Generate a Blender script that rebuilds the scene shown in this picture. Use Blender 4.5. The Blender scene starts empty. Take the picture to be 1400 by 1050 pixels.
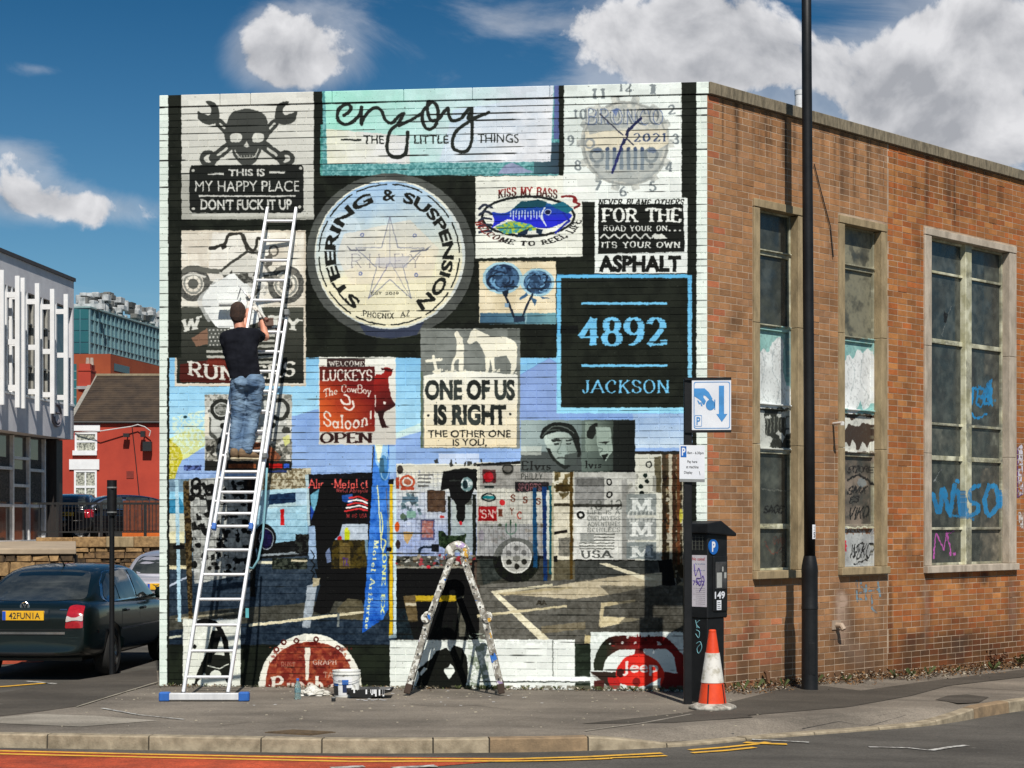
import bpy, bmesh, math, random
import numpy as np
from mathutils import Vector, Matrix, noise
from mathutils.bvhtree import BVHTree

R = math.radians
SC = bpy.context.scene
COL = SC.collection
random.seed(7)

# ------------------------------------------------------------------ camera
F = 2500.0            # focal length in pixels of the 1400 wide photograph
HOR = 714.0           # row of the horizon in the photograph
EYE = 1.848
cam_d = bpy.data.cameras.new('camera')
cam = bpy.data.objects.new('camera', cam_d)
COL.objects.link(cam)
cam.location = (0, 0, EYE)
cam.rotation_euler = (R(90), 0, 0)
cam_d.sensor_width = 36
cam_d.lens = 36 * F / 1400
cam_d.shift_y = (HOR - 525) / 1400
cam_d.clip_start = .1
cam_d.clip_end = 9000
SC.camera = cam

# ------------------------------------------------------------------ sky and sun
SUN_EL, SUN_DX = 50.0, -.2          # light travels away from the camera and slightly to the left
sd = Vector((SUN_DX, 1, 0)).normalized() * math.cos(R(SUN_EL)); sd.z = -math.sin(R(SUN_EL))
sun_d = bpy.data.lights.new('sun', 'SUN')
sun_d.energy = 5.0
sun_d.angle = R(.53)
sun_d.color = (1, .955, .88)
sun = bpy.data.objects.new('sun', sun_d)
COL.objects.link(sun)
sun.rotation_euler = sd.to_track_quat('-Z', 'Y').to_euler()
SC.view_settings.view_transform = 'Standard'
SC.view_settings.look = 'None'
SC.view_settings.exposure = .04
SC.view_settings.gamma = 1
SC.view_settings.use_curve_mapping = False


def make_world():
    w = bpy.data.worlds.new('World'); SC.world = w; w.use_nodes = True
    nt = w.node_tree; N = nt.nodes; L = nt.links
    for n in list(N): N.remove(n)
    out = N.new('ShaderNodeOutputWorld'); bg = N.new('ShaderNodeBackground')
    L.new(bg.outputs[0], out.inputs[0]); bg.inputs[1].default_value = .1
    sky = N.new('ShaderNodeTexSky'); sky.sky_type = 'NISHITA'; sky.sun_disc = False
    sky.sun_elevation = R(SUN_EL)
    sky.sun_rotation = math.atan2(-sd.x, -sd.y) % (2 * math.pi)
    sky.air_density = 1.0; sky.dust_density = .35; sky.ozone_density = 3.2; sky.altitude = 100
    hsv = N.new('ShaderNodeHueSaturation'); hsv.inputs['Saturation'].default_value = 1.25
    hsv.inputs['Value'].default_value = .85
    tc = N.new('ShaderNodeTexCoord')
    # clear polarised air: deeper with height, the same all round
    sp = N.new('ShaderNodeSeparateXYZ'); L.new(tc.outputs['Generated'], sp.inputs[0])
    dp = N.new('ShaderNodeValToRGB'); e = dp.color_ramp.elements; e[0].position = 0.; e[0].color = (1., 1., .96, 1); e[1].position = .30; e[1].color = (.40, .50, .55, 1); e.new(.13).color = (.70, .80, .82, 1)
    L.new(sp.outputs['Z'], dp.inputs[0]); mu = N.new('ShaderNodeMix'); mu.data_type = 'RGBA'; mu.blend_type = 'MULTIPLY'; mu.inputs['Factor'].default_value = 1.
    L.new(sky.outputs[0], mu.inputs[6]); L.new(dp.outputs[0], mu.inputs[7]); L.new(mu.outputs[2], hsv.inputs['Color'])

    def math_(op, a, b=None, c=None, clamp=False):
        n = N.new('ShaderNodeMath'); n.operation = op; n.use_clamp = clamp
        for i, v in enumerate((a, b, c)):
            if v is None: continue
            if isinstance(v, (int, float)): n.inputs[i].default_value = v
            else: L.new(v, n.inputs[i])
        return n.outputs[0]

    def noise_(scale, detail, rough=.55, dist=0., off=(0, 0, 0), st=(1, 1, 1)):
        mp = N.new('ShaderNodeMapping'); mp.inputs['Location'].default_value = off
        mp.inputs['Scale'].default_value = st
        L.new(tc.outputs['Generated'], mp.inputs['Vector'])
        n = N.new('ShaderNodeTexNoise'); n.inputs['Scale'].default_value = scale
        n.inputs['Detail'].default_value = detail; n.inputs['Roughness'].default_value = rough
        n.inputs['Distortion'].default_value = dist
        L.new(mp.outputs[0], n.inputs['Vector']); return n.outputs['Fac']

    def blob(px, py, rx, ry, amp, rot=0.):
        # a soft bump round the direction of one cloud
        d = Vector(((px - 700) / F, 1, (HOR - py) / F)).normalized()
        right = Vector((d.y, -d.x, 0)).normalized(); up = right.cross(d)
        c, s = math.cos(rot), math.sin(rot)
        a1 = (right * c + up * s) * (F / rx); a2 = (up * c - right * s) * (F / ry)
        def dot(v, off):
            n = N.new('ShaderNodeVectorMath'); n.operation = 'DOT_PRODUCT'
            L.new(tc.outputs['Generated'], n.inputs[0]); n.inputs[1].default_value = v
            return math_('SUBTRACT', n.outputs['Value'], off)
        u = dot(a1, a1.dot(d)); v = dot(a2, a2.dot(d)); f = dot(d, .8)
        q = math_('ADD', math_('MULTIPLY', u, u), math_('MULTIPLY', v, v))
        e = math_('POWER', 2.718, math_('MULTIPLY', q, -1.0))
        return math_('MULTIPLY', math_('MULTIPLY', e, amp), math_('GREATER_THAN', f, 0))
    blobs = CLOUDS
    tot = None
    for b in blobs:
        o = blob(*b); tot = o if tot is None else math_('ADD', tot, o)
    n1 = noise_(21, 10, .57, .25); n0 = noise_(5.5, 3, .5, 0, (3.1, .7, 1.9), (1, 1, 1.6))
    # general cover over the whole dome: fair weather cumulus with wide gaps
    gen = math_('MULTIPLY', math_('SUBTRACT', n0, .60), 1.6)
    field = math_('ADD', math_('ADD', tot, gen), math_('MULTIPLY', math_('SUBTRACT', n1, .5), 2.9))
    mr = N.new('ShaderNodeMapRange'); mr.interpolation_type = 'SMOOTHSTEP'
    mr.inputs['From Min'].default_value = .3; mr.inputs['From Max'].default_value = .66
    L.new(field, mr.inputs['Value'])
    # a thin veil round the clouds and streaks of high cloud
    vl = N.new('ShaderNodeMapRange'); vl.interpolation_type = 'SMOOTHSTEP'; vl.inputs['From Min'].default_value = .0; vl.inputs['From Max'].default_value = .8
    hi = noise_(7, 9, .62, .8, (1.3, .4, 2.2), (1, 1, 2.6))
    L.new(math_('ADD', math_('MULTIPLY', tot, 1.1), math_('MULTIPLY', math_('SUBTRACT', hi, .5), 2.2)), vl.inputs['Value'])
    cover = math_('MAXIMUM', mr.outputs[0], math_('MULTIPLY', vl.outputs[0], .42))
    # cloud body: white tops, grey where it is thick
    shade = math_('MULTIPLY', math_('SUBTRACT', noise_(21, 8, .5, .25, (0, 0, .012)), n1), 2.2)
    thick = math_('MULTIPLY', math_('SUBTRACT', field, .55), -.16)
    n3 = noise_(15, 4, .5, 0, (4.2, 2.0, .3))
    br = math_('ADD', math_('ADD', math_('MULTIPLY', shade, -1.0), thick), math_('ADD', .80, math_('MULTIPLY', math_('SUBTRACT', n3, .5), .7)), clamp=False)
    br = math_('MAXIMUM', math_('MINIMUM', br, 1.0), .36)
    cc = N.new('ShaderNodeMix'); cc.data_type = 'RGBA'
    L.new(br, cc.inputs['Factor'])
    cc.inputs[6].default_value = (1.6, 1.8, 2.2, 1); cc.inputs[7].default_value = (7.6, 7.6, 7.8, 1)
    mx = N.new('ShaderNodeMix'); mx.data_type = 'RGBA'
    L.new(cover, mx.inputs['Factor']); L.new(hsv.outputs[0], mx.inputs[6]); L.new(cc.outputs[2], mx.inputs[7])
    L.new(mx.outputs[2], bg.inputs[0])


# px, py, rx, ry, strength : direction of each cloud seen from the pavement
CLOUDS = [(372, 84, 68, 42, 1.05), (420, 88, 50, 36, .5), (370, 30, 60, 42, .62), (450, 14, 60, 50, .5), (480, 65, 46, 46, .3),
          (850, 40, 80, 56, .85), (955, 45, 80, 55, .85), (900, 95, 100, 45, .75), (1055, 90, 75, 50, .7), (1140, 90, 50, 50, .3),
          (1180, 140, 80, 55, .6), (1290, 60, 100, 75, .85), (1370, 120, 100, 90, .9), (1240, 165, 110, 40, .7), (1330, 215, 110, 55, .8),
          (15, 212, 75, 26, .72), (45, 270, 110, 32, .85), (150, 288, 100, 22, .5), (52, 95, 34, 10, .5), (700, 38, 80, 24, .48),
          (600, 105, 90, 30, .12), (190, 40, 120, 60, -.3), (640, 90, 90, 30, -.15), (150, 180, 150, 50, -.3), (540, 40, 40, 50, -.1)]
make_world()

# ------------------------------------------------------------------ helpers


def P(px, py, Y):
    return Vector(((px - 700) / F * Y, Y, EYE + (HOR - py) / F * Y))


def gz(x):                                    # the pavement falls a little to the right
    return -.025 * min(max(x - 2.2, 0), 6)


def ground(px, py, z=0.0):
    """pixel of the photograph -> point on the ground"""
    zz = z
    for _ in range(6):
        Y = F * (EYE - zz) / (py - HOR); x = (px - 700) / F * Y
        zz = z + gz(x)
    return Vector((x, Y, zz))


def lin(c):
    c = np.asarray(c, float) / 255.0
    return np.where(c <= .04045, c / 12.92, ((c + .055) / 1.055) ** 2.4)


def col(r, g, b):
    v = lin((r, g, b)); return (float(v[0]), float(v[1]), float(v[2]), 1)


def newmat(name):
    m = bpy.data.materials.new(name); m.use_nodes = True
    nt = m.node_tree
    return m, nt, nt.nodes['Principled BSDF']


def mat(name, c, rough=.6, metal=0., c2=None, scale=6., bump=0., bscale=None, coat=0., spec=.5, detail=5., alpha=None, stretch=(1, 1, 1), thr=None, trans=0.):
    """procedural surface: two tones mixed by noise, plus fine relief"""
    m, nt, b = newmat(name); N, L = nt.nodes, nt.links
    c = tuple(c)[:3] + (1,)
    b.inputs['Roughness'].default_value = rough; b.inputs['Metallic'].default_value = metal
    b.inputs['Specular IOR Level'].default_value = spec
    b.inputs['Base Color'].default_value = c
    b.inputs['Coat Weight'].default_value = coat; b.inputs['Coat Roughness'].default_value = .04
    if trans: b.inputs['Transmission Weight'].default_value = trans
    tc = N.new('ShaderNodeTexCoord'); mp = N.new('ShaderNodeMapping')
    mp.inputs['Scale'].default_value = stretch
    L.new(tc.outputs['Object'], mp.inputs[0])
    if c2 is None:
        c2 = tuple(min(1, v * .72) for v in c[:3])
    n = N.new('ShaderNodeTexNoise'); n.inputs['Scale'].default_value = scale; n.inputs['Detail'].default_value = detail
    n.inputs['Roughness'].default_value = .62
    L.new(mp.outputs[0], n.inputs['Vector'])
    r = N.new('ShaderNodeValToRGB')
    lo, hi = thr if thr else (.36, .66)
    r.color_ramp.elements[0].position = lo; r.color_ramp.elements[1].position = hi
    r.color_ramp.elements[0].color = c; r.color_ramp.elements[1].color = tuple(c2)[:3] + (1,)
    L.new(n.outputs['Fac'], r.inputs[0]); L.new(r.outputs[0], b.inputs['Base Color'])
    if bump:
        n2 = N.new('ShaderNodeTexNoise'); n2.inputs['Scale'].default_value = bscale or scale * 8; n2.inputs['Detail'].default_value = 6
        L.new(mp.outputs[0], n2.inputs['Vector'])
        bp = N.new('ShaderNodeBump'); bp.inputs['Strength'].default_value = bump; bp.inputs['Distance'].default_value = .01
        L.new(n2.outputs['Fac'], bp.inputs['Height']); L.new(bp.outputs[0], b.inputs['Normal'])
    return m


class MB:
    """collects shapes and links them as ONE mesh object"""
    def __init__(s): s.v = []; s.f = []; s.m = []; s.cur = 0; s.cols = []
    def add(s, vs, fs):
        o = len(s.v); s.v += [tuple(v) for v in vs]; s.f += [tuple(i + o for i in f) for f in fs]; s.m += [s.cur] * len(fs)
        return s
    def box(s, c, d, rot=None):
        hx, hy, hz = d[0] / 2, d[1] / 2, d[2] / 2
        vs = [Vector((x, y, z)) for x in (-hx, hx) for y in (-hy, hy) for z in (-hz, hz)]
        if rot is not None: vs = [rot @ v for v in vs]
        c = Vector(c)
        return s.add([v + c for v in vs], [(0, 1, 3, 2), (4, 6, 7, 5), (0, 4, 5, 1), (2, 3, 7, 6), (0, 2, 6, 4), (1, 5, 7, 3)])
    def boxb(s, x0, x1, y0, y1, z0, z1):
        return s.box(((x0 + x1) / 2, (y0 + y1) / 2, (z0 + z1) / 2), (x1 - x0, y1 - y0, z1 - z0))
    def obox(s, o, ax, ay, az, a0, a1, b0, b1, c0, c1):
        """box in a frame of three axes"""
        o = Vector(o)
        vs = [o + ax * a + ay * b + az * c for a in (a0, a1) for b in (b0, b1) for c in (c0, c1)]
        fs = [(0, 1, 3, 2), (4, 6, 7, 5), (0, 4, 5, 1), (2, 3, 7, 6), (0, 2, 6, 4), (1, 5, 7, 3)]
        if ax.cross(ay).dot(az) < 0: fs = [f[::-1] for f in fs]
        return s.add(vs, fs)
    def bar(s, p, q, w, h, up=(0, 0, 1)):
        p, q = Vector(p), Vector(q); d = (q - p).normalized(); up = Vector(up)
        x = d.cross(up)
        if x.length < 1e-4: x = d.cross(Vector((1, 0, 0)))
        x.normalize(); y = x.cross(d)
        vs = [e + x * a * w / 2 + y * b * h / 2 for e in (p, q) for a, b in ((-1, -1), (1, -1), (1, 1), (-1, 1))]
        return s.add(vs, [(3, 2, 1, 0), (4, 5, 6, 7), (0, 1, 5, 4), (1, 2, 6, 5), (2, 3, 7, 6), (3, 0, 4, 7)])
    def tube(s, pts, r, n=10, caps=True):
        pts = [Vector(p) for p in pts]; rs = r if isinstance(r, (list, tuple)) else [r] * len(pts)
        vs, fs = [], []; prev = None
        for i, p in enumerate(pts):
            d = (pts[min(i + 1, len(pts) - 1)] - pts[max(i - 1, 0)]).normalized()
            if prev is None:
                x = d.cross(Vector((0, 0, 1)))
                if x.length < 1e-3: x = d.cross(Vector((1, 0, 0)))
            else: x = prev - d * prev.dot(d)
            x.normalize(); prev = x; y = d.cross(x)
            vs += [p + (x * math.cos(2 * math.pi * k / n) + y * math.sin(2 * math.pi * k / n)) * rs[i] for k in range(n)]
        for i in range(len(pts) - 1):
            for k in range(n):
                a, b = i * n + k, i * n + (k + 1) % n
                fs.append((a, b, b + n, a + n))
        if caps: fs += [tuple(range(n))[::-1], tuple(range((len(pts) - 1) * n, len(pts) * n))]
        return s.add(vs, fs)
    def lathe(s, prof, n=24, c=(0, 0, 0), sq=None):
        c = Vector(c); vs, fs = [], []
        for r, z in prof:
            for k in range(n):
                a = 2 * math.pi * k / n
                vs.append(c + Vector((r * math.cos(a), r * math.sin(a), z)))
        for i in range(len(prof) - 1):
            for k in range(n):
                a, b = i * n + k, i * n + (k + 1) % n
                fs.append((a, b, b + n, a + n))
        fs += [tuple(range(n))[::-1], tuple(range((len(prof) - 1) * n, len(prof) * n))]
        return s.add(vs, fs)
    def prism(s, pts, ext):
        """polygon of 3D points pushed along a vector"""
        pts = [Vector(p) for p in pts]; ext = Vector(ext); n = len(pts)
        nn = sum(((pts[i] - pts[0]).cross(pts[(i + 1) % n] - pts[0]) for i in range(n)), Vector())
        if nn.dot(ext) < 0: pts = pts[::-1]
        vs = pts + [p + ext for p in pts]
        fs = [tuple(range(n))[::-1], tuple(range(n, 2 * n))] + [(i, (i + 1) % n, (i + 1) % n + n, i + n) for i in range(n)]
        return s.add(vs, fs)
    def quad(s, *p): return s.add(p, [tuple(range(len(p)))])
    def build(s, name, mats, parent=None, smooth=False, bevel=0., seg=1, off=None, angle=None, ctx=None):
        me = bpy.data.meshes.new(name)
        vs = s.v if off is None else [(v[0] - off[0], v[1] - off[1], v[2] - off[2]) for v in s.v]
        me.from_pydata(vs, [], s.f)
        for m in (mats if isinstance(mats, (list, tuple)) else [mats]): me.materials.append(m)
        if s.m and any(s.m): me.polygons.foreach_set('material_index', s.m)
        if bevel:
            bm = bmesh.new(); bm.from_mesh(me)
            bmesh.ops.remove_doubles(bm, verts=bm.verts, dist=1e-6)
            ed = [e for e in bm.edges if len(e.link_faces) == 2 and e.calc_face_angle(0) > R(30)]
            bmesh.ops.bevel(bm, geom=ed, offset=bevel, segments=seg, profile=.6, affect='EDGES', clamp_overlap=True)
            bm.to_mesh(me); bm.free()
        if smooth:
            me.polygons.foreach_set('use_smooth', [True] * len(me.polygons))
            if angle: me.set_sharp_from_angle(angle=R(angle))
        o = bpy.data.objects.new(name, me); COL.objects.link(o)
        if parent is not None: o.parent = parent
        return o


def tag(o, label=None, cat=None, group=None, kind=None):
    if label: o['label'] = label
    if cat: o['category'] = cat
    if group: o['group'] = group
    if kind: o['kind'] = kind
    return o


def thing(name, loc, label, cat, group=None, rz=0.):
    o = bpy.data.objects.new(name, None); COL.objects.link(o)
    o.empty_display_size = .1
    o.location = loc; o.rotation_euler = (0, 0, rz)
    return tag(o, label, cat, group)


def link(name, me, parent=None, loc=None):
    o = bpy.data.objects.new(name, me); COL.objects.link(o)
    if parent is not None: o.parent = parent
    if loc is not None: o.location = loc
    return o


def text_mesh(s, bold=0.):
    """triangles of a line of text, unit size"""
    key = (s, bold)
    if key in text_mesh.cache: return text_mesh.cache[key]
    cu = bpy.data.curves.new('lettering', 'FONT'); cu.body = s; cu.offset = bold; cu.resolution_u = 4
    o = bpy.data.objects.new('lettering', cu); COL.objects.link(o)
    dg = bpy.context.evaluated_depsgraph_get(); e = o.evaluated_get(dg); me = e.to_mesh()
    me.calc_loop_triangles()
    v = np.zeros(len(me.vertices) * 3); me.vertices.foreach_get('co', v); v = v.reshape(-1, 3)[:, :2].copy()
    t = np.zeros(len(me.loop_triangles) * 3, int); me.loop_triangles.foreach_get('vertices', t); t = t.reshape(-1, 3).copy()
    e.to_mesh_clear(); bpy.data.objects.remove(o); bpy.data.curves.remove(cu)
    text_mesh.cache[key] = (v, t)
    return v, t
text_mesh.cache = {}

# ------------------------------------------------------------------ paint: a small polygon painter for flat print on the walls
_rng = np.random.RandomState(5)


def vnoise(h, w, cell, octaves=4, seed=0, gain=.55):
    rg = np.random.RandomState(seed); out = np.zeros((h, w), np.float32); amp = 1.; tot = 0.
    for o in range(octaves):
        c = max(cell / 2 ** o, 1.0); gh, gw = int(h / c) + 3, int(w / c) + 3
        g = rg.rand(gh, gw).astype(np.float32)
        y = np.arange(h) / c; x = np.arange(w) / c
        yi = y.astype(int); xi = x.astype(int); fy = (y - yi)[:, None]; fx = (x - xi)[None]
        fy = fy * fy * (3 - 2 * fy); fx = fx * fx * (3 - 2 * fx)
        a = g[yi][:, xi]; b = g[yi][:, xi + 1]; c_ = g[yi + 1][:, xi]; d = g[yi + 1][:, xi + 1]
        out += amp * ((a * (1 - fx) + b * fx) * (1 - fy) + (c_ * (1 - fx) + d * fx) * fy); tot += amp; amp *= gain
    return out / tot


class Canvas:
    def __init__(s, w, h, fwd, inv, base, alpha=False):
        s.w, s.h, s.fwd, s.inv = w, h, fwd, inv
        s.a = np.empty((h, w, 3), np.float32); s.a[:] = np.asarray(base, np.float32)
        s.al = np.zeros((h, w), np.float32) if alpha else None
        s.mask = None
        yy, xx = np.mgrid[0:h, 0:w]
        s.PX, s.PY = inv(xx + .5, yy + .5)
        s.n1 = vnoise(h, w, 40, 5, 1); s.n2 = vnoise(h, w, 12, 3, 2); s.n3 = vnoise(h, w, 5, 2, 3); s.n4 = vnoise(h, w, 90, 4, 4)

    def fill(s, polys, color, alpha=1., eo=False, orient=True):
        SS = 4
        E = []
        for p in polys:
            p = np.asarray(p, float)
            if len(p) < 3: continue
            x, y = s.fwd(p[:, 0], p[:, 1]); q = np.stack([x, y], 1)
            if orient and not eo:
                ar = np.sum(x * np.roll(y, -1) - y * np.roll(x, -1))
                if ar < 0: q = q[::-1]
            E.append(np.concatenate([q, np.roll(q, -1, 0)], 1))
        if not E: return
        s._edges(np.concatenate(E), color, alpha, eo, SS)

    def _edges(s, E, color, alpha, eo, SS=4):
        x0, y0, x1, y1 = E.T
        d = np.where(y1 > y0, 1, -1)
        sw = y1 < y0
        x0, x1 = np.where(sw, x1, x0), np.where(sw, x0, x1); y0, y1 = np.where(sw, y1, y0), np.where(sw, y0, y1)
        k0 = np.clip(np.ceil(y0 * SS - .5), 0, s.h * SS).astype(int); k1 = np.clip(np.ceil(y1 * SS - .5), 0, s.h * SS).astype(int)
        n = k1 - k0; ok = n > 0
        if not ok.any(): return
        x0, y0, x1, y1, d, k0, n = (v[ok] for v in (x0, y0, x1, y1, d, k0, n))
        idx = np.repeat(np.arange(len(n)), n)
        k = np.arange(len(idx)) - np.repeat(np.cumsum(n) - n, n) + k0[idx]
        t = ((k + .5) / SS - y0[idx]) / (y1[idx] - y0[idx])
        x = x0[idx] + t * (x1[idx] - x0[idx]); dd = d[idx]
        o = np.lexsort((x, k)); x, k, dd = x[o], k[o], dd[o]
        w = np.cumsum(dd)
        if eo:
            st = np.arange(len(x)) % 2 == 0; en = ~st
        else:
            wp = w - dd
            st = (wp == 0) & (w != 0); en = (wp != 0) & (w == 0)
        xa, xb, kr = x[st], x[en], k[st]
        m = min(len(xa), len(xb)); xa, xb, kr = xa[:m], xb[:m], kr[:m]
        xa = np.clip(xa, 0, s.w); xb = np.clip(xb, 0, s.w)
        good = xb > xa; xa, xb, kr = xa[good], xb[good], kr[good]
        if len(xa) == 0: return
        r = kr // SS; r0, r1 = r.min(), r.max() + 1; c0, c1 = int(xa.min()), min(int(xb.max()) + 1, s.w)
        D = np.zeros((r1 - r0, c1 - c0 + 3), np.float32)
        for xx, sg in ((xa, 1.), (xb, -1.)):
            i = np.floor(xx).astype(int); fr = xx - i
            np.add.at(D, (r - r0, i - c0), sg * (1 - fr) / SS); np.add.at(D, (r - r0, i - c0 + 1), sg * fr / SS)
        cov = np.clip(np.cumsum(D, 1)[:, :c1 - c0], 0, 1)
        sl = (slice(r0, r1), slice(c0, c1))
        if callable(color):
            res = color(s, sl); c = res[0] if isinstance(res, tuple) else res
            if isinstance(res, tuple): cov = cov * res[1]
        else: c = np.asarray(color, np.float32) / 255.
        cov = cov * alpha
        if s.mask is not None: cov = cov * s.mask[sl]
        a = cov[..., None]
        if s.al is None: s.a[sl] = s.a[sl] * (1 - a) + c * a
        else:
            s.a[sl] = s.a[sl] * (1 - a) + c * a
            s.al[sl] = s.al[sl] * (1 - cov) + cov

    # shapes in photograph pixels
    def rect(s, x0, y0, x1, y1, c, alpha=1.): s.fill([[(x0, y0), (x1, y0), (x1, y1), (x0, y1)]], c, alpha)
    def poly(s, pts, c, alpha=1.): s.fill([pts], c, alpha, eo=True)
    def polyf(s, flat, c, alpha=1.): s.poly(list(zip(flat[::2], flat[1::2])), c, alpha)
    def ell(s, x, y, rx, ry, c, alpha=1., a0=0, a1=360, rot=0.):
        s.fill([arc(x, y, rx, ry, a0, a1, rot=rot)], c, alpha)
    def ring(s, x, y, rx, ry, w, c, alpha=1.):
        s.fill([arc(x, y, rx + w / 2, ry + w / 2), arc(x, y, rx - w / 2, ry - w / 2)], c, alpha, eo=True)
    def frame(s, x0, y0, x1, y1, w, c, alpha=1.):
        s.fill([[(x0, y0), (x1, y0), (x1, y1), (x0, y1)], [(x0 + w, y0 + w), (x1 - w, y0 + w), (x1 - w, y1 - w), (x0 + w, y1 - w)]], c, alpha, eo=True)
    def stroke(s, pts, w, c, alpha=1., closed=False, nib=None, cap=True):
        s.fill(stroke_polys(pts, w, closed, nib, cap), c, alpha)
    def tris(s, V, T, c, alpha=1.):
        x, y = s.fwd(V[:, 0], V[:, 1]); q = np.stack([x, y], 1)
        E = np.concatenate([np.concatenate([q[T[:, i]], q[T[:, (i + 1) % 3]]], 1) for i in range(3)])
        s._edges(E, c, alpha, False)
    def text(s, st, x0, y0, x1, y1, c, bold=0., alpha=1., warp=None):
        V, T = text_mesh(st, bold)
        lo, hi = V.min(0), V.max(0)
        u = (V - lo) / (hi - lo)
        Q = np.stack([x0 + u[:, 0] * (x1 - x0), y1 - u[:, 1] * (y1 - y0)], 1)
        if warp: Q = warp(Q)
        s.tris(Q, T, c, alpha)
    def slab(s, st, x0, y0, x1, y1, c, w=.2, h=.1, serif=.3, alpha=1., warp=None, gap=.22, narrow=1.):
        polys = slab_polys(st, w, h, serif, gap, narrow)
        A = np.concatenate(polys); lo, hi = A.min(0), A.max(0)
        out = []
        for p in polys:
            u = (p - lo) / (hi - lo)
            q = np.stack([x0 + u[:, 0] * (x1 - x0), y1 - u[:, 1] * (y1 - y0)], 1)
            out.append(warp(q) if warp else q)
        s.fill(out, c, alpha)


def arc(x, y, rx, ry, a0=0, a1=360, n=None, rot=0.):
    n = n or max(8, int(abs(a1 - a0) / 360 * 56))
    t = np.radians(np.linspace(a0, a1, n, endpoint=abs(a1 - a0) < 360))
    u, v = rx * np.cos(t), ry * np.sin(t); c, s_ = math.cos(math.radians(rot)), math.sin(math.radians(rot))
    return np.stack([x + u * c - v * s_, y + u * s_ + v * c], 1)


def stroke_polys(pts, w, closed=False, nib=None, cap=True):
    """nib: (horizontal, vertical) size of a broad pen"""
    p = np.asarray(pts, float); out = []
    if closed: p = np.concatenate([p, p[:1]])
    nx, ny = nib if nib else (w, w)
    ws = w if isinstance(w, (list, tuple, np.ndarray)) else None
    for i in range(len(p) - 1):
        d = p[i + 1] - p[i]; l = math.hypot(*d)
        if l < 1e-6: continue
        n = np.array([-d[1], d[0]]) / l
        if ws is not None: a, b = ws[i] / 2, ws[i + 1] / 2
        else: a = b = math.hypot(n[0] * nx, n[1] * ny) / 2
        out.append(np.array([p[i] + n * a, p[i + 1] + n * b, p[i + 1] - n * b, p[i] - n * a]))
    for i in range(len(p)):
        if not cap and (i == 0 or i == len(p) - 1): continue
        q = (ws[i], ws[i]) if ws is not None else (nx, ny)
        out.append(arc(p[i][0], p[i][1], q[0] / 2, q[1] / 2, n=10))
    return out


def spline(pts, n=8, closed=False):
    p = [np.asarray(q, float) for q in pts]; out = []
    m = len(p)
    rng = range(m) if closed else range(m - 1)
    for i in rng:
        g = (lambda k: p[k % m]) if closed else (lambda k: p[min(max(k, 0), m - 1)])
        a, b, c, d = g(i - 1), g(i), g(i + 1), g(i + 2)
        for t in np.linspace(0, 1, n, endpoint=False):
            out.append(.5 * ((2 * b) + (c - a) * t + (2 * a - 5 * b + 4 * c - d) * t * t + (3 * b - a - 3 * c + d) * t ** 3))
    if not closed: out.append(p[-1])
    return np.array(out)


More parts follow.
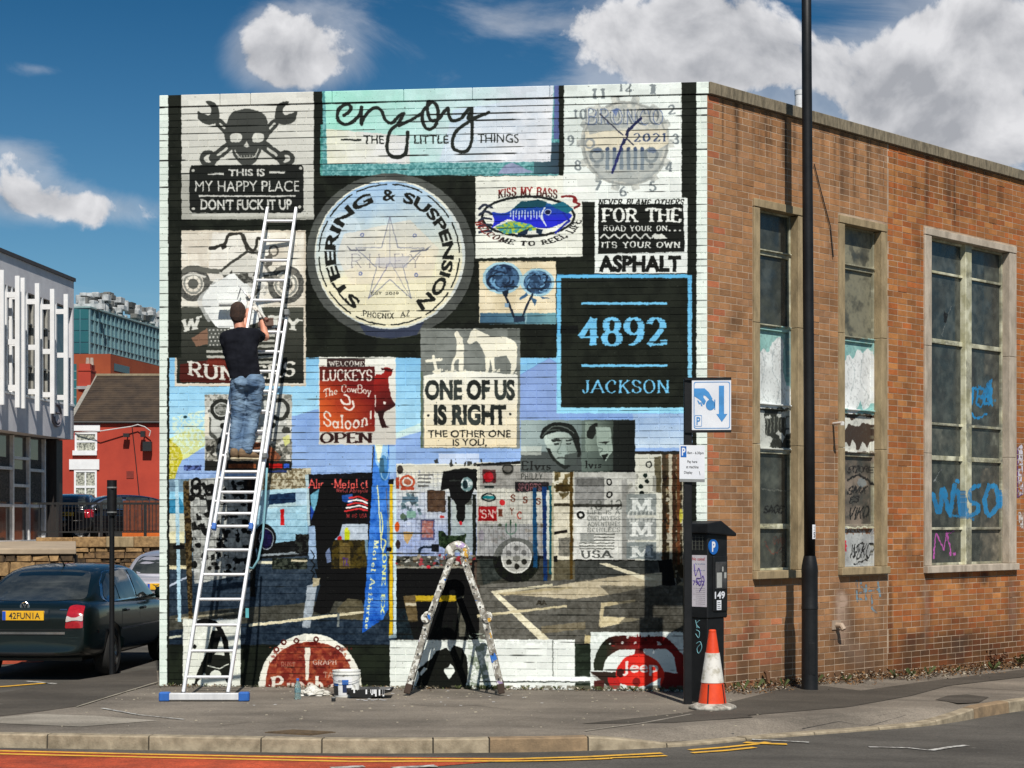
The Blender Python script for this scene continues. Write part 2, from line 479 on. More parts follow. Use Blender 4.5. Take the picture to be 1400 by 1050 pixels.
# stroke font: width, then strokes; L = line with serifs, l = plain line, A = arc (cx cy rx ry a0 a1)
GL = {
 'A': (.8, 'L 0 0 .4 1 .8 0|l .16 .34 .64 .34'), 'B': (.7, 'L .1 0 .1 1|l .1 1 .4 1|A .4 .76 .26 .24 90 -90|l .1 .52 .42 .52|A .42 .26 .28 .26 90 -90|l .1 0 .42 0'),
 'C': (.75, 'A .42 .5 .36 .5 50 310|l .65 .88 .65 .66'), 'D': (.75, 'L .1 0 .1 1|l .1 1 .35 1|A .35 .5 .36 .5 90 -90|l .1 0 .35 0'),
 'E': (.66, 'L .1 0 .1 1|l .1 1 .62 1|l .62 1 .62 .82|l .1 .5 .5 .5|l .1 0 .62 0|l .62 0 .62 .2'), 'F': (.62, 'L .1 0 .1 1|l .1 1 .6 1|l .6 1 .6 .8|l .1 .5 .48 .5'),
 'G': (.78, 'A .42 .5 .36 .5 50 340|L .72 .42 .72 .02|l .5 .42 .76 .42'), 'H': (.78, 'L .1 0 .1 1|L .68 0 .68 1|l .1 .5 .68 .5'), 'I': (.24, 'L .12 0 .12 1'),
 'J': (.5, 'L .38 1 .38 .24|A .2 .24 .18 .26 0 -180'), 'K': (.76, 'L .1 0 .1 1|L .66 1 .14 .42|L .3 .58 .68 0'), 'L': (.62, 'L .1 0 .1 1|l .1 0 .6 0|l .6 0 .6 .24'),
 'M': (.95, 'L .1 0 .12 1|l .12 1 .47 .1|l .47 .1 .82 1|L .84 0 .82 1'), 'N': (.8, 'L .1 0 .1 1|l .1 1 .7 0|L .7 0 .7 1'), 'O': (.8, 'A .4 .5 .34 .5 0 360'),
 'P': (.68, 'L .1 0 .1 1|l .1 1 .38 1|A .38 .73 .28 .27 90 -90|l .1 .46 .38 .46'), 'R': (.74, 'L .1 0 .1 1|l .1 1 .38 1|A .38 .74 .27 .26 90 -90|l .1 .48 .38 .48|L .36 .48 .68 0'),
 'Q': (.8, 'A .4 .5 .34 .5 0 360|l .5 .2 .76 -.05'), 'S': (.64, 'A .32 .75 .25 .25 20 270|A .32 .25 .27 .25 90 -160|l .56 .92 .56 .74|l .06 .06 .06 .28'),
 'T': (.72, 'L .36 0 .36 1|l .04 1 .68 1|l .04 1 .04 .8|l .68 1 .68 .8'), 'U': (.78, 'L .1 1 .1 .3|A .39 .3 .29 .3 180 360|L .68 1 .68 .3'), 'V': (.78, 'L .04 1 .39 0 .74 1'),
 'W': (1.1, 'L .04 1 .3 0|l .3 0 .55 .9|l .55 .9 .8 0|L .8 0 1.06 1'), 'X': (.76, 'L .06 0 .7 1|L .06 1 .7 0'), 'Y': (.76, 'L .04 1 .38 .48|L .72 1 .38 .48|L .38 .48 .38 0'), 'Z': (.66, 'l .06 1 .6 1|l .6 1 .06 0|l .06 0 .6 0'),
 '0': (.66, 'A .33 .5 .26 .5 0 360'), '1': (.4, 'L .22 0 .22 1|l .22 1 .06 .84'), '2': (.64, 'A .32 .72 .25 .28 160 -20|l .54 .6 .06 0|l .06 .02 .6 .02|l .6 .02 .6 .2'), '3': (.6, 'A .28 .75 .24 .25 150 -90|A .28 .25 .28 .25 90 -150'),
 '4': (.7, 'L .5 0 .5 1|l .5 1 .04 .3|l .04 .3 .68 .3'), '5': (.6, 'l .5 1 .12 1|l .12 1 .1 .58|A .28 .32 .26 .32 120 -150'), '6': (.64, 'A .32 .3 .26 .3 0 360|A .5 .5 .44 .5 105 190'), '7': (.6, 'l .06 1 .56 1|l .56 1 .2 0'),
 '8': (.64, 'A .32 .74 .22 .26 0 360|A .32 .25 .27 .26 0 360'), '9': (.64, 'A .32 .7 .26 .3 0 360|A .14 .5 .44 .5 0 -75'),
 'a': (.56, 'A .24 .22 .2 .23 0 360|L .44 .5 .44 0'), 'e': (.56, 'A .27 .26 .22 .26 0 320|l .06 .28 .48 .28'), 'h': (.58, 'L .1 0 .1 1|A .28 .3 .18 .26 180 0|L .46 .3 .46 0'), 'i': (.24, 'L .12 0 .12 .55|l .12 .8 .12 .82'),
 'l': (.24, 'L .12 0 .12 1'), 'n': (.58, 'L .1 0 .1 .55|A .28 .3 .18 .26 180 0|L .46 .3 .46 0'), 'o': (.56, 'A .27 .27 .22 .27 0 360'), 's': (.46, 'A .22 .4 .16 .14 20 270|A .22 .13 .17 .13 90 -160'), 't': (.4, 'L .2 0 .2 .85|l .04 .55 .36 .55'),
 'v': (.56, 'L .04 .55 .28 0 .52 .55'), 'w': (.8, 'L .04 .55 .2 0|l .2 0 .38 .5|l .38 .5 .56 0|L .56 0 .74 .55'), 'y': (.56, 'L .04 .55 .28 0|L .52 .55 .16 -.3'), 'm': (.86, 'L .1 0 .1 .55|A .26 .3 .16 .26 180 0|L .42 .3 .42 0|A .58 .3 .16 .26 180 0|L .74 .3 .74 0'),
 'b': (.58, 'L .1 0 .1 1|A .3 .26 .2 .26 0 360'), 'r': (.42, 'L .1 0 .1 .55|A .26 .34 .16 .2 180 60'), 'p': (.58, 'L .1 -.3 .1 .55|A .3 .27 .2 .27 0 360'), 'g': (.56, 'A .26 .27 .2 .26 0 360|l .46 .5 .46 -.1|A .26 -.1 .2 .2 0 -160'), 'd': (.58, 'A .26 .26 .2 .26 0 360|L .46 0 .46 1'),
 'f': (.4, 'L .16 0 .16 .8|A .28 .8 .12 .2 180 60|l .04 .5 .32 .5'), 'c': (.5, 'A .27 .27 .22 .27 50 310'), 'u': (.58, 'L .1 .55 .1 .2|A .27 .22 .17 .22 180 360|L .44 .55 .44 0'),
 '!': (.24, 'l .12 1 .12 .35|l .12 .06 .12 .04'), '.': (.22, 'l .1 .04 .12 .04'), '-': (.4, 'l .06 .45 .34 .45'), "'": (.2, 'l .1 1 .1 .8'), '&': (.8, 'A .34 .76 .18 .22 -40 220|A .32 .24 .28 .26 70 350|l .2 .62 .72 0|l .6 .24 .74 .42'), ' ': (.42, '')}


def slab_polys(st, w, h, serif, gap, narrow=1.):
    x = 0.; out = []
    for ch in st:
        g = GL.get(ch) or GL.get(ch.upper()) or GL[' ']
        for cmd in g[1].split('|'):
            t = cmd.split()
            if not t: continue
            v = [float(q) for q in t[1:]]
            if t[0] == 'A':
                # flattened arcs; parametrised so the y axis runs up
                a = arc(v[0] * narrow, v[1], v[2] * narrow, v[3], v[4], v[5], n=max(6, int(abs(v[5] - v[4]) / 18)))
                full = abs(v[5] - v[4]) >= 360
                ps = stroke_polys(a, w, closed=full, nib=(w, h), cap=True)
            else:
                q = np.array(v).reshape(-1, 2) * [narrow, 1.]
                ps = stroke_polys(q, w, nib=(w, h), cap=False)
                if t[0] == 'L' and serif:
                    for k in (0, -1):
                        if q[k][1] in (0., 1., .55, -.3):
                            sy = q[k][1]; hh = h * .5
                            y0 = sy if sy in (0., -.3) else sy - hh * 2
                            ps.append(np.array([(q[k][0] - serif / 2 - w / 3, y0 - hh * .2), (q[k][0] + serif / 2 + w / 3, y0 - hh * .2), (q[k][0] + serif / 2 + w / 3, y0 + hh * 1.8), (q[k][0] - serif / 2 - w / 3, y0 + hh * 1.8)]))
            for p in ps: out.append(np.asarray(p) + [x, 0])
        x += g[0] * narrow + gap
    return out


def ringwarp(cx, cy, rx, ry, h, a0, a1, x0, x1, y0, y1, inward=False):
    """bend a straight line of text (box x0..x1, y0 top..y1 bottom) round an ellipse; angles clockwise from the top"""
    def f(q):
        t = (q[:, 0] - x0) / (x1 - x0); v = (y1 - q[:, 1]) / (y1 - y0)
        a = np.radians(a0 + t * (a1 - a0)); k = 1 + (v - .5) * h / ((rx + ry) / 2) * (-1 if inward else 1)
        return np.stack([cx + rx * k * np.sin(a), cy - ry * k * np.cos(a)], 1)
    return f


def mot(c1, c2, n='n1', lo=.4, hi=.6):
    c1 = np.asarray(c1, np.float32) / 255; c2 = np.asarray(c2, np.float32) / 255
    def f(s, sl):
        t = np.clip((getattr(s, n)[sl] - lo) / (hi - lo), 0, 1)[..., None]
        return c1 * (1 - t) + c2 * t
    return f


def grad(c1, c2, x0, y0, x1, y1, noise_=0.):
    c1 = np.asarray(c1, np.float32) / 255; c2 = np.asarray(c2, np.float32) / 255
    def f(s, sl):
        d = (x1 - x0) ** 2 + (y1 - y0) ** 2
        t = ((s.PX[sl] - x0) * (x1 - x0) + (s.PY[sl] - y0) * (y1 - y0)) / d
        t = np.clip(t + (s.n1[sl] - .5) * noise_, 0, 1)[..., None]
        return (c1 * (1 - t) + c2 * t).astype(np.float32)
    return f


def blot(c, n='n2', lo=.5, hi=.55):
    """ragged cover: the colour shows only where the noise is high"""
    c = np.asarray(c, np.float32) / 255
    def f(s, sl):
        return np.broadcast_to(c, s.a[sl].shape), np.clip((getattr(s, n)[sl] - lo) / (hi - lo), 0, 1)
    return f


def to_image(name, cv):
    im = bpy.data.images.new(name, cv.w, cv.h, alpha=cv.al is not None, float_buffer=False)
    px = np.ones((cv.h, cv.w, 4), np.float32); px[..., :3] = np.clip(cv.a, 0, 1)
    if cv.al is not None:
        im.alpha_mode = 'CHANNEL_PACKED'; px[..., 3] = cv.al
    im.pixels.foreach_set(px[::-1].ravel()); im.update(); im.pack()
    return im

# ------------------------------------------------------------------ the corner building: plan
CA = Vector((-3.98, 20.64, 0)); CC = Vector((2.136, 20.0, 0))       # painted end wall, left and right corner
FD = (CC - CA).normalized(); FL = (CC - CA).length; FN = Vector((FD.y, -FD.x, 0))
SD = Vector((.691, .723, 0)).normalized(); SN = Vector((SD.y, -SD.x, 0)); SL = 18.0   # long side wall
TOP = 6.664
V0, V1 = -.06, 6.70
PPM = 236.0


def plane_maps(o, d, w, h, u0):
    """photograph pixels <-> pixels of a print that lies on a wall"""
    def fwd(px, py):
        t = (np.asarray(px, float) - 700) / F
        s = (t * o.y - o.x) / (d.x - t * d.y); Y = o.y + s * d.y
        z = EYE + (HOR - np.asarray(py, float)) / F * Y
        return (s - u0) * PPM, (V1 - z) * PPM
    def inv(ix, iy):
        s = ix / PPM + u0; z = V1 - iy / PPM; X = o.x + s * d.x; Y = o.y + s * d.y
        return (700 + F * X / Y).astype(np.float32), (HOR - (z - EYE) * F / Y).astype(np.float32)
    return fwd, inv


def clutter(c, x0, y0, x1, y1, cols, n, smin, smax, seed, alpha=.9):
    r = random.Random(seed)
    for _ in range(n):
        x, y = r.uniform(x0, x1), r.uniform(y0, y1); a, b = r.uniform(smin, smax), r.uniform(smin, smax)
        k = r.choice(cols)
        if r.random() < .5: c.poly([(max(x0, x - a), y - b * r.random()), (min(x1, x + a * r.random()), y - b), (min(x1, x + a), y + b * r.random()), (max(x0, x - a * r.random()), y + b)], k, alpha)
        else: c.ell(x, y, a * .7, b * .7, k, alpha)


def paint_mural():
    W, H = int(FL * PPM), int((V1 - V0) * PPM)
    fwd, inv = plane_maps(CA, FD, W, H, 0.)
    BK = (20, 24, 17); WH = (226, 232, 222)
    c = Canvas(W, H, fwd, inv, (0, 0, 0))
    c.rect(200, 90, 990, 960, mot((17, 20, 14), (27, 31, 23), 'n1'))
    # ---------------- painted sky and hills
    c.rect(231, 489, 946, 660, grad((128, 186, 222), (176, 220, 238), 0, 489, 0, 600, .3))
    c.polyf([231, 632, 262, 618, 300, 606, 360, 584, 400, 569, 436, 559, 450, 566, 500, 590, 520, 600, 545, 597, 575, 585, 640, 545, 711, 512, 751, 489, 775, 505, 800, 540, 946, 560, 946, 670, 231, 670], grad((112, 148, 204), (146, 176, 220), 0, 500, 0, 640, .5))
    c.polyf([711, 513, 751, 490, 765, 500, 765, 600, 711, 600], (134, 160, 208))
    c.polyf([541, 592, 575, 578, 575, 590, 541, 600], (205, 225, 215), .8)
    c.rect(865, 566, 936, 612, grad((152, 180, 214), (190, 208, 224), 0, 566, 0, 612, .8))
    c.polyf([231, 600, 246, 592, 262, 585, 284, 590, 284, 606, 262, 622, 236, 636, 231, 680], (206, 214, 150))
    c.polyf([236, 570, 282, 560, 284, 606, 250, 622, 236, 612], blot((205, 226, 208), 'n3', .42, .6))
    c.polyf([231, 600, 246, 612, 250, 624, 240, 650, 236, 700, 231, 700], mot((188, 180, 40), (210, 205, 120), 'n3'))
    c.ell(253, 570, 2.5, 2, (30, 60, 70)); c.rect(251, 636, 275, 643, mot((40, 50, 90), (90, 110, 170), 'n3'))
    # ---------------- market ground
    c.rect(230, 655, 541, 882, grad((62, 76, 90), (44, 58, 72), 0, 760, 0, 880, .5))
    c.rect(230, 655, 541, 760, (120, 150, 170))
    c.polyf([231, 672, 262, 672, 262, 700, 231, 704], (140, 200, 226)); c.polyf([231, 684, 246, 680, 258, 700, 231, 704], (60, 140, 178))
    c.rect(231, 702, 262, 726, (205, 208, 190)); c.rect(231, 726, 252, 744, (222, 218, 180)); c.rect(231, 742, 262, 776, (64, 62, 52))
    c.rect(231, 773, 262, 778, (225, 215, 175)); c.polyf([231, 800, 262, 784, 262, 787, 231, 803], (180, 190, 205))
    c.polyf([231, 842, 300, 833, 400, 826, 470, 818, 470, 836, 400, 846, 231, 862], (92, 88, 74), .8)
    c.polyf([231, 870, 262, 866, 262, 869, 231, 873], (200, 200, 180)); c.polyf([240, 845, 320, 836, 320, 838, 240, 848], (190, 180, 150), .7)
    c.polyf([239, 656, 244, 656, 248, 850, 243, 850], (172, 206, 220)); c.rect(237, 745, 252, 751, (20, 22, 20))
    c.polyf([250, 657, 262, 657, 263, 846, 258, 848, 253, 740], mot((62, 52, 32), (104, 88, 58), 'n3'))
    # grid of metal signs behind the ladder
    c.polyf([258, 655, 347, 650, 350, 780, 322, 788, 266, 798], mot((186, 188, 182), (140, 142, 138), 'n2'))
    clutter(c, 262, 656, 346, 784, [(18, 18, 16)], 95, 2.5, 7, 3); clutter(c, 262, 656, 346, 784, [(205, 208, 204), (150, 152, 148)], 60, 1.2, 4, 4)
    for x, y in ((268, 661), (268, 671), (287, 670)): c.ring(x, y, 5.5, 6.5, 4, (14, 14, 12))
    c.rect(338, 655, 350, 700, (52, 38, 24)); c.rect(344, 655, 350, 785, (24, 22, 18))
    for k in range(9): c.rect(262, 664 + k * 14, 346, 664.8 + k * 14, (90, 90, 86), .6)
    for k in range(9): c.rect(264 + k * 9.5, 655, 264.8 + k * 9.5, 786, (90, 90, 86), .5)
    # light blue pickup
    c.rect(350, 640, 425, 670, mot((196, 190, 165), (120, 108, 82), 'n3')); c.rect(352, 640, 392, 646, (50, 66, 120))
    c.polyf([352, 672, 372, 669, 419, 667, 421, 740, 352, 746], grad((172, 208, 220), (140, 186, 208), 0, 670, 0, 745, .4))
    c.polyf([368, 676, 418, 672, 418, 689, 366, 694], (36, 62, 92)); c.polyf([368, 690, 418, 685, 418, 690, 366, 695], (175, 200, 205))
    c.polyf([383, 697, 388, 696, 389, 718, 384, 718], (205, 30, 34))
    c.polyf([352, 746, 421, 736, 421, 760, 352, 764], (32, 34, 34)); c.ell(362, 736, 15, 20, (22, 22, 24)); c.ell(364, 737, 8, 13, (34, 28, 72)); c.ring(364, 737, 9.5, 14.5, 1.4, (140, 150, 160))
    c.polyf([352, 758, 420, 753, 420, 756, 352, 761], (150, 160, 165)); c.rect(372, 763, 420, 778, mot((40, 46, 40), (70, 76, 66), 'n3')); c.rect(352, 767, 372, 771, (225, 220, 190)); c.rect(398, 765, 420, 768, (200, 190, 160))
    c.rect(342, 780, 349, 816, (16, 16, 14))
    # black banner
    c.polyf([417, 649, 504, 646, 505, 717, 422, 719], (26, 27, 34)); c.polyf([417, 649, 422, 649, 424, 718, 421, 719], (176, 200, 205))
    c.slab('Alien-Metal.ct', 421, 654, 503, 668, (232, 96, 88), .15, .1, .16, gap=.1); c.slab('Metal Abrayule', 460, 667, 503, 675, (225, 92, 88), .13, .1, .08, gap=.12)
    c.polyf([424, 676, 436, 668, 434, 690, 426, 706], (120, 190, 215), .9); c.polyf([424, 690, 430, 700, 425, 712], (40, 80, 170))
    c.polyf([467, 677, 482, 675, 482, 688, 468, 686], (46, 88, 160))
    for k in range(5): c.stroke(spline([(478 - k * 1.5, 681 + k * 4.4), (490, 679 + k * 4.2), (502, 684 + k * 3.4)]), 2.4, ((214, 60, 60), (235, 230, 225))[k % 2])
    c.slab('M US USA', 474, 702, 502, 708, (214, 70, 66), .16, .12, .1)
    # dark figure and table
    c.rect(404, 668, 420, 690, (176, 206, 222), .9); c.rect(404, 730, 424, 756, mot((24, 26, 26), (52, 56, 52), 'n3'))
    c.rect(466, 716, 505, 738, (178, 190, 202)); c.rect(422, 719, 466, 764, (150, 176, 205)); c.ell(464, 737, 3, 4, (205, 36, 40)); c.rect(471, 724, 478, 741, (196, 206, 32)); c.ell(474, 724, 2.5, 3, (220, 226, 60))
    c.polyf([452, 738, 498, 738, 502, 779, 453, 779], mot((92, 80, 36), (50, 44, 22), 'n2')); c.rect(464, 742, 479, 777, mot((122, 106, 60), (98, 82, 44), 'n3')); c.slab('TX', 468, 762, 476, 774, (84, 58, 130), .2, .16, .1)
    c.poly(spline([(437, 668), (444, 660), (452, 661), (457, 672), (466, 690), (473, 706), (468, 716), (464, 730), (454, 745), (452, 778), (436, 780), (432, 745), (431, 720), (427, 708), (433, 690)], 6, True), (15, 16, 14))
    c.polyf([430, 778, 505, 776, 502, 825, 458, 822, 450, 838, 440, 840, 428, 836, 438, 800], (18, 19, 17)); c.polyf([445, 755, 451, 748, 453, 768, 447, 770], (130, 150, 190), .8)
    c.polyf([461, 832, 475, 818, 494, 820, 500, 840, 500, 848, 462, 846], (98, 92, 72)); c.polyf([420, 800, 434, 797, 424, 858, 413, 858], (160, 170, 178)); c.polyf([427, 790, 438, 790, 436, 800, 428, 802], (170, 160, 130))
    c.polyf([340, 853, 420, 844, 450, 840, 505, 834, 505, 837, 450, 844, 420, 848, 340, 857], (224, 214, 180))
    c.rect(461, 838, 464, 857, (120, 126, 124))
    for k in range(3): c.stroke([(425, 752 + k * 14), (430, 760 + k * 12), (426, 768 + k * 12)], 1.2, (20, 22, 22))
    # blue feather flag
    c.polyf([509, 610, 519, 610, 519, 700, 508, 660], (56, 50, 40)); c.polyf([503, 646, 511, 646, 505, 780, 503, 780], (24, 26, 34))
    c.poly([(511, 608), (532, 608), (533, 660), (529, 720), (530, 800), (531, 832), (524, 846), (495, 866), (500, 800), (504, 740), (509, 660)], mot((34, 98, 196), (66, 128, 214), 'n1'))
    c.polyf([512, 608, 531, 608, 528, 640, 518, 640, 513, 630], (150, 195, 230)); c.polyf([513, 608, 523, 608, 521, 636, 516, 630], (228, 232, 205)); c.ell(524, 640, 6, 18, (60, 120, 170), .8); c.ring(526, 636, 6, 20, 2, (150, 190, 215), .8); c.polyf([519, 626, 524, 626, 526, 646, 519, 646], (52, 92, 116))
    c.stroke(spline([(516, 664), (518, 690), (519, 710), (521, 740), (524, 760)]), [1.5] * 0 or 1.6, (226, 230, 170))
    c.stroke(spline([(528, 668), (530, 700), (531, 712)]), 1.6, (96, 110, 140)); c.stroke(spline([(521, 700), (523, 722), (521, 736), (527, 740), (523, 756)]), 1.8, (222, 226, 160))
    def vert(xa, ya, xb, yb, wid):
        def f(q):
            t = q[:, 0]; v = q[:, 1]
            return np.stack([xa + (xb - xa) * t + (v - .5) * -wid, ya + (yb - ya) * t], 1)
        return f
    c.slab('Motel Artburne', 0, 0, 1, 1, (226, 230, 176), .18, .12, .22, warp=vert(515, 738, 502, 860, 7)); c.slab('ONE EX', 0, 0, 1, 1, (222, 228, 150), .2, .14, .2, warp=vert(526, 756, 523, 840, 5.5))
    for k in range(7): c.stroke([(506, 812 + k * 6), (515 + k, 816 + k * 5)], 1., (30, 70, 170), .6)
    c.polyf([532, 610, 541, 610, 541, 645, 533, 650], (150, 186, 224))
    c.polyf([533, 662, 537, 662, 537, 870, 532, 870], (228, 190, 32)); c.polyf([537.5, 655, 542, 655, 542, 870, 537.5, 870], (196, 216, 222)); c.rect(531, 655, 538, 662, (30, 36, 44)); c.rect(528, 748, 535, 754, (20, 24, 30)); c.rect(532, 868, 550, 872, (130, 150, 160))
    # ---------------- stall with grid panels
    c.rect(542, 638, 935, 900, grad((114, 114, 108), (100, 100, 94), 0, 780, 0, 900, .7))
    c.rect(542, 634, 655, 770, grad((220, 220, 206), (150, 168, 212), 0, 640, 0, 765, .5))
    c.rect(542, 637, 655, 660, grad((206, 202, 184), (224, 224, 212), 0, 637, 0, 660)); c.rect(600, 620, 655, 634, (190, 205, 228))
    clutter(c, 590, 630, 660, 636, [(40, 40, 34)], 8, 1.5, 4, 41)
    clutter(c, 544, 640, 600, 764, [(150, 158, 186), (205, 208, 212), (120, 128, 150)], 60, 1.5, 4, 11, .5)
    for k in range(19): c.rect(544 + k * 6, 645, 544.6 + k * 6, 766, (110, 116, 132), .55)
    for k in range(20): c.rect(543, 648 + k * 6.1, 655, 648.6 + k * 6.1, (110, 116, 132), .5)
    c.ell(547, 642, 4, 6, (60, 52, 46)); c.ring(557, 659, 9, 8, 3, (188, 84, 54)); c.ell(557, 659, 5, 4, (170, 96, 70)); c.rect(541, 652, 546, 668, (176, 74, 50)); c.rect(548, 666, 566, 670, (186, 80, 56))
    for k in range(4): c.rect(571, 648 + k * 5, 592 - k * 2, 650.5 + k * 5, (110, 110, 106), .9)
    clutter(c, 548, 676, 575, 710, [(96, 120, 128), (120, 146, 152), (70, 86, 92)], 32, 1.5, 5, 12); c.rect(550, 679, 572, 686, (98, 124, 140)); c.rect(556, 699, 568, 708, (136, 176, 160)); c.ell(551, 706, 4, 4, (90, 110, 90))
    c.rect(585, 671, 608, 699, mot((104, 82, 64), (84, 66, 54), 'n3')); c.frame(584, 670, 609, 700, 1.2, (70, 58, 50)); c.rect(575, 710, 594, 738, (96, 96, 132)); c.rect(577, 712, 592, 735, mot((168, 108, 100), (150, 120, 126), 'n3')); clutter(c, 576, 712, 592, 735, [(190, 140, 130)], 12, 1, 3, 14)
    c.polyf([551, 727, 565, 727, 562, 736, 557, 744, 553, 738], (190, 156, 102)); c.ell(543, 720, 3, 7, (210, 92, 40)); c.ell(544, 744, 3, 6, (70, 60, 60)); c.rect(602, 705, 608, 708, (190, 50, 46))
    # T-shirt, mannequin leg, dark posts
    c.polyf([612, 678, 616, 678, 616, 760, 612, 760], (52, 56, 50)); c.polyf([646, 676, 651, 676, 651, 764, 646, 764], (40, 44, 38)); c.rect(617, 684, 646, 755, grad((176, 184, 178), (150, 165, 172), 0, 684, 0, 755, .5)); c.polyf([637, 684, 645, 678, 645, 690, 637, 690], (100, 104, 98))
    c.poly([(606, 645), (622, 641), (632, 640), (650, 641), (660, 648), (661, 676), (652, 670), (648, 668), (644, 682), (636, 690), (636, 697), (624, 697), (624, 690), (616, 680), (614, 668), (602, 670)], (22, 26, 22)); c.polyf([626, 690, 634, 690, 636, 706, 633, 713, 626, 713, 624, 706], (26, 28, 24)); c.ell(630, 715, 2, 3, (196, 40, 50)); c.ell(638, 662, 8, 10, mot((120, 150, 150), (196, 206, 204), 'n3')); c.ell(636, 662, 4, 6, (40, 60, 64)); c.rect(614, 656, 630, 658, (60, 64, 60))
    c.polyf([599, 726, 606, 726, 610, 732, 632, 732, 637, 729, 636, 745, 612, 752, 600, 745], mot((36, 52, 34), (56, 74, 50), 'n3')); c.stroke([(573, 760), (574, 750), (578, 748), (592, 748)], 3, (42, 56, 74)); c.rect(590, 744, 600, 754, (34, 38, 44))
    # table of trinkets
    c.rect(542, 760, 655, 776, (86, 86, 78)); clutter(c, 542, 760, 650, 775, [(40, 38, 34), (150, 140, 120), (120, 130, 150), (170, 60, 66), (200, 200, 190), (90, 70, 50)], 90, 1, 4.5, 15); c.rect(542, 774, 652, 776.5, (170, 166, 150)); c.ell(586, 775, 2.6, 2.4, (224, 56, 74))
    c.rect(542, 777, 652, 812, (20, 21, 18)); c.rect(542, 812, 655, 874, (26, 30, 26)); c.polyf([551, 815, 570, 813, 573, 850, 558, 850], (112, 96, 66)); c.rect(554, 824, 572, 828, (196, 186, 160)); c.polyf([568, 816, 622, 814, 620, 850, 590, 862, 572, 852], (16, 17, 15)); c.rect(568, 814, 624, 822, (196, 166, 38)); c.polyf([624, 818, 634, 814, 638, 870, 628, 870], (98, 96, 84)); c.polyf([542, 832, 554, 832, 566, 874, 542, 874], (34, 48, 54))
    c.polyf([645, 766, 660, 764, 672, 815, 660, 860, 640, 850], (34, 32, 28)); c.polyf([648, 768, 660, 770, 660, 820, 650, 826], (94, 80, 70)); c.polyf([624, 820, 652, 812, 652, 862, 640, 860], (20, 20, 18))
    # right grid wall
    c.rect(652, 632, 758, 762, grad((208, 206, 190), (170, 170, 164), 0, 640, 0, 762, .4)); c.polyf([652, 634, 712, 630, 712, 634, 652, 638], (20, 20, 18)); c.rect(656, 636, 755, 668, (140, 138, 134), .75)
    for k in range(17): c.rect(654 + k * 6, 640, 654.6 + k * 6, 760, (128, 128, 122), .55)
    for k in range(20): c.rect(652, 642 + k * 6, 758, 642.6 + k * 6, (128, 128, 122), .5)
    c.rect(660, 642, 678, 660, (86, 50, 50)); c.ell(668, 652, 7, 7, (176, 34, 46)); c.ell(694, 642, 8, 8, (96, 94, 88)); c.ring(694, 641, 7, 6, 2, (50, 50, 46)); c.rect(662, 664, 676, 667, (50, 60, 60)); c.rect(660, 678, 676, 682, (36, 130, 134)); c.ring(668, 680, 9, 5, 2, (34, 44, 44)); c.ell(687, 687, 4, 4, (196, 40, 44)); c.rect(654, 692, 679, 712, (172, 32, 38)); c.slab('SN', 658, 696, 675, 709, (214, 190, 180), .18, .12, .1); clutter(c, 655, 693, 678, 711, [(206, 180, 170), (140, 24, 30)], 8, 1, 2.6, 17)
    for x, y, q in ((701, 681, 'S'), (718, 683, 'S'), (736, 685, 'S'), (700, 699, 'Y'), (710, 704, 'C'), (684, 701, 'I')): c.slab(q, x - 3, y - 5, x + 3, y + 5, (118, 70, 54) if q != 'C' else (170, 60, 44), .2, .14, .1)
    c.rect(704, 659, 750, 672, (50, 46, 48)); c.slab('SPORTS', 708, 661, 740, 671, (150, 96, 100), .16, .1, .1); clutter(c, 705, 660, 748, 672, [(90, 70, 74)], 14, 1, 2.4, 18)
    c.rect(655, 716, 745, 760, (128, 130, 132), .55); c.ell(658, 732, 4, 8, (120, 108, 126)); clutter(c, 668, 716, 690, 740, [(84, 90, 74), (116, 108, 100), (70, 76, 60)], 18, 1.5, 4, 19); clutter(c, 718, 716, 745, 750, [(116, 104, 86), (150, 140, 120)], 22, 1.5, 4.5, 20)
    c.stroke([(698, 711), (698, 748)], 1.6, (36, 78, 52)); c.stroke(spline([(692, 716), (692, 726), (698, 730), (705, 726), (705, 716)]), 1.6, (40, 110, 70)); c.polyf([690, 750, 708, 750, 704, 746, 694, 746], (30, 40, 32))
    c.rect(652, 760, 758, 764, (32, 32, 28)); c.rect(652, 764, 790, 800, (78, 78, 70)); c.polyf([655, 764, 690, 764, 690, 790, 660, 800], (60, 66, 62))
    c.ell(706, 766, 32, 31, (34, 38, 28)); c.ell(706, 762, 20, 21, (172, 172, 164)); c.ring(706, 762, 20, 21, 2, (214, 214, 206))
    for k in range(6): c.ell(706 + 12 * math.cos(k * 1.047 + .5), 762 + 12.5 * math.sin(k * 1.047 + .5), 3.6, 4, (56, 56, 50))
    c.ell(706, 763, 5, 5, (120, 120, 112)); c.rect(655, 720, 745, 760, (168, 168, 168), .55)
    for k in range(15): c.rect(656 + k * 6, 716, 656.7 + k * 6, 762, (92, 94, 94), .6)
    # blue posts and frame
    c.polyf([728, 667, 733, 667, 735, 776, 729, 776], (26, 78, 116)); c.polyf([741, 665, 748, 665, 748, 800, 743, 800], (22, 62, 112)); c.polyf([750, 664, 756, 664, 756, 786, 751, 786], (24, 92, 104)); c.rect(747, 670, 751, 765, (196, 200, 190))
    c.rect(757, 645, 785, 770, (206, 200, 178)); clutter(c, 758, 648, 784, 680, [(120, 104, 66), (90, 80, 50), (214, 210, 190)], 24, 2, 6, 21); c.rect(760, 662, 782, 672, (82, 68, 34)); c.rect(757, 688, 786, 692, (70, 64, 50)); c.polyf([757, 727, 775, 724, 775, 728, 757, 731], (40, 34, 26)); c.rect(764, 735, 784, 760, mot((140, 136, 124), (110, 108, 98), 'n3')); c.rect(757, 765, 786, 800, (104, 98, 78)); c.rect(756, 760, 762, 768, (30, 28, 24))
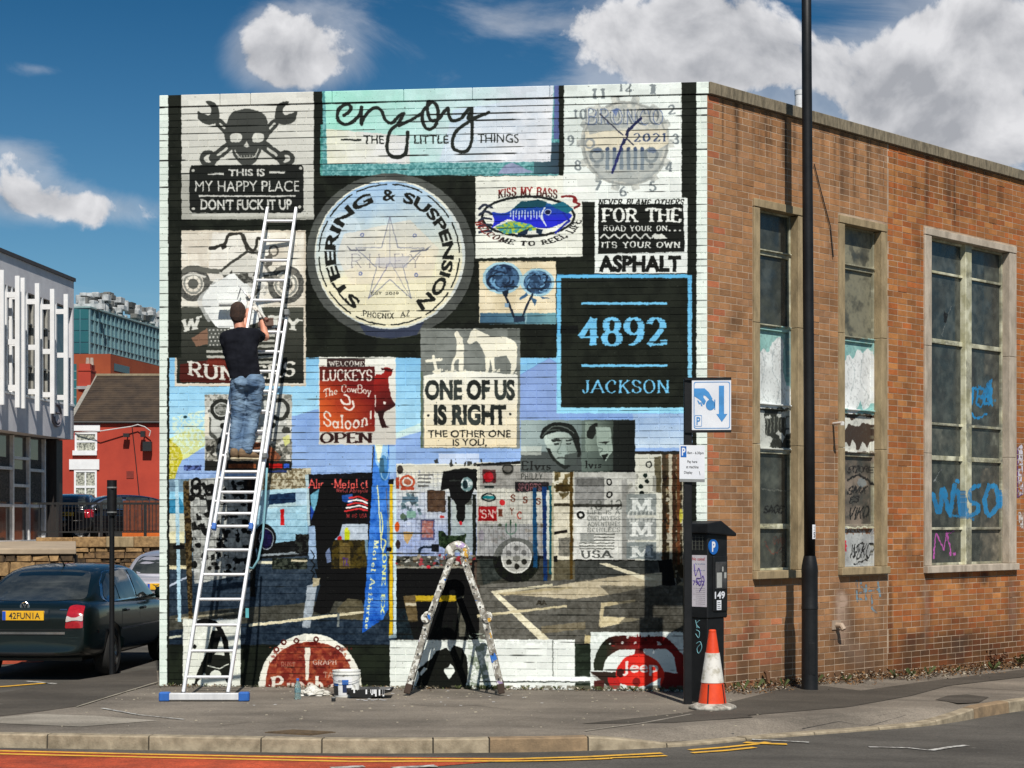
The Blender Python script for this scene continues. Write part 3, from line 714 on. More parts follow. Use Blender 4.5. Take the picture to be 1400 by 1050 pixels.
    c.rect(779, 645, 783, 803, (92, 72, 30)); c.rect(754, 660, 757, 800, (176, 170, 140))
    c.rect(784, 640, 868, 766, grad((176, 176, 168), (212, 212, 204), 0, 640, 0, 766, .6)); c.rect(786, 652, 826, 690, (142, 142, 138)); c.rect(788, 655, 826, 665, (110, 110, 106))
    for y in (659, 676): c.ring(833, y, 3, 4, 2, (36, 36, 34))
    c.slab('48 12', 802, 683, 850, 697, (110, 112, 106), .16, .12, .12); c.rect(783, 689, 850, 693, (66, 66, 60)); c.rect(785, 697, 802, 713, (214, 214, 206)); c.ring(794, 704, 4, 4, 3, (40, 40, 38))
    for k, q in enumerate(('LIFE IS A', 'CHELNIVERS', 'ADVENTURES', 'SCHILEES')): c.slab(q, 803, 697 + k * 8, 848, 703.5 + k * 8, (128, 130, 124), .2, .12, .14)
    c.rect(793, 729, 812, 741, (158, 160, 154))
    for k in range(6): c.rect(812 if k < 3 else 792, 730 + k * 3.9, 840, 731.3 + k * 3.9, (86, 88, 82))
    c.slab('USA', 794, 752, 838, 763, (92, 94, 90), .2, .14, .22)
    c.rect(784, 765, 905, 767, (40, 40, 34))
    c.rect(868, 618, 906, 766, (204, 204, 190)); c.rect(850, 655, 858, 766, (150, 150, 144)); clutter(c, 858, 648, 872, 668, [(150, 150, 140), (186, 186, 176)], 12, 2, 4, 22)
    c.ring(887, 635, 3.5, 4, 2, (50, 52, 48))
    for x, y in ((882, 650), (884, 658), (876, 665), (877, 674)): c.ell(x, y, 3, 3, (34, 48, 42))
    for k, (y0, y1) in enumerate(((675, 704), (708, 738), (741, 764))):
        c.rect(856, y0, 897, y1, ((140, 146, 142), (150, 154, 150), (132, 140, 138))[k]); c.slab('M', 861, y0 + 5, 893, y1 - 2 - 3 * (k < 2), ((206, 210, 204), (212, 214, 208), (204, 208, 202))[k], .2, .12, .26)
    for k in range(7): c.slab('F', 859 + k * 5.4, 699.5, 862 + k * 5.4, 704, (206, 208, 200), .3, .2, 0.); c.rect(859 + k * 5.4, 709, 862.5 + k * 5.4, 713, (206, 208, 200), .8)
    c.polyf([894, 625, 904, 624, 904, 675, 896, 672], (96, 90, 68)); c.rect(892, 650, 897, 672, (150, 150, 140))
    # rusty posts
    c.rect(905, 618, 935, 790, (70, 60, 42)); clutter(c, 905, 618, 935, 770, [(42, 34, 24), (104, 74, 48), (186, 180, 160), (126, 84, 52), (150, 140, 110)], 130, 1, 5, 23)
    for x, k in ((906, (58, 48, 34)), (914, (196, 190, 170)), (919, (70, 48, 32)), (925, (110, 66, 40)), (932, (190, 186, 168))): c.polyf([x, 619, x + 4.5, 619, x + 5, 772, x + 1, 772], k, .85)
    c.rect(868, 617, 934, 621, (34, 32, 26)); c.ell(931, 705, 2.5, 10, (206, 200, 64), .8); c.polyf([898, 766, 918, 764, 924, 800, 908, 806, 900, 790], (26, 24, 20)); c.polyf([922, 770, 935, 800, 935, 850, 928, 850, 926, 810], mot((140, 132, 110), (50, 46, 38), 'n3'))
    # market floor with lines
    c.polyf([786, 767, 900, 768, 905, 800, 935, 800, 935, 880, 655, 880, 655, 800, 700, 796, 786, 792], grad((108, 106, 98), (92, 90, 82), 700, 0, 935, 0, .6))
    c.polyf([786, 767, 900, 767, 900, 782, 850, 786, 786, 794], (76, 78, 74)); c.polyf([786, 796, 850, 787, 905, 783, 905, 800, 870, 806, 820, 815, 780, 819, 700, 813, 740, 804], (190, 178, 150)); c.polyf([818, 770, 830, 770, 896, 792, 880, 793], (214, 206, 178))
    c.polyf([672, 808, 755, 798, 756, 801, 676, 812], (206, 198, 168)); c.polyf([676, 811, 782, 801, 782, 804, 690, 814], (186, 172, 136))
    c.polyf([670, 808, 680, 810, 752, 874, 736, 874], (226, 218, 188)); c.polyf([652, 840, 775, 827, 775, 830, 652, 844], (206, 194, 158))
    c.polyf([822, 824, 868, 820, 868, 823, 826, 829, 823, 856, 818, 857], (190, 176, 140)); c.polyf([821, 842, 880, 846, 850, 852, 820, 858], (206, 192, 154)); c.polyf([740, 856, 800, 850, 800, 860, 740, 866], (140, 128, 100), .7); c.polyf([800, 868, 810, 870, 806, 880, 798, 880], (200, 184, 140))
    c.polyf([820, 800, 905, 802, 935, 840, 935, 866, 830, 866, 860, 840], (78, 76, 68), .6); c.slab('AA', 733, 820, 748, 827, (70, 66, 56), .26, .2, .2)
    # ---------------- Elvis panel
    c.rect(712, 574, 868, 645, grad((152, 168, 166), (70, 84, 78), 720, 0, 868, 0, .4)); c.rect(712, 618, 868, 645, (56, 60, 58), .8); c.rect(795, 574, 868, 645, grad((96, 110, 102), (18, 22, 18), 795, 0, 868, 0, .4)); c.rect(712, 610, 740, 622, (206, 212, 200), .6)
    c.rect(800, 576, 845, 618, grad((134, 150, 138), (30, 36, 30), 800, 0, 852, 0))
    c.poly(spline([(738, 596), (744, 584), (757, 578), (775, 578), (786, 586), (792, 600), (794, 622), (788, 622), (782, 598), (770, 590), (752, 592), (742, 600)], 6, True), (26, 30, 26))
    c.poly(spline([(744, 598), (754, 592), (772, 591), (782, 600), (788, 620), (776, 634), (764, 636), (756, 622), (748, 612)], 6, True), grad((184, 198, 188), (112, 126, 118), 752, 600, 788, 622, .5)); c.polyf([753, 601, 760, 599, 767, 601, 766, 603, 755, 604], (40, 44, 40)); c.polyf([756, 606, 765, 605, 764, 608, 758, 609], (52, 58, 54)); c.polyf([746, 612, 753, 614, 756, 624, 762, 630, 772, 636, 784, 634, 772, 642, 756, 630], (30, 34, 30)); c.polyf([762, 612, 772, 609, 776, 622, 766, 626], (150, 166, 158), .8); c.polyf([772, 622, 790, 618, 786, 636, 772, 636], (70, 78, 74))
    c.poly(spline([(802, 596), (806, 584), (816, 578), (815, 590), (810, 600)], 5, True), (28, 32, 28)); c.polyf([814, 584, 834, 584, 838, 616, 828, 630, 820, 622, 816, 606], (146, 162, 150)); c.polyf([818, 604, 834, 604, 828, 607], (30, 34, 30)); c.polyf([822, 622, 832, 620, 826, 630], (20, 24, 20)); c.polyf([773, 601, 782, 600, 784, 602, 774, 603], (40, 46, 42)); c.polyf([774, 606, 781, 605, 781, 607, 775, 608], (52, 58, 54)); c.stroke(spline([(768, 600), (766, 610), (762, 618), (767, 620)]), 1.8, (110, 124, 116)); c.stroke(spline([(762, 626), (768, 625), (776, 627)]), 2, (60, 66, 62)); c.stroke(spline([(745, 592), (756, 583), (772, 584), (784, 592)]), 1.6, (90, 98, 92)); c.stroke(spline([(742, 596), (752, 588), (766, 588)]), 1.4, (70, 78, 72)); c.stroke(spline([(818, 612), (824, 614), (820, 619)]), 1.4, (90, 104, 96)); c.rect(838, 575, 868, 645, (16, 19, 16), .85)
    c.slab('Elvis', 713, 630, 753, 643, (28, 30, 28), .16, .1, .2); c.slab('lvis', 800, 630, 822, 640, (14, 16, 14), .16, .1, .2); c.slab('PHILLY', 712, 647, 742, 656, (70, 72, 68), .16, .1, .14)
    # ---------------- plain painted frames on black
    c.rect(229, 655, 231, 945, BK)
    c.rect(228, 881, 541, 960, mot((16, 21, 13), (26, 32, 21), 'n1')); c.rect(247, 868, 352, 882, (50, 62, 76), .6)
    # skull sign
    c.rect(248, 90, 429, 300, grad((214, 213, 204), (190, 190, 180), 0, 130, 0, 300, .5)); c.polyf([248, 240, 258, 240, 262, 296, 429, 296, 429, 300, 248, 300], (150, 150, 140), .6)
    G = (58, 60, 56)
    for sx in (1, -1):
        X = lambda x: 338 + sx * (x - 338)
        c.stroke([(X(312), 180), (X(300), 168)], 12, G); c.stroke([(X(307), 175), (X(301), 169)], 3, (200, 200, 190))
        c.poly(spline([(X(270), 152), (X(272), 164), (X(282), 170), (X(294), 169), (X(300), 160), (X(297), 144), (X(288), 139), (X(281), 140), (X(289), 148), (X(287), 157), (X(277), 155)], 6, True), G)
        c.stroke([(X(316), 198), (X(292), 216)], 13, G); c.stroke([(X(310), 203), (X(298), 212)], 3.5, (196, 196, 186)); c.ring(X(285), 217, 9, 8.5, 6, G)
    c.poly(spline([(313, 160), (320, 152), (338, 149), (357, 153), (364, 162), (367, 176), (367, 188), (360, 196), (357, 206), (350, 220), (342, 226), (332, 226), (320, 214), (316, 200), (308, 192), (308, 176)], 6, True), (64, 66, 62))
    for x in (323, 353): c.poly(spline([(x - 8, 186), (x - 4, 182), (x + 6, 183), (x + 8, 189), (x + 4, 194), (x - 7, 194)], 5, True), (206, 206, 196))
    c.polyf([337, 193, 341, 200, 337, 202, 333, 200], (206, 206, 196)); c.stroke(spline([(321, 205), (326, 214), (336, 216), (348, 214), (353, 204)]), 1.6, (190, 190, 180))
    for k in range(7): c.rect(325 + k * 4, 212, 326.4 + k * 4, 218, (150, 150, 142))
    c.fill([[(262, 226), (413, 225), (415, 230), (415, 286), (411, 291), (263, 291), (259, 287), (259, 230)]], (27, 29, 26))
    for x, y in ((264, 233), (411, 230), (264, 285), (410, 283)): c.ell(x, y, 2.2, 2, (186, 186, 176))
    LT = (202, 202, 194)
    c.text('THIS IS', 312, 231, 362, 241, LT, .03); c.rect(284, 236, 306, 239, LT); c.rect(368, 234, 390, 237, LT)
    c.text('MY HAPPY PLACE', 267, 247, 409, 262, LT); c.rect(272, 267, 404, 269, LT); c.text("DON'T FUCK IT UP", 274, 272, 399, 287, LT, .03)
    # enjoy panel
    c.rect(430, 90, 442, 240, BK); c.rect(438, 170, 446, 240, mot((54, 120, 116), (90, 160, 150), 'n3'))
    c.rect(441, 90, 766, 240, mot((72, 134, 136), (120, 176, 176), 'n3', .35, .65)); c.rect(730, 195, 766, 238, grad((64, 96, 104), (50, 66, 80), 730, 0, 766, 0)); c.polyf([680, 238, 690, 226, 700, 222, 730, 236], (150, 146, 180), .8)
    c.polyf([444, 90, 758, 90, 753, 221, 447, 224], grad((158, 220, 202), (206, 214, 222), 450, 120, 690, 200, .35))
    c.polyf([446, 176, 560, 186, 560, 224, 447, 224], grad((232, 222, 200), (218, 214, 220), 450, 220, 570, 170, .8), .85); c.polyf([620, 150, 755, 130, 753, 221, 600, 222], grad((190, 208, 226), (226, 226, 228), 620, 140, 700, 220, .8), .8); c.polyf([758, 90, 765, 90, 764, 190, 757, 190], (88, 100, 150))
    EK = (32, 36, 32)
    c.stroke(spline([(470, 158), (478, 152), (479, 145), (472, 143), (463, 150), (462, 163), (471, 170), (483, 166), (493, 154), (494, 147), (494, 170), (498, 160), (510, 148), (520, 150), (527, 164), (536, 168), (546, 158), (550, 155)], 8), 4.6, EK)
    c.stroke(spline([(552, 155), (545, 168), (533, 180), (529, 200), (533, 212), (543, 215), (555, 208), (557, 180)], 8), 4.6, EK); c.stroke(spline([(545, 172), (565, 162), (578, 154)], 6), 4.4, EK)
    c.stroke(spline([(590, 140), (578, 152), (579, 170), (586, 177), (596, 170), (599, 150), (592, 140), (584, 142), (588, 164), (600, 162), (606, 154), (612, 148), (614, 158), (618, 165), (630, 162), (640, 150), (645, 148)], 8), 4.6, EK)
    c.stroke(spline([(645, 150), (640, 162), (652, 160), (668, 154), (648, 163), (625, 178), (618, 196), (624, 206), (638, 206), (645, 190), (645, 152)], 8), 4.6, EK)
    c.rect(466, 190, 494, 192.5, EK); c.text('THE', 497, 185, 525, 197, EK, .01); c.text('LITTLE', 566, 185, 613, 196.5, EK, .01); c.text('THINGS', 653, 183, 709, 195, EK)
    # clock panel
    c.rect(764, 90, 771, 240, BK); c.rect(771, 90, 932, 276, grad((216, 224, 218), (232, 236, 230), 780, 120, 900, 260, .5)); c.rect(770, 238, 815, 276, (226, 230, 224))
    c.poly(spline([(826, 148), (846, 138), (870, 140), (896, 150), (912, 170), (914, 200), (906, 228), (888, 246), (860, 254), (828, 248), (804, 230), (794, 200), (800, 168)], 7, True), mot((168, 172, 166), (206, 204, 192), 'n2', .3, .7))
    for k in range(14): a = k * .4488; c.poly([(855 + 54 * math.cos(a - .11), 196 + 53 * math.sin(a - .11)), (855 + 67 * math.cos(a - .08), 196 + 66 * math.sin(a - .08)), (855 + 67 * math.cos(a + .08), 196 + 66 * math.sin(a + .08)), (855 + 54 * math.cos(a + .11), 196 + 53 * math.sin(a + .11))], mot((150, 154, 150), (196, 196, 186), 'n2'), .75)
    c.ring(855, 196, 57, 56, 3, (128, 132, 130), .6)
    c.polyf([800, 180, 910, 176, 914, 196, 900, 204, 800, 206], (226, 216, 190), .8); c.polyf([800, 206, 905, 204, 900, 236, 870, 252, 820, 244], (160, 166, 164), .6); c.polyf([798, 156, 830, 150, 860, 172, 806, 184], (150, 156, 156), .7)
    c.slab('BRONCO', 800, 147, 903, 171, (112, 120, 126), .24, .14, .18); c.slab('BRONCO', 801, 146, 904, 169, (186, 188, 182), .16, .1, .14); c.slab('BRONCO', 804, 149, 906, 171, (96, 112, 146), .06, .04, .06); c.polyf([836, 150, 846, 148, 842, 160], (80, 100, 150), .7)
    c.slab('2021', 866, 182, 910, 194, (66, 80, 110), .17, .1, .12)
    for k in range(6): c.rect(828 + k * 9.5, 203, 833 + k * 9.5, 232, (120, 132, 140)); c.ell(830.5 + k * 9.5, 204, 2.6, 3, (70, 84, 110))
    for x in (816, 890): c.ring(x, 212, 8, 9, 4, (128, 136, 138)); c.ell(x, 226, 4, 4, (140, 146, 146)); c.ell(x + 1, 206, 6, 3, (84, 100, 130), .7)
    NUM = (126, 134, 136)
    for q, x, y in (('12', 855, 119), ('11', 818, 128), ('1', 892, 122), ('10', 793, 156), ('2', 918, 150), ('9', 780, 192), ('3', 924, 190), ('8', 790, 226), ('4', 914, 228), ('7', 818, 254), ('5', 892, 255), ('6', 852, 262)):
        w_ = 5 + 4 * (len(q) - 1); c.slab(q, x - w_, y - 7, x + w_, y + 7, NUM, .2, .14, .16)
    c.ring(806, 196, 6, 6, 3, (150, 154, 152)); c.stroke([(820, 156), (866, 198)], 2, (66, 68, 80)); c.stroke([(858, 180), (876, 162)], 4, (28, 34, 74)); c.stroke([(853, 190), (837, 236)], 3.4, (40, 46, 96)); c.stroke([(860, 176), (852, 196)], 4, (34, 38, 70)); c.ell(854, 187, 2.5, 2.5, (220, 210, 190))
    c.slab('MI', 782, 239, 796, 246, (110, 56, 48), .24, .14, .3)
    # round steering sign
    c.ell(534, 350, 115, 113, mot((72, 75, 71), (82, 85, 80), 'n1')); c.polyf([490, 440, 580, 440, 570, 458, 534, 463, 500, 458], (46, 54, 78), .8)
    c.ell(533, 348, 103, 102, mot((200, 206, 202), (222, 222, 206), 'n1')); c.ell(532, 348, 100, 100, grad((158, 190, 220), (226, 220, 190), 500, 258, 530, 380, .4))
    c.ell(470, 330, 26, 40, (206, 222, 232), .5); c.polyf([470, 320, 560, 300, 600, 340, 590, 380, 480, 390, 460, 350], (222, 210, 190), .55)
    for a in range(12):
        c.stroke(arc(532, 348, 96, 96, a * 30 + 3, a * 30 + 28), 1.8, (34, 36, 32))
    TW = lambda a0, a1: ringwarp(532, 348, 81, 81, 15.5, a0, a1, 0, 1, 0, 1)
    c.text('STEERING', 0, 0, 1, 1, (26, 28, 24), .035, warp=TW(-148, -17)); c.text('&', 0, 0, 1, 1, (26, 28, 24), .02, warp=TW(-6.5, 6.5)); c.text('SUSPENSION', 0, 0, 1, 1, (26, 28, 24), .035, warp=TW(14, 150))
    st = []
    for k in range(10):
        r_ = 62 if k % 2 == 0 else 24; st.append((533 + r_ * .8 * math.sin(k * math.pi / 5), 358 - r_ * math.cos(k * math.pi / 5)))
    c.stroke(st, 1.2, (120, 124, 140), .8, closed=True); c.stroke([st[0], (533, 358), st[4]], 1., (130, 132, 146), .7); c.stroke([(533, 358), st[6]], 1.4, (120, 120, 150), .7)
    c.slab('RILEY', 480, 347, 576, 366, (96, 92, 110), .03, .03, .1, gap=.4); c.polyf([515, 352, 560, 350, 556, 366, 512, 364], (170, 172, 186), .5); c.polyf([474, 336, 480, 341, 500, 341, 500, 343, 478, 343], (110, 112, 120)); c.polyf([590, 336, 583, 343, 560, 345, 562, 342, 580, 341], (110, 112, 120))
    for x, y in ((495, 321), (567, 322), (493, 374), (569, 376)): c.ring(x, y, 2, 2, 1.4, (110, 120, 160))
    c.slab('EST 2019', 507, 399, 545, 403, (60, 60, 50), .2, .14, .1); c.slab('PHOENIX  AZ', 496, 424, 560, 432, (50, 50, 42), .18, .12, .14, warp=lambda q: np.stack([q[:, 0], q[:, 1] + 4 - (q[:, 0] - 528) ** 2 / 260], 1))
    # fish sign
    c.poly([(650, 241), (770, 240), (770, 262), (796, 276), (796, 351), (650, 353)], (226, 227, 215)); c.rect(770, 238, 814, 275, (226, 229, 222))
    fx, fy = 722, 296
    c.ring(fx, fy, 63, 27, 3.4, (24, 28, 28)); c.ell(fx, fy, 60, 24, (226, 227, 215))
    c.poly(spline([(672, 290), (690, 291), (705, 283), (725, 276), (750, 278), (772, 288), (782, 295), (770, 304), (748, 312), (720, 308), (696, 300), (678, 308), (672, 312), (676, 300)], 7, True), grad((24, 96, 118), (34, 40, 190), 0, 274, 0, 300, .3))
    c.polyf([676, 310, 700, 302, 725, 306, 735, 314, 712, 318, 690, 320], mot((170, 190, 60), (60, 140, 150), 'n3')); c.polyf([700, 286, 712, 276, 735, 273, 748, 276, 745, 283, 716, 284], (20, 70, 84)); c.polyf([733, 312, 742, 314, 740, 322, 733, 318], (22, 40, 60)); c.polyf([708, 318, 724, 312, 720, 320, 708, 324], (22, 40, 60))
    for k in range(12): c.rect(697 + k * 4, 289 - (k % 3), 698.5 + k * 4, 297 + (k % 2) * 3, (196, 210, 226))
    c.stroke(spline([(745, 284), (740, 296), (746, 308)]), 2, (214, 220, 226)); c.ell(749, 290, 3.5, 3, (20, 24, 60)); c.ring(749, 290, 4, 3.6, 1, (190, 200, 220)); c.polyf([752, 280, 770, 276, 783, 286, 776, 292, 762, 286], (26, 100, 120)); c.stroke([(770, 290), (778, 302), (760, 318)], 3, (30, 40, 150))
    for k in range(5): c.stroke(spline([(672, 284 + k * 8), (662, 280 + k * 9), (655, 286 + k * 8)]), 3.2, (40, 46, 60))
    c.stroke(spline([(768, 269), (778, 268), (786, 270), (787, 276), (792, 280), (785, 284)]), 3, (116, 32, 32)); c.ell(786, 274, 3, 4, (130, 34, 34))
    RD = grad((150, 34, 32), (24, 26, 24), 0, 258, 0, 270)
    up = lambda q: np.stack([q[:, 0], q[:, 1] + (q[:, 0] - 720) ** 2 / 420], 1)
    c.slab('KISS MY BASS', 681, 255, 762, 268, RD, .24, .12, .2, warp=up)
    dn = lambda q: np.stack([q[:, 0], q[:, 1] - (q[:, 0] - 716) ** 2 / 130], 1)
    c.slab('WELCOME TO REEL LIFE', 0, 0, 1, 1, grad((130, 36, 32), (30, 30, 28), 655, 0, 690, 0), .22, .12, .2, warp=ringwarp(fx, fy, 68, 37, 10, 262, 98, 0, 1, 0, 1, True)); c.poly([(770, 312), (790, 290), (796, 300), (780, 322)], (140, 36, 34), .0)
    # road sign
    c.rect(813, 269, 940, 374, (228, 232, 226)); c.polyf([818, 279, 934, 279, 936, 344, 818, 347], (20, 22, 18))
    c.slab('NEVER BLAME OTHERS', 818, 272, 935, 281, (22, 24, 20), .22, .14, .2, warp=lambda q: np.stack([q[:, 0] - (q[:, 1] - 276) * .2, q[:, 1]], 1))
    c.slab('FOR THE', 822, 284, 932, 304, (228, 230, 222), .22, .1, .22, gap=.12); c.slab('ROAD YOUR ON', 825, 308, 912, 316, (224, 226, 218), .2, .12, .16)
    for k in range(3): c.rect(914 + k * 7, 314, 917 + k * 7, 316, (220, 222, 214))
    for k in range(6): c.stroke(spline([(821 + k * 14, 325), (826 + k * 14, 320), (830 + k * 14, 324), (833 + k * 14, 326)]), 2.2, (206, 208, 200))
    c.polyf([890, 322, 905, 319, 912, 326, 895, 327], (214, 216, 206)); c.slab('ITS YOUR OWN', 822, 330, 930, 339, (224, 226, 218), .2, .12, .16)
    c.text('ASPHALT', 818, 349, 931, 372, (18, 20, 16), .05)
    # 4892 sign
    BL = (112, 188, 226)
    c.rect(761, 375, 946, 565, grad((96, 178, 222), (150, 212, 234), 0, 375, 0, 565, .3)); c.rect(767, 380, 940, 557, mot((20, 24, 17), (29, 33, 25), 'n1')); c.rect(761, 445, 790, 456, (10, 12, 9)); c.rect(761, 445, 766, 458, (96, 178, 222))
    c.rect(795, 413, 912, 416.5, BL); c.rect(795, 498, 912, 501.5, BL)
    c.slab('4892', 790, 433, 912, 474, BL, .24, .07, .12, gap=.14); c.slab('JACKSON', 795, 519, 915, 538, BL, .15, .05, .16, gap=.16)
    # roses
    c.rect(655, 357, 760, 443, mot((214, 200, 166), (226, 214, 184), 'n1')); c.rect(656, 428, 760, 443, grad((56, 88, 112), (104, 150, 158), 656, 0, 760, 0, .6)); c.rect(718, 429, 720, 443, (160, 190, 196), .7)
    for x, y, rx, ry in ((687, 380, 24, 20), (735, 386, 20, 17)):
        c.ell(x, y, rx + 3, ry + 2, (150, 196, 216), .85); c.ell(x, y, rx - 1, ry - 1, mot((40, 62, 88), (70, 104, 138), 'n2'))
        rp = random.Random(int(x))
        for k in range(15):
            q = rp.uniform(0, 6.28); r_ = rp.uniform(.15, .62); a0 = math.degrees(q) + rp.uniform(-70, 10); e = rp.uniform(.28, .5)
            c.stroke(arc(x + rx * r_ * math.cos(q), y + ry * r_ * math.sin(q), rx * e, ry * e, a0, a0 + rp.uniform(80, 150)), rp.uniform(1.4, 2.8), rp.choice(((112, 158, 190), (22, 34, 54), (28, 44, 68), (84, 124, 158))))
    c.stroke(spline([(689, 400), (694, 412), (703, 434)]), 3, (28, 36, 48)); c.stroke(spline([(728, 402), (722, 414), (714, 434)]), 3, (30, 40, 54)); c.polyf([702, 432, 716, 432, 718, 440, 702, 440], (34, 48, 66)); c.polyf([709, 408, 720, 400, 722, 404, 712, 410], (60, 96, 130)); c.polyf([725, 406, 734, 410, 731, 419], (56, 90, 120)); c.polyf([687, 398, 696, 396, 694, 406, 688, 404], (24, 34, 48)); c.rect(688, 391, 708, 393, (22, 30, 40)); c.polyf([738, 405, 752, 408, 742, 409], (60, 90, 120)); c.rect(690, 414, 695, 420, (130, 160, 180))
    # one of us sign
    c.rect(575, 449, 711, 613, mot((112, 116, 110), (126, 130, 124), 'n1')); c.rect(694, 450, 711, 465, (86, 90, 84), .7); c.rect(575, 508, 578, 613, (90, 104, 84))
    CR = (232, 228, 208)
    c.polyf([579, 514, 600, 509, 640, 507, 705, 512, 708, 514, 706, 611, 580, 612], grad((232, 231, 218), (228, 214, 180), 0, 510, 0, 612, .4))
    c.stroke([(592, 487), (597, 508)], 4, CR); c.stroke([(583, 494), (603, 491)], 4, CR); c.ell(597, 508, 6, 3, CR)
    c.poly(spline([(621, 456), (625, 453), (629, 458), (633, 464), (634, 480), (633, 508), (628, 508), (627, 492), (621, 496), (620, 508), (616, 508), (618, 494), (623, 484), (624, 466)], 5, True), CR)
    c.poly([(639, 467), (644, 452), (648, 449), (654, 452), (663, 456), (672, 460), (690, 460), (703, 466), (707, 474), (706, 500), (704, 508), (698, 510), (699, 498), (692, 486), (676, 488), (677, 508), (673, 508), (670, 490), (668, 508), (664, 508), (663, 486), (656, 470), (651, 466), (645, 470), (641, 471)], CR)
    clutter(c, 600, 505, 706, 511, [CR], 20, 1, 3, 31)
    T1 = mot((30, 34, 31), (52, 58, 54), 'n1')
    c.text('ONE OF US', 581, 519, 704, 547, T1, .05); c.text('IS RIGHT', 593, 553, 692, 581, T1, .05); c.ell(586, 568, 1.8, 1.8, (40, 42, 38)); c.ell(697, 566, 1.8, 1.8, (40, 42, 38))
    c.text('THE OTHER ONE', 585, 588, 698, 598, (34, 34, 28), .012); c.text('IS YOU,', 619, 600, 665, 611, (34, 34, 28), .012)
    # saloon sign
    c.rect(436, 488, 541, 608, grad((226, 226, 216), (196, 192, 182), 520, 500, 541, 608, .4)); c.polyf([437, 501, 512, 501, 512, 590, 437, 590], grad((196, 84, 36), (112, 22, 20), 440, 560, 490, 530, .8)); c.polyf([437, 501, 512, 501, 512, 520, 437, 520], (70, 26, 24), .75)
    c.rect(447, 490, 499, 502, (52, 36, 34)); c.slab('WELCOME', 449, 493.5, 498, 500.5, (206, 202, 192), .2, .13, .2)
    c.slab('LUCKEYS', 441, 505, 509, 521, (222, 214, 204), .19, .1, .18, gap=.12)
    bow = lambda q: np.stack([q[:, 0], q[:, 1] + (q[:, 0] - 480) ** 2 / 190], 1)
    c.slab('The CowBoy', 442, 525, 508, 540, (222, 212, 200), .15, .1, .14, gap=.08, warp=bow)
    c.stroke(spline([(466, 546), (470, 552), (478, 552), (477, 543), (471, 540)]), 2.6, (220, 210, 200)); c.stroke(spline([(471, 557), (478, 561), (483, 556), (482, 549)]), 2.6, (220, 210, 200))
    cup = lambda q: np.stack([q[:, 0], q[:, 1] - (q[:, 0] - 474) ** 2 / 190 + 3], 1)
    c.slab('Saloon!', 442, 563, 508, 584, (222, 212, 200), .14, .12, .12, gap=.1, warp=cup)
    c.slab('OPEN', 437, 591, 509, 606, (44, 22, 20), .22, .1, .16, gap=.1)
    c.poly(spline([(512, 516), (522, 512), (526, 507), (523, 504), (528, 502), (536, 505), (535, 513), (531, 516), (532, 530), (536, 546), (541, 554), (528, 562), (520, 564), (512, 560)], 4, True), grad((150, 30, 24), (50, 18, 18), 515, 520, 540, 560, .5)); c.polyf([516, 562, 526, 560, 524, 570, 528, 582, 533, 584, 522, 585, 518, 574], (44, 20, 20)); c.rect(512.5, 540, 514, 556, (214, 206, 196)); c.ell(526, 551, 2, 2, (226, 220, 210)); c.polyf([521, 503, 538, 505, 536, 508, 522, 506], (60, 18, 18))
    # motorcycle panel
    c.rect(239, 315, 418, 528, mot((214, 206, 190), (226, 222, 208), 'n1')); c.rect(242, 420, 415, 524, grad((72, 74, 66), (28, 30, 25), 0, 420, 0, 524, .3)); c.polyf([290, 318, 370, 318, 360, 420, 280, 430], (232, 230, 222), .6)
    DK = (66, 66, 60)
    for x, y, r in ((264, 388, 22), (391, 389, 24)):
        c.ring(x, y, r - 3, r - 2, 8, mot((74, 74, 70), (96, 96, 90), 'n3')); c.ring(x, y, r - 10, r - 9, 3, (140, 140, 132))
        for k in range(8): c.stroke([(x, y), (x + (r - 8) * math.cos(k * .785), y + (r - 8) * math.sin(k * .785))], 1, (120, 120, 112), .7)
        c.ell(x, y, 7, 7, (90, 90, 84))
    c.ell(391, 389, 9, 9, mot((150, 148, 140), (70, 70, 64), 'n3')); c.stroke(spline([(244, 388), (250, 372), (264, 366), (284, 370), (300, 371)]), 7, (98, 98, 90)); c.stroke(spline([(246, 382), (262, 374), (280, 378)]), 3, (206, 204, 194))
    c.poly(spline([(300, 372), (318, 360), (336, 350), (348, 352), (354, 366), (348, 374), (320, 378), (306, 378)], 5, True), (206, 204, 194)); c.stroke([(302, 370), (320, 356), (338, 344), (350, 346)], 3.6, DK); c.stroke([(350, 342), (368, 372), (390, 389)], 4, (120, 118, 110))
    c.polyf([304, 376, 352, 372, 360, 392, 344, 410, 318, 404], mot((110, 110, 102), (60, 60, 56), 'n3')); clutter(c, 306, 372, 370, 408, [(160, 158, 150), (60, 60, 54), (200, 198, 190)], 46, 1.5, 5, 33); c.polyf([362, 350, 372, 346, 372, 362, 364, 366], (90, 88, 82)); c.stroke([(280, 384), (320, 396)], 5, (96, 96, 90))
    c.stroke(spline([(288, 340), (300, 336), (308, 332), (312, 322), (322, 319), (330, 320), (334, 330), (344, 342), (350, 338), (352, 326), (358, 328)]), 4, (52, 50, 44)); c.ell(291, 339, 6, 2.6, (48, 46, 42)); c.polyf([302, 338, 308, 332, 310, 338, 304, 342], (48, 46, 42)); c.ring(374, 343, 6, 7, 2.4, (96, 92, 84)); c.stroke([(332, 322), (338, 340)], 5, (58, 56, 50)); c.polyf([376, 366, 392, 364, 408, 372, 400, 376, 380, 370], (110, 108, 100))
    # fresh white patch being painted
    c.poly(spline([(300, 384), (318, 374), (330, 384), (342, 392), (352, 412), (360, 428), (352, 440), (334, 446), (318, 450), (298, 448), (284, 430), (276, 412), (284, 396)], 6, True), (230, 232, 228)); c.poly(spline([(270, 410), (284, 394), (300, 380), (296, 420), (286, 440), (276, 426)], 5, True), (224, 226, 222), .6)
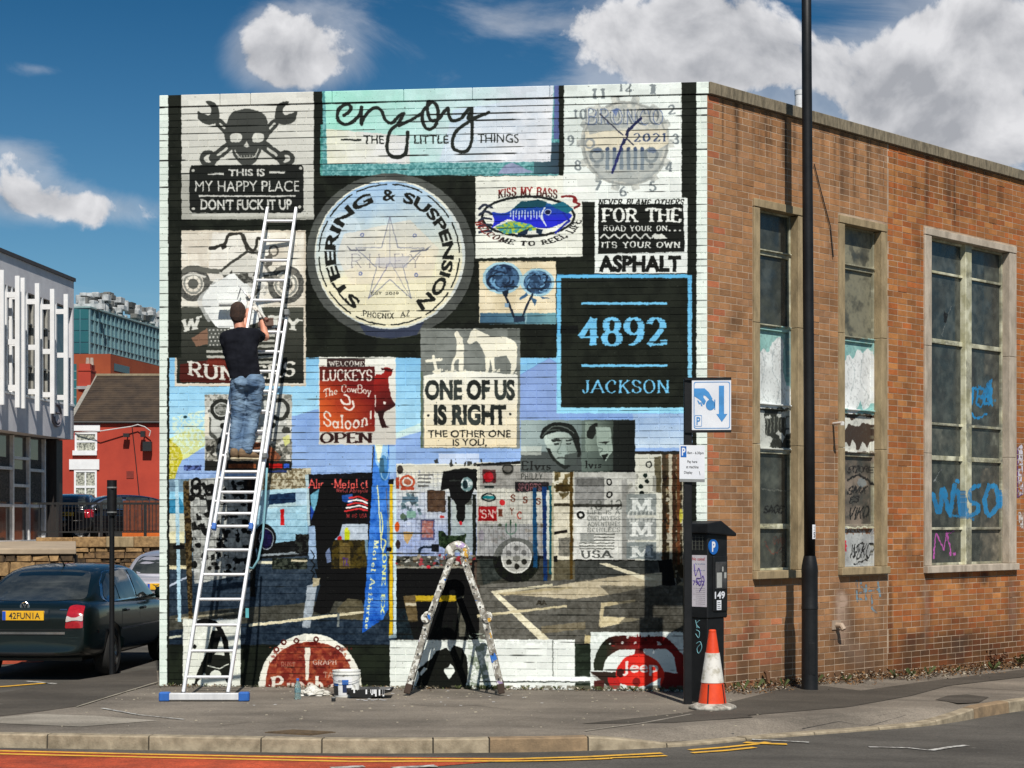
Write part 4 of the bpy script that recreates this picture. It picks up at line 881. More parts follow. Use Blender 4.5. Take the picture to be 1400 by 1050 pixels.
    c.polyf([262, 462, 284, 448, 288, 470, 268, 474], (160, 116, 92), .7); c.polyf([352, 440, 372, 430, 390, 440, 380, 452, 356, 456], (150, 112, 100), .6)
    arcw = lambda q: np.stack([q[:, 0], q[:, 1] - (q[:, 0] - 329) ** 2 / 900 + 7], 1)
    arcd = lambda q: np.stack([q[:, 0], q[:, 1] + (q[:, 0] - 329) ** 2 / 1000 - 6], 1)
    c.slab('W', 246, 434, 276, 452, (216, 216, 206), .22, .12, .24, warp=lambda q: np.stack([q[:, 0], q[:, 1] - (q[:, 0] - 260) * .18], 1)); c.slab('TY', 366, 433, 414, 450, (216, 216, 206), .24, .13, .26, warp=lambda q: np.stack([q[:, 0], q[:, 1] + (q[:, 0] - 390) * .12], 1))
    for k in range(7): c.rect(282 if k > 3 else 330, 449 + k * 7.4, 376, 452.6 + k * 7.4, (176, 176, 166))
    c.rect(284, 448, 314, 474, (84, 86, 80))
    for r_ in range(5):
        for q in range(6): c.ell(287 + q * 5 + (r_ % 2) * 2, 451 + r_ * 5, 1.2, 1.2, (196, 196, 188))
    c.polyf([246, 498, 300, 490, 330, 496, 330, 524, 246, 522], (84, 24, 18), .8); c.polyf([284, 490, 330, 492, 330, 506, 284, 502], (112, 36, 24), .7)
    c.slab('RUNNERS', 256, 496, 404, 517, (214, 212, 202), .19, .11, .22, gap=.16, warp=lambda q: np.stack([q[:, 0], q[:, 1] + 4 - (q[:, 0] - 330) ** 2 / 700], 1))
    c.frame(239, 315, 418, 528, 2.6, (206, 196, 178))
    # engine and rocks panel
    c.rect(280, 539, 399, 643, mot((176, 176, 166), (206, 206, 198), 'n2')); c.rect(280, 539, 399, 548, mot((190, 190, 182), (120, 120, 112), 'n3'))
    c.rect(288, 548, 392, 602, mot((196, 198, 192), (176, 178, 172), 'n1')); c.ring(303, 560, 13, 12, 5, (40, 42, 38)); c.ell(303, 560, 9, 8, mot((150, 152, 146), (80, 82, 76), 'n3')); c.ring(382, 560, 12, 13, 5, (50, 52, 48)); c.polyf([386, 570, 393, 560, 394, 572], (40, 42, 38))
    for x, y in ((305, 582), (373, 581)): c.ell(x, y, 4.2, 4, (28, 30, 26))
    c.ell(392, 588, 7, 4, (56, 58, 54)); c.stroke(spline([(286, 572), (286, 590), (294, 598)]), 5, (80, 82, 76)); c.rect(280, 566, 286, 596, (220, 214, 196)); clutter(c, 282, 545, 398, 600, [(60, 62, 56), (226, 226, 220)], 26, 1, 3, 34)
    c.rect(281, 600, 399, 632, mot((150, 148, 138), (96, 96, 88), 'n3')); clutter(c, 281, 600, 398, 634, [(40, 40, 36), (196, 194, 184), (210, 208, 198), (90, 90, 82)], 90, 1.5, 6, 35); c.polyf([346, 604, 366, 606, 384, 624, 378, 638, 350, 638, 344, 620], mot((150, 86, 56), (112, 72, 54), 'n3')); c.polyf([386, 598, 396, 594, 397, 604, 390, 610], (214, 216, 130), .8)
    c.rect(280, 630, 399, 643, (30, 30, 26)); c.rect(312, 634, 350, 640, mot((150, 82, 46), (110, 60, 36), 'n3')); c.rect(368, 634, 386, 640, (176, 24, 22)); c.rect(388, 634, 396, 640, (48, 88, 190))
    # ---------------- bottom signs
    c.rect(250, 846, 329, 960, (222, 224, 212)); c.polyf([250, 846, 329, 846, 329, 858, 300, 850], (180, 186, 190), .5)
    c.stroke(spline([(268, 852), (282, 849), (296, 854), (306, 872), (310, 890), (312, 930)]), 7, (18, 20, 15)); c.polyf([290, 862, 304, 862, 296, 890, 284, 908, 276, 925, 264, 940, 270, 918, 282, 892], (18, 20, 15)); c.polyf([282, 894, 312, 896, 314, 930, 300, 926, 284, 928, 276, 914], (22, 24, 19)); c.ell(295, 922, 8, 6, (216, 218, 206)); c.stroke([(284, 910), (300, 914), (312, 908)], 1.6, (206, 208, 196)); c.ell(266, 884, 2.5, 3, (20, 22, 17)); c.stroke(spline([(263, 862), (261, 870), (264, 880)]), 1.6, (20, 22, 17)); c.polyf([262, 938, 268, 930, 272, 940], (18, 20, 15))
    c.fill([np.concatenate([arc(424, 942, 71, 76, 180, 360), [(495, 960), (353, 960)]])], (228, 226, 212))
    c.fill([np.concatenate([spline([(363, 945), (364, 925), (368, 910), (376, 898), (390, 886), (405, 880), (425, 877), (448, 881), (464, 890), (474, 902), (480, 916), (486, 930), (487, 945)], 5), [(487, 960), (363, 960)]])], mot((112, 34, 26), (156, 74, 46), 'n2', .35, .7)); clutter(c, 368, 884, 482, 940, [(84, 24, 20), (170, 96, 66), (130, 46, 34)], 120, 1, 4, 36, .7)
    for x, y in ((378, 888), (405, 876), (432, 874), (462, 886), (388, 878)): c.ring(x, y, 3, 3, 2, (96, 36, 28))
    c.polyf([417, 885, 424, 885, 424, 896, 423, 902, 422, 930, 418, 930, 417, 902, 416, 896], (226, 220, 204)); c.slab('RUST', 384, 905, 404, 912, (160, 110, 92), .16, .1, .2); c.slab('GRAPH', 428, 902, 460, 909, (206, 180, 166), .18, .12, .1); c.slab('TAP', 442, 918, 462, 927, (180, 140, 120), .18, .12, .1)
    c.slab('P', 370, 924, 388, 944, (226, 220, 206), .24, .12, .2); c.slab('b', 431, 924, 442, 944, (226, 220, 206), .26, .14, .1); c.slab('uno', 392, 932, 430, 944, (206, 190, 176), .24, .14, .1); c.slab('e', 450, 934, 462, 944, (206, 190, 176), .24, .14, .1)
    c.rect(533, 875, 646, 960, (226, 231, 223)); c.rect(640, 874, 786, 960, (230, 234, 228)); c.rect(786, 880, 808, 960, mot((22, 30, 20), (36, 46, 34), 'n2')); c.rect(786, 924, 808, 934, (150, 156, 150), .5)
    c.rect(755, 875, 756.4, 924, (120, 124, 118)); c.rect(655, 931, 808, 932.6, (60, 64, 58)); c.polyf([655, 926, 808, 925, 808, 931, 655, 931], (240, 244, 240))
    c.rect(640, 866, 668, 945, blot((170, 180, 164), 'n3', .5, .58), .8); c.rect(640, 880, 668, 945, blot((120, 132, 112), 'n2', .56, .62), .8)
    c.poly([(569, 936), (574, 922), (570, 916), (590, 900), (596, 890), (610, 886), (615, 890), (620, 882), (632, 886), (638, 898), (640, 920), (636, 945), (640, 960), (566, 960), (570, 945)], (16, 18, 13)); c.polyf([574, 920, 580, 912, 584, 914, 576, 924], (226, 231, 223)); c.polyf([615, 907, 620, 912, 622, 918, 617, 926, 614, 928, 608, 920, 607, 914, 612, 912], (226, 231, 223))
    # red badge panel
    c.rect(807, 864, 934, 960, (222, 228, 222)); c.polyf([880, 864, 934, 864, 934, 900, 900, 870], (214, 220, 214))
    RB = grad((36, 42, 30), (122, 26, 24), 826, 0, 870, 0, .5)
    c.fill([np.concatenate([spline([(812, 916), (812, 902), (820, 884), (832, 872), (850, 869), (875, 871), (905, 870), (918, 878), (928, 890), (936, 900), (936, 940)], 4), spline([(925, 918), (922, 900), (912, 888), (900, 887), (884, 887), (866, 888), (850, 888), (838, 892), (828, 902), (824, 917)], 4)])], RB)
    clutter(c, 826, 868, 915, 886, [(222, 228, 222), (150, 32, 30), (60, 34, 28)], 16, 1, 3.4, 37); c.polyf([868, 893, 874, 868, 880, 892, 884, 896, 866, 898], (110, 26, 24)); c.polyf([872, 886, 875, 866, 878, 886], (150, 34, 32))
    c.polyf([807, 918, 842, 919, 846, 930, 842, 941, 830, 941, 812, 926], (46, 34, 26)); c.polyf([830, 926, 850, 926, 856, 942, 835, 942], (176, 34, 32)); c.polyf([908, 918, 934, 922, 934, 942, 900, 942, 905, 930], (112, 26, 24)); c.polyf([807, 918, 822, 930, 838, 945, 807, 945], (222, 228, 222), .7); c.rect(812, 930, 826, 942, (76, 32, 28))
    c.poly(spline([(842, 918), (848, 906), (858, 897), (874, 894), (890, 898), (902, 908), (908, 922), (904, 936), (892, 940), (880, 938), (866, 938), (850, 934), (844, 928)], 6, True), grad((206, 40, 32), (226, 52, 36), 850, 0, 900, 0, .6)); c.ell(848, 920, 5, 6, (60, 20, 18)); c.ell(870, 932, 5, 6, (120, 24, 22)); c.polyf([848, 934, 862, 938, 866, 944, 846, 944], (222, 228, 222)); c.polyf([882, 938, 904, 926, 902, 941, 878, 942], (222, 228, 222))
    c.text('Jeep', 851, 904, 900, 924, (232, 216, 210), .02)
    # white strips at both ends, black beside them
    c.rect(228, 90, 248, 489, mot((19, 23, 16), (28, 31, 24), 'n1')); c.rect(200, 90, 230, 960, (216, 226, 216)); c.rect(228.5, 489, 231.5, 960, BK)
    c.rect(932, 90, 953, 270, mot((18, 22, 15), (26, 30, 23), 'n1')); c.rect(940, 268, 953, 376, BK); c.rect(946, 370, 953, 960, BK); c.rect(934, 610, 953, 960, BK); c.rect(952, 90, 990, 960, (222, 231, 222))
    # hand-held edges: the outlines wander a little
    yy, xx = np.mgrid[0:H, 0:W]; dx = np.rint((c.n2 - .5) * 3.2 + (c.n3 - .5) * 1.8).astype(int); dy = np.rint((c.n2[::-1, ::-1] - .5) * 3.2 + (c.n3[::-1] - .5) * 1.8).astype(int)
    c.a = c.a[np.clip(yy + dy, 0, H - 1), np.clip(xx + dx, 0, W - 1)]
    # market picture: sprayed in darker, greyer layers
    mk = ((c.PY > 643) & (c.PY < 882) & (c.PX > 231) & (c.PX < 936))[..., None]
    g = c.a.mean(2, keepdims=True); k = (c.a * .86 + g * .14 - .5) * 1.12 + .45 + (c.n2[..., None] - .5) * .16 + (c.n3[..., None] - .5) * .10
    c.a = np.where(mk, np.clip(k, .03, 1), c.a).astype(np.float32)
    # each painted brick takes the paint a little differently; grime in the joints
    row = ((V1 - (yy + .5) / PPM) / .075).astype(int); cl = (((xx + .5) / PPM + np.where(row % 2, .1125, 0)) / .225).astype(int)
    c.a *= (1 + (np.random.RandomState(8).rand(4000)[(row * 37 + cl) % 4000] - .5) * .07)[..., None]
    rg = np.random.RandomState(12)
    for q in range(1, 88):
        r0 = int((V1 - q * .075) * PPM)
        if not 2 < r0 < H - 3: continue
        top = max(0, (q - 72) / 16); run = vnoise(1, W, 110, 4, 100 + q)[0]; a = np.clip((run - (.645 - top * .15)) * 8, 0, 1) * (.75 + .2 * top)
        th = 1 + (rg.rand() < .3 + top * .5)
        for d in range(-th, th): c.a[r0 + d] = c.a[r0 + d] * (1 - a[:, None]) + np.float32([.09, .1, .085]) * a[:, None]
    # ---------------- age: chipped arrises, dirt, brushed paint
    m = np.clip((c.n1 - .5) * .10 + (c.n3 - .5) * .05, -.08, .08)[..., None]
    c.a *= 1 + m
    c.rect(200, 90, 990, 960, blot((60, 62, 54), 'n3', .87, .92), .7)
    c.rect(200, 937, 990, 960, blot((96, 92, 76), 'n2', .46, .6), .8)
    return c

# ------------------------------------------------------------------ the corner building: brickwork, coping, windows
bld = thing('brick_building', CA, 'tall brick corner building with a collage of murals painted over its end wall', 'building', rz=math.atan2(FD.y, FD.x))
bpy.context.view_layer.update()
BINV = bld.matrix_world.inverted()


def bw(mb, name, mats, parent=None, **k):
    mb.v = [tuple(BINV @ Vector(v)) for v in mb.v]
    return mb.build(name, mats, parent if parent is not None else bld, **k)


def print_mat(name, im, tex_o, ox, oy, w, h, rough, bump, base=None):
    """wall print: image made above, laid out in metres along one wall of the building"""
    m, nt, b = newmat(name); N, L = nt.nodes, nt.links
    tc = N.new('ShaderNodeTexCoord'); tc.object = tex_o
    def dot(v, off, size):
        n = N.new('ShaderNodeVectorMath'); n.operation = 'DOT_PRODUCT'; L.new(tc.outputs['Object'], n.inputs[0]); n.inputs[1].default_value = v
        q = N.new('ShaderNodeMath'); q.operation = 'SUBTRACT'; L.new(n.outputs['Value'], q.inputs[0]); q.inputs[1].default_value = off
        r = N.new('ShaderNodeMath'); r.operation = 'DIVIDE'; L.new(q.outputs[0], r.inputs[0]); r.inputs[1].default_value = size
        return r.outputs[0]
    cx = N.new('ShaderNodeCombineXYZ')
    L.new(dot(ox[0], ox[1], w), cx.inputs[0]); L.new(dot((0, 0, 1), oy, h), cx.inputs[1])
    t = N.new('ShaderNodeTexImage'); t.image = im; t.extension = 'EXTEND'; t.interpolation = 'Cubic'
    L.new(cx.outputs[0], t.inputs[0])
    nz = N.new('ShaderNodeTexNoise'); nz.inputs['Scale'].default_value = 60; nz.inputs['Detail'].default_value = 6
    L.new(tc.outputs['Object'], nz.inputs['Vector'])
    bp = N.new('ShaderNodeBump'); bp.inputs['Strength'].default_value = bump; bp.inputs['Distance'].default_value = .006
    L.new(nz.outputs['Fac'], bp.inputs['Height']); L.new(bp.outputs[0], b.inputs['Normal'])
    b.inputs['Roughness'].default_value = rough
    return m, nt, b, t, nz, tc


def front_paint():
    cv = paint_mural(); im = to_image('mural_paint', cv)
    m, nt, b, t, nz, tc = print_mat('mural_paint', im, bld, ((1, 0, 0), 0.), V0, FL, V1 - V0, .62, .25)
    b.inputs['Specular IOR Level'].default_value = .12
    nt.links.new(t.outputs['Color'], b.inputs['Base Color'])
    return m


MURAL = front_paint()
CCL = BINV @ CC; SDL = BINV.to_3x3() @ SD; SNL = BINV.to_3x3() @ SN
SU0, SU1 = -.1, 7.9


def side_maps(depth):
    return plane_maps(CC - SN * depth, SD, 0, 0, SU0)


def paint_side():
    """marks on the bare brick of the long wall: lime streaks, soot, spray paint"""
    fwd, inv = side_maps(0.)
    c = Canvas(int((SU1 - SU0) * PPM * .6), int((V1 - V0) * PPM * .6), lambda x, y: tuple(q * .6 for q in fwd(x, y)), lambda x, y: inv(x / .6, y / .6), (0, 0, 0), True)
    def soft(x0, y0, x1, y1, col_, a):
        def f(s, sl):
            u = (s.PX[sl] - x0) / (x1 - x0); v = (s.PY[sl] - y0) / (y1 - y0)
            k = np.clip(1 - np.abs(u * 2 - 1), 0, 1) * np.clip(v * 6, 0, 1) * np.clip((1 - v) * 2.5, 0, 1) * (s.n1[sl] * 1.2 + .1)
            return np.broadcast_to(np.asarray(col_, np.float32) / 255, s.a[sl].shape), np.clip(k * 1.6, 0, 1)
        c.rect(x0, y0, x1, y1, f, a)
    LM = (206, 178, 158)
    for x0, y0, x1, y1, a in ((1132, 795, 1170, 905, .85), (1255, 785, 1276, 900, .55), (1372, 778, 1398, 900, .5), (1140, 870, 1205, 925, .5), (1122, 560, 1150, 680, .4), (1000, 640, 1030, 800, .18), (1200, 780, 1216, 900, .4), (1310, 800, 1345, 880, .25)):
        soft(x0, y0, x1, y1, LM, a)
    for x0, x1 in ((1000, 1030), (1225, 1260), (1300, 1330)): soft(x0, 860, x1, 945, (70, 56, 46), .5)
    soft(1212, 780, 1222, 925, (64, 50, 42), .6); soft(1308, 780, 1326, 812, (70, 62, 54), .7); soft(1335, 780, 1356, 806, (70, 62, 54), .7); soft(1215, 860, 1400, 915, (74, 58, 46), .7)
    soft(985, 800, 1035, 850, (196, 96, 60), .55); soft(1290, 840, 1325, 875, (196, 92, 44), .6)
    soft(1220, 180, 1400, 330, (96, 60, 34), .3)
    rs = random.Random(21)
    for _ in range(46):
        x = rs.uniform(975, 1395); y = 112 + .284 * (x - 967) + 16; soft(x, y - 6, x + rs.uniform(3, 12), y + rs.uniform(25, 120), (70, 54, 42), rs.uniform(.25, .6))
    for _ in range(40):
        x = rs.uniform(975, 1390); y = rs.uniform(300, 860); w_ = rs.uniform(10, 50); soft(x, y, x + w_, y + rs.uniform(20, 90), rs.choice(((92, 70, 52), (196, 158, 122), (120, 76, 46))), rs.uniform(.2, .45))
    SB = (118, 146, 160)
    for p in ([(1171, 794), (1172, 822)], [(1178, 793), (1176, 800), (1184, 808), (1172, 812)], [(1184, 800), (1184, 820)], [(1188, 808), (1200, 806)], [(1192, 814), (1192, 832), (1198, 838)], [(1200, 796), (1203, 815)], [(1172, 818), (1182, 820)]):
        c.stroke(p, 3.2, blot(SB, 'n3', .2, .5), .95)
    c.polyf([1390, 612, 1398, 606, 1399, 676, 1391, 680], blot((200, 196, 206), 'n3', .3, .5)); c.stroke([(1391, 612), (1391, 680), (1397, 676)], 1.6, (90, 60, 110)); c.polyf([1392, 700, 1399, 698, 1399, 725, 1393, 724], blot((196, 190, 186), 'n3', .3, .5))
    return to_image('wall_marks', c)


def paint_panes():
    """what is left on the glass of the long wall: old paint, dust and spray tags"""
    fwd, inv = side_maps(.12)
    c = Canvas(int((SU1 - SU0) * PPM * .85), int((V1 - V0) * PPM * .85), lambda x, y: tuple(q * .85 for q in fwd(x, y)), lambda x, y: inv(x / .85, y / .85), (0, 0, 0), True)
    def dust(x0, y0, x1, y1, k, a, lo=.2, hi=.8, n='n1'): c.rect(x0, y0, x1, y1, blot(k, n, lo, hi), a)
    # first window
    dust(1030, 280, 1090, 348, (86, 92, 82), .8); dust(1030, 348, 1090, 448, (78, 84, 74), .85); dust(1034, 560, 1090, 620, (60, 60, 54), .6)
    c.rect(1030, 448, 1090, 560, mot((126, 172, 166), (142, 184, 178), 'n1')); c.poly(spline([(1036, 560), (1036, 500), (1042, 478), (1050, 482), (1056, 468), (1064, 462), (1072, 468), (1070, 500), (1076, 530), (1078, 560)], 6, True), (216, 220, 218)); c.poly([(1072, 452), (1084, 450), (1084, 560), (1078, 556)], (110, 134, 136), .8)
    for p in ([(1040, 480), (1046, 500), (1041, 530), (1050, 552)], [(1060, 470), (1056, 505), (1066, 530), (1060, 556)], [(1072, 476), (1066, 520), (1074, 548)]): c.stroke(spline(p), .9, (150, 160, 162), .6)
    c.rect(1030, 558, 1090, 618, (38, 40, 34)); c.poly([(1034, 560), (1046, 562), (1044, 572), (1052, 566), (1058, 576), (1066, 562), (1084, 560), (1084, 600), (1078, 590), (1070, 604), (1060, 590), (1052, 612), (1084, 612), (1084, 618), (1034, 618)], (206, 208, 200), .9); c.polyf([1046, 572, 1076, 570, 1074, 598, 1064, 588, 1056, 600, 1046, 594], (44, 46, 40)); 
    for k in range(6): c.rect(1048 + k * 5, 570, 1049.4 + k * 5, 596 - k * 2, (150, 152, 140), .6)
    dust(1030, 616, 1090, 718, (94, 96, 82), .8); c.rect(1042, 669, 1078, 671, (170, 172, 160), .6)
    def tag_(st, x0, y0, x1, y1, k, w=.2, a=1., skew=.25): c.slab(st, x0, y0, x1, y1, k, w, w, 0., alpha=a, gap=.04, warp=lambda q: np.stack([q[:, 0] - (q[:, 1] - y1) * skew, q[:, 1] + np.sin(q[:, 0] * .7) * (y1 - y0) * .07], 1))
    tag_('SAGE', 1043, 690, 1070, 702, (14, 14, 12)); dust(1030, 720, 1090, 778, (98, 100, 86), .9); tag_('SAMA', 1056, 734, 1074, 744, (104, 58, 46), .16, .8); c.stroke(spline([(1046, 742), (1056, 756), (1066, 752), (1072, 740)]), 1.6, (110, 56, 46), .8); tag_('EE', 1064, 748, 1072, 758, (40, 36, 32), .2)
    for p in ([(1066, 762), (1070, 772)], [(1072, 766), (1064, 776)]): c.stroke(p, .7, (170, 174, 160), .7)
    # second window
    dust(1148, 300, 1205, 366, (132, 128, 108), .95, .0, .5); dust(1148, 366, 1205, 466, (128, 124, 104), .95, .0, .55); c.rect(1150, 464, 1205, 566, mot((130, 176, 172), (148, 188, 182), 'n1')); c.poly(spline([(1155, 564), (1154, 500), (1160, 484), (1166, 490), (1172, 478), (1180, 482), (1188, 476), (1194, 500), (1196, 530), (1190, 552), (1180, 560), (1176, 548), (1168, 564)], 6, True), (220, 222, 220))
    for p in ([(1160, 488), (1168, 510), (1162, 540)], [(1180, 482), (1176, 520), (1186, 540), (1180, 560)]): c.stroke(spline(p), .9, (156, 166, 166), .6)
    c.rect(1150, 566, 1205, 620, (64, 50, 40)); c.poly([(1153, 568), (1166, 574), (1176, 568), (1192, 572), (1192, 582), (1180, 578), (1172, 584), (1160, 580), (1153, 590)], (206, 206, 196)); c.poly([(1153, 618), (1153, 604), (1162, 610), (1166, 600), (1172, 616), (1180, 604), (1186, 612), (1192, 600), (1194, 618)], (206, 206, 196)); dust(1150, 618, 1205, 720, (132, 118, 104), .95, .0, .6)
    tag_('STZORE', 1158, 637, 1190, 646, (26, 22, 20)); c.stroke(spline([(1158, 656), (1170, 650), (1184, 654), (1192, 662)]), 3, (24, 22, 20)); tag_('SMX', 1158, 664, 1184, 676, (30, 28, 26), .2); c.ell(1178, 660, 6, 7, (120, 134, 140), .6); tag_('E3', 1160, 678, 1174, 688, (26, 24, 22), .2); tag_('VIKO', 1158, 692, 1186, 710, (16, 16, 15), .16)
    c.rect(1150, 722, 1205, 780, mot((150, 152, 152), (168, 170, 168), 'n1')); c.rect(1156, 722, 1198, 730, blot((120, 80, 56), 'n3', .4, .5)); tag_('WEKO', 1160, 742, 1188, 764, (18, 18, 18), .13); c.stroke(spline([(1168, 772), (1176, 768), (1186, 766)]), 1.6, (18, 18, 18)); c.polyf([1154, 738, 1157, 740, 1157, 756, 1154, 752], (190, 40, 60))
    # third window
    for x0, x1 in ((1268, 1308), (1314, 1372)):
        dust(x0, 310, x1, 380, (60, 66, 64), .6); dust(x0, 374, x1, 470, (54, 58, 56), .6); dust(x0, 468, x1, 585, (64, 64, 62), .7); dust(x0, 580, x1, 632, (116, 118, 106), .9); dust(x0, 628, x1, 724, (78, 78, 70), .75); dust(x0, 722, x1, 780, (90, 88, 78), .9)
    dust(1345, 330, 1372, 470, (116, 118, 104), .7); dust(1345, 480, 1372, 580, (130, 128, 112), .7); dust(1340, 640, 1372, 775, (140, 130, 112), .7)
    c.polyf([1291, 424, 1296, 430, 1294, 442, 1290, 440], (8, 8, 8)); 
    for p in ([(1294, 440), (1288, 456), (1291, 462)], [(1296, 428), (1302, 418)], [(1276, 660), (1284, 646), (1290, 640)], [(1278, 656), (1286, 662)]): c.stroke(p, .8, (176, 182, 178), .8)
    AZ = (30, 130, 186)
    tag_('TBE', 1322, 528, 1354, 556, AZ, .2, .95, .1); c.stroke(spline([(1326, 562), (1334, 572), (1348, 566)]), 3, AZ); c.polyf([1348, 524, 1356, 518, 1357, 556, 1350, 548], AZ, .9); c.ell(1360, 548, 2, 3, AZ, .6)
    for p in ([(1276, 676), (1284, 700), (1290, 668), (1298, 702), (1305, 664)], [(1310, 672), (1314, 702)], [(1338, 664), (1322, 670), (1320, 684), (1336, 690), (1334, 702), (1318, 704)], [(1352, 664), (1346, 684), (1352, 704), (1364, 690), (1362, 668), (1352, 664)]):
        c.stroke(spline(p, 7), 6.4, AZ, .92)
    c.ell(1309, 658, 3, 4, AZ); c.stroke([(1298, 704), (1330, 710)], 4, AZ, .8)
    PK = (176, 82, 160)
    c.stroke([(1276, 764), (1279, 728), (1290, 752), (1294, 728), (1300, 756)], 1.8, PK); c.stroke([(1304, 727), (1296, 729)], 1.8, PK); c.ell(1299, 757, 2, 2.4, PK); c.ell(1304, 757, 2, 2.4, PK)
    H, W = c.h, c.w; yy, xx = np.mgrid[0:H, 0:W]; iy = np.clip(yy + np.rint((c.n2 - .5) * 9 + (c.n3 - .5) * 5).astype(int), 0, H - 1); ix = np.clip(xx + np.rint((c.n2[:, ::-1] - .5) * 9 + (c.n3[::-1] - .5) * 5).astype(int), 0, W - 1)
    c.a = c.a[iy, ix] * (1 + (c.n1[..., None] - .5) * .3); c.al = c.al[iy, ix] * np.clip(1.25 - (c.n3 > .66) * .5, 0, 1)
    return to_image('pane_paint', c)


def side_material():
    im = paint_side()
    m, nt, b, t, nz, tc = print_mat('bare_brick', im, bld, (tuple(SDL), CCL.dot(SDL) + SU0), V0, SU1 - SU0, V1 - V0, .85, .5)
    N, L = nt.nodes, nt.links
    at = N.new('ShaderNodeAttribute'); at.attribute_name = 'tone'
    n2 = N.new('ShaderNodeTexNoise'); n2.inputs['Scale'].default_value = 11; n2.inputs['Detail'].default_value = 7
    L.new(tc.outputs['Object'], n2.inputs['Vector'])
    mr = N.new('ShaderNodeMapRange'); mr.inputs['From Min'].default_value = .3; mr.inputs['From Max'].default_value = .7; mr.inputs['To Min'].default_value = .84; mr.inputs['To Max'].default_value = 1.1
    L.new(n2.outputs['Fac'], mr.inputs['Value'])
    mu = N.new('ShaderNodeVectorMath'); mu.operation = 'SCALE'; L.new(at.outputs['Color'], mu.inputs[0]); L.new(mr.outputs[0], mu.inputs['Scale'])
    mx = N.new('ShaderNodeMix'); mx.data_type = 'RGBA'; L.new(t.outputs['Alpha'], mx.inputs['Factor']); L.new(mu.outputs[0], mx.inputs[6]); L.new(t.outputs['Color'], mx.inputs[7])
    L.new(mx.outputs[2], b.inputs['Base Color'])
    b.inputs['Specular IOR Level'].default_value = .25
    return m


def pane_material(name, base, rough, c2=None):
    m, nt, b, t, nz, tc = print_mat(name, PANE_IM, bld, (tuple(SDL), CCL.dot(SDL) + SU0), V0, SU1 - SU0, V1 - V0, .5, .12)
    N, L = nt.nodes, nt.links
    mx = N.new('ShaderNodeMix'); mx.data_type = 'RGBA'; L.new(t.outputs['Alpha'], mx.inputs['Factor'])
    n2 = N.new('ShaderNodeTexNoise'); n2.inputs['Scale'].default_value = 7; n2.inputs['Detail'].default_value = 8; L.new(tc.outputs['Object'], n2.inputs['Vector'])
    rp = N.new('ShaderNodeValToRGB'); rp.color_ramp.elements[0].color = base; rp.color_ramp.elements[1].color = c2 or base; rp.color_ramp.elements[0].position = .4; rp.color_ramp.elements[1].position = .62
    L.new(n2.outputs['Fac'], rp.inputs[0]); L.new(rp.outputs[0], mx.inputs[6]); L.new(t.outputs['Color'], mx.inputs[7]); L.new(mx.outputs[2], b.inputs['Base Color'])
    r = N.new('ShaderNodeMapRange'); r.inputs['To Min'].default_value = rough; r.inputs['To Max'].default_value = max(.6, rough); L.new(t.outputs['Alpha'], r.inputs['Value']); L.new(r.outputs[0], b.inputs['Roughness'])
    return m


PANE_IM = paint_panes()
BRICK = side_material()
GLASS_W = pane_material('dirty_window_glass', (.034, .040, .038, 1), .08, (.085, .092, .08, 1))
FRAME_W = pane_material('cream_glazing_paint', col(216, 213, 186), .55, col(172, 168, 136))
MORTAR = mat('pale_mortar', col(190, 168, 144), .9, c2=col(146, 122, 100), scale=3., bump=.4, bscale=90)
CONC = mat('weathered_concrete', col(166, 146, 112), .85, c2=col(128, 112, 84), scale=9., bump=.35, bscale=70, stretch=(1, 1, .35))
CONC_PALE = mat('pale_concrete', col(190, 176, 158), .85, c2=col(150, 138, 122), scale=7., bump=.35, bscale=70, stretch=(1, 1, .35))
COPE = mat('coping_concrete', col(138, 126, 104), .9, c2=col(92, 84, 68), scale=22., bump=.6, bscale=60, stretch=(1, 1, .25))
CH = .075; NB = 87; ZB = NB * CH                                  # brick courses, underside of the coping
WIN = [  # s0, s1, z0, z1, jamb left, jamb right
    (.832, 1.82, 1.205, 5.50, .115, .125), (2.548, 3.60, 1.215, 5.52, .115, .13), (4.483, 6.845, 1.20, 5.60, .16, .19), (8.1, 9.1, 1.2, 5.5, .12, .12)]
ROWS = [(1.31, 1.80, 2.665, 3.175, 4.08, 4.93, 5.40), (1.31, 1.795, 2.675, 3.19, 4.07, 4.94, 5.42), (1.31, 1.765, 2.68, 3.12, 4.19, 5.08, 5.49), (1.31, 1.8, 2.67, 3.18, 4.07, 4.93, 5.4)]


def lay(length, k, z0, holes, first, rnd, u=.225):
    """one course: list of (start, end); headers break the bond now and then"""
    cuts = [(0, length)]
    for a, b, c, d in holes:
        if c < z0 + CH * .6 and d > z0 + CH * .4:
            nx = []
            for p, q in cuts:
                if b <= p or a >= q: nx.append((p, q)); continue
                if a > p: nx.append((p, a))
                if b < q: nx.append((b, q))
            cuts = nx
    out = []; x = -first
    while x < length:
        L_ = u if rnd.random() > .06 else u / 2
        for p, q in cuts:
            a, b = max(x, p), min(x + L_, q)
            if b - a > .035: out.append((a + .005, b - .005))
        x += L_
    return out


def brick_v(a, b, z0, z1, d, dep=.05):
    return [(a, -d, z0), (b, -d, z0), (b, -d, z1), (a, -d, z1), (a, dep, z0), (b, dep, z0), (b, dep, z1), (a, dep, z1)]
BF = [(0, 1, 2, 3), (0, 4, 5, 1), (1, 5, 6, 2), (3, 2, 6, 7), (0, 3, 7, 4)]


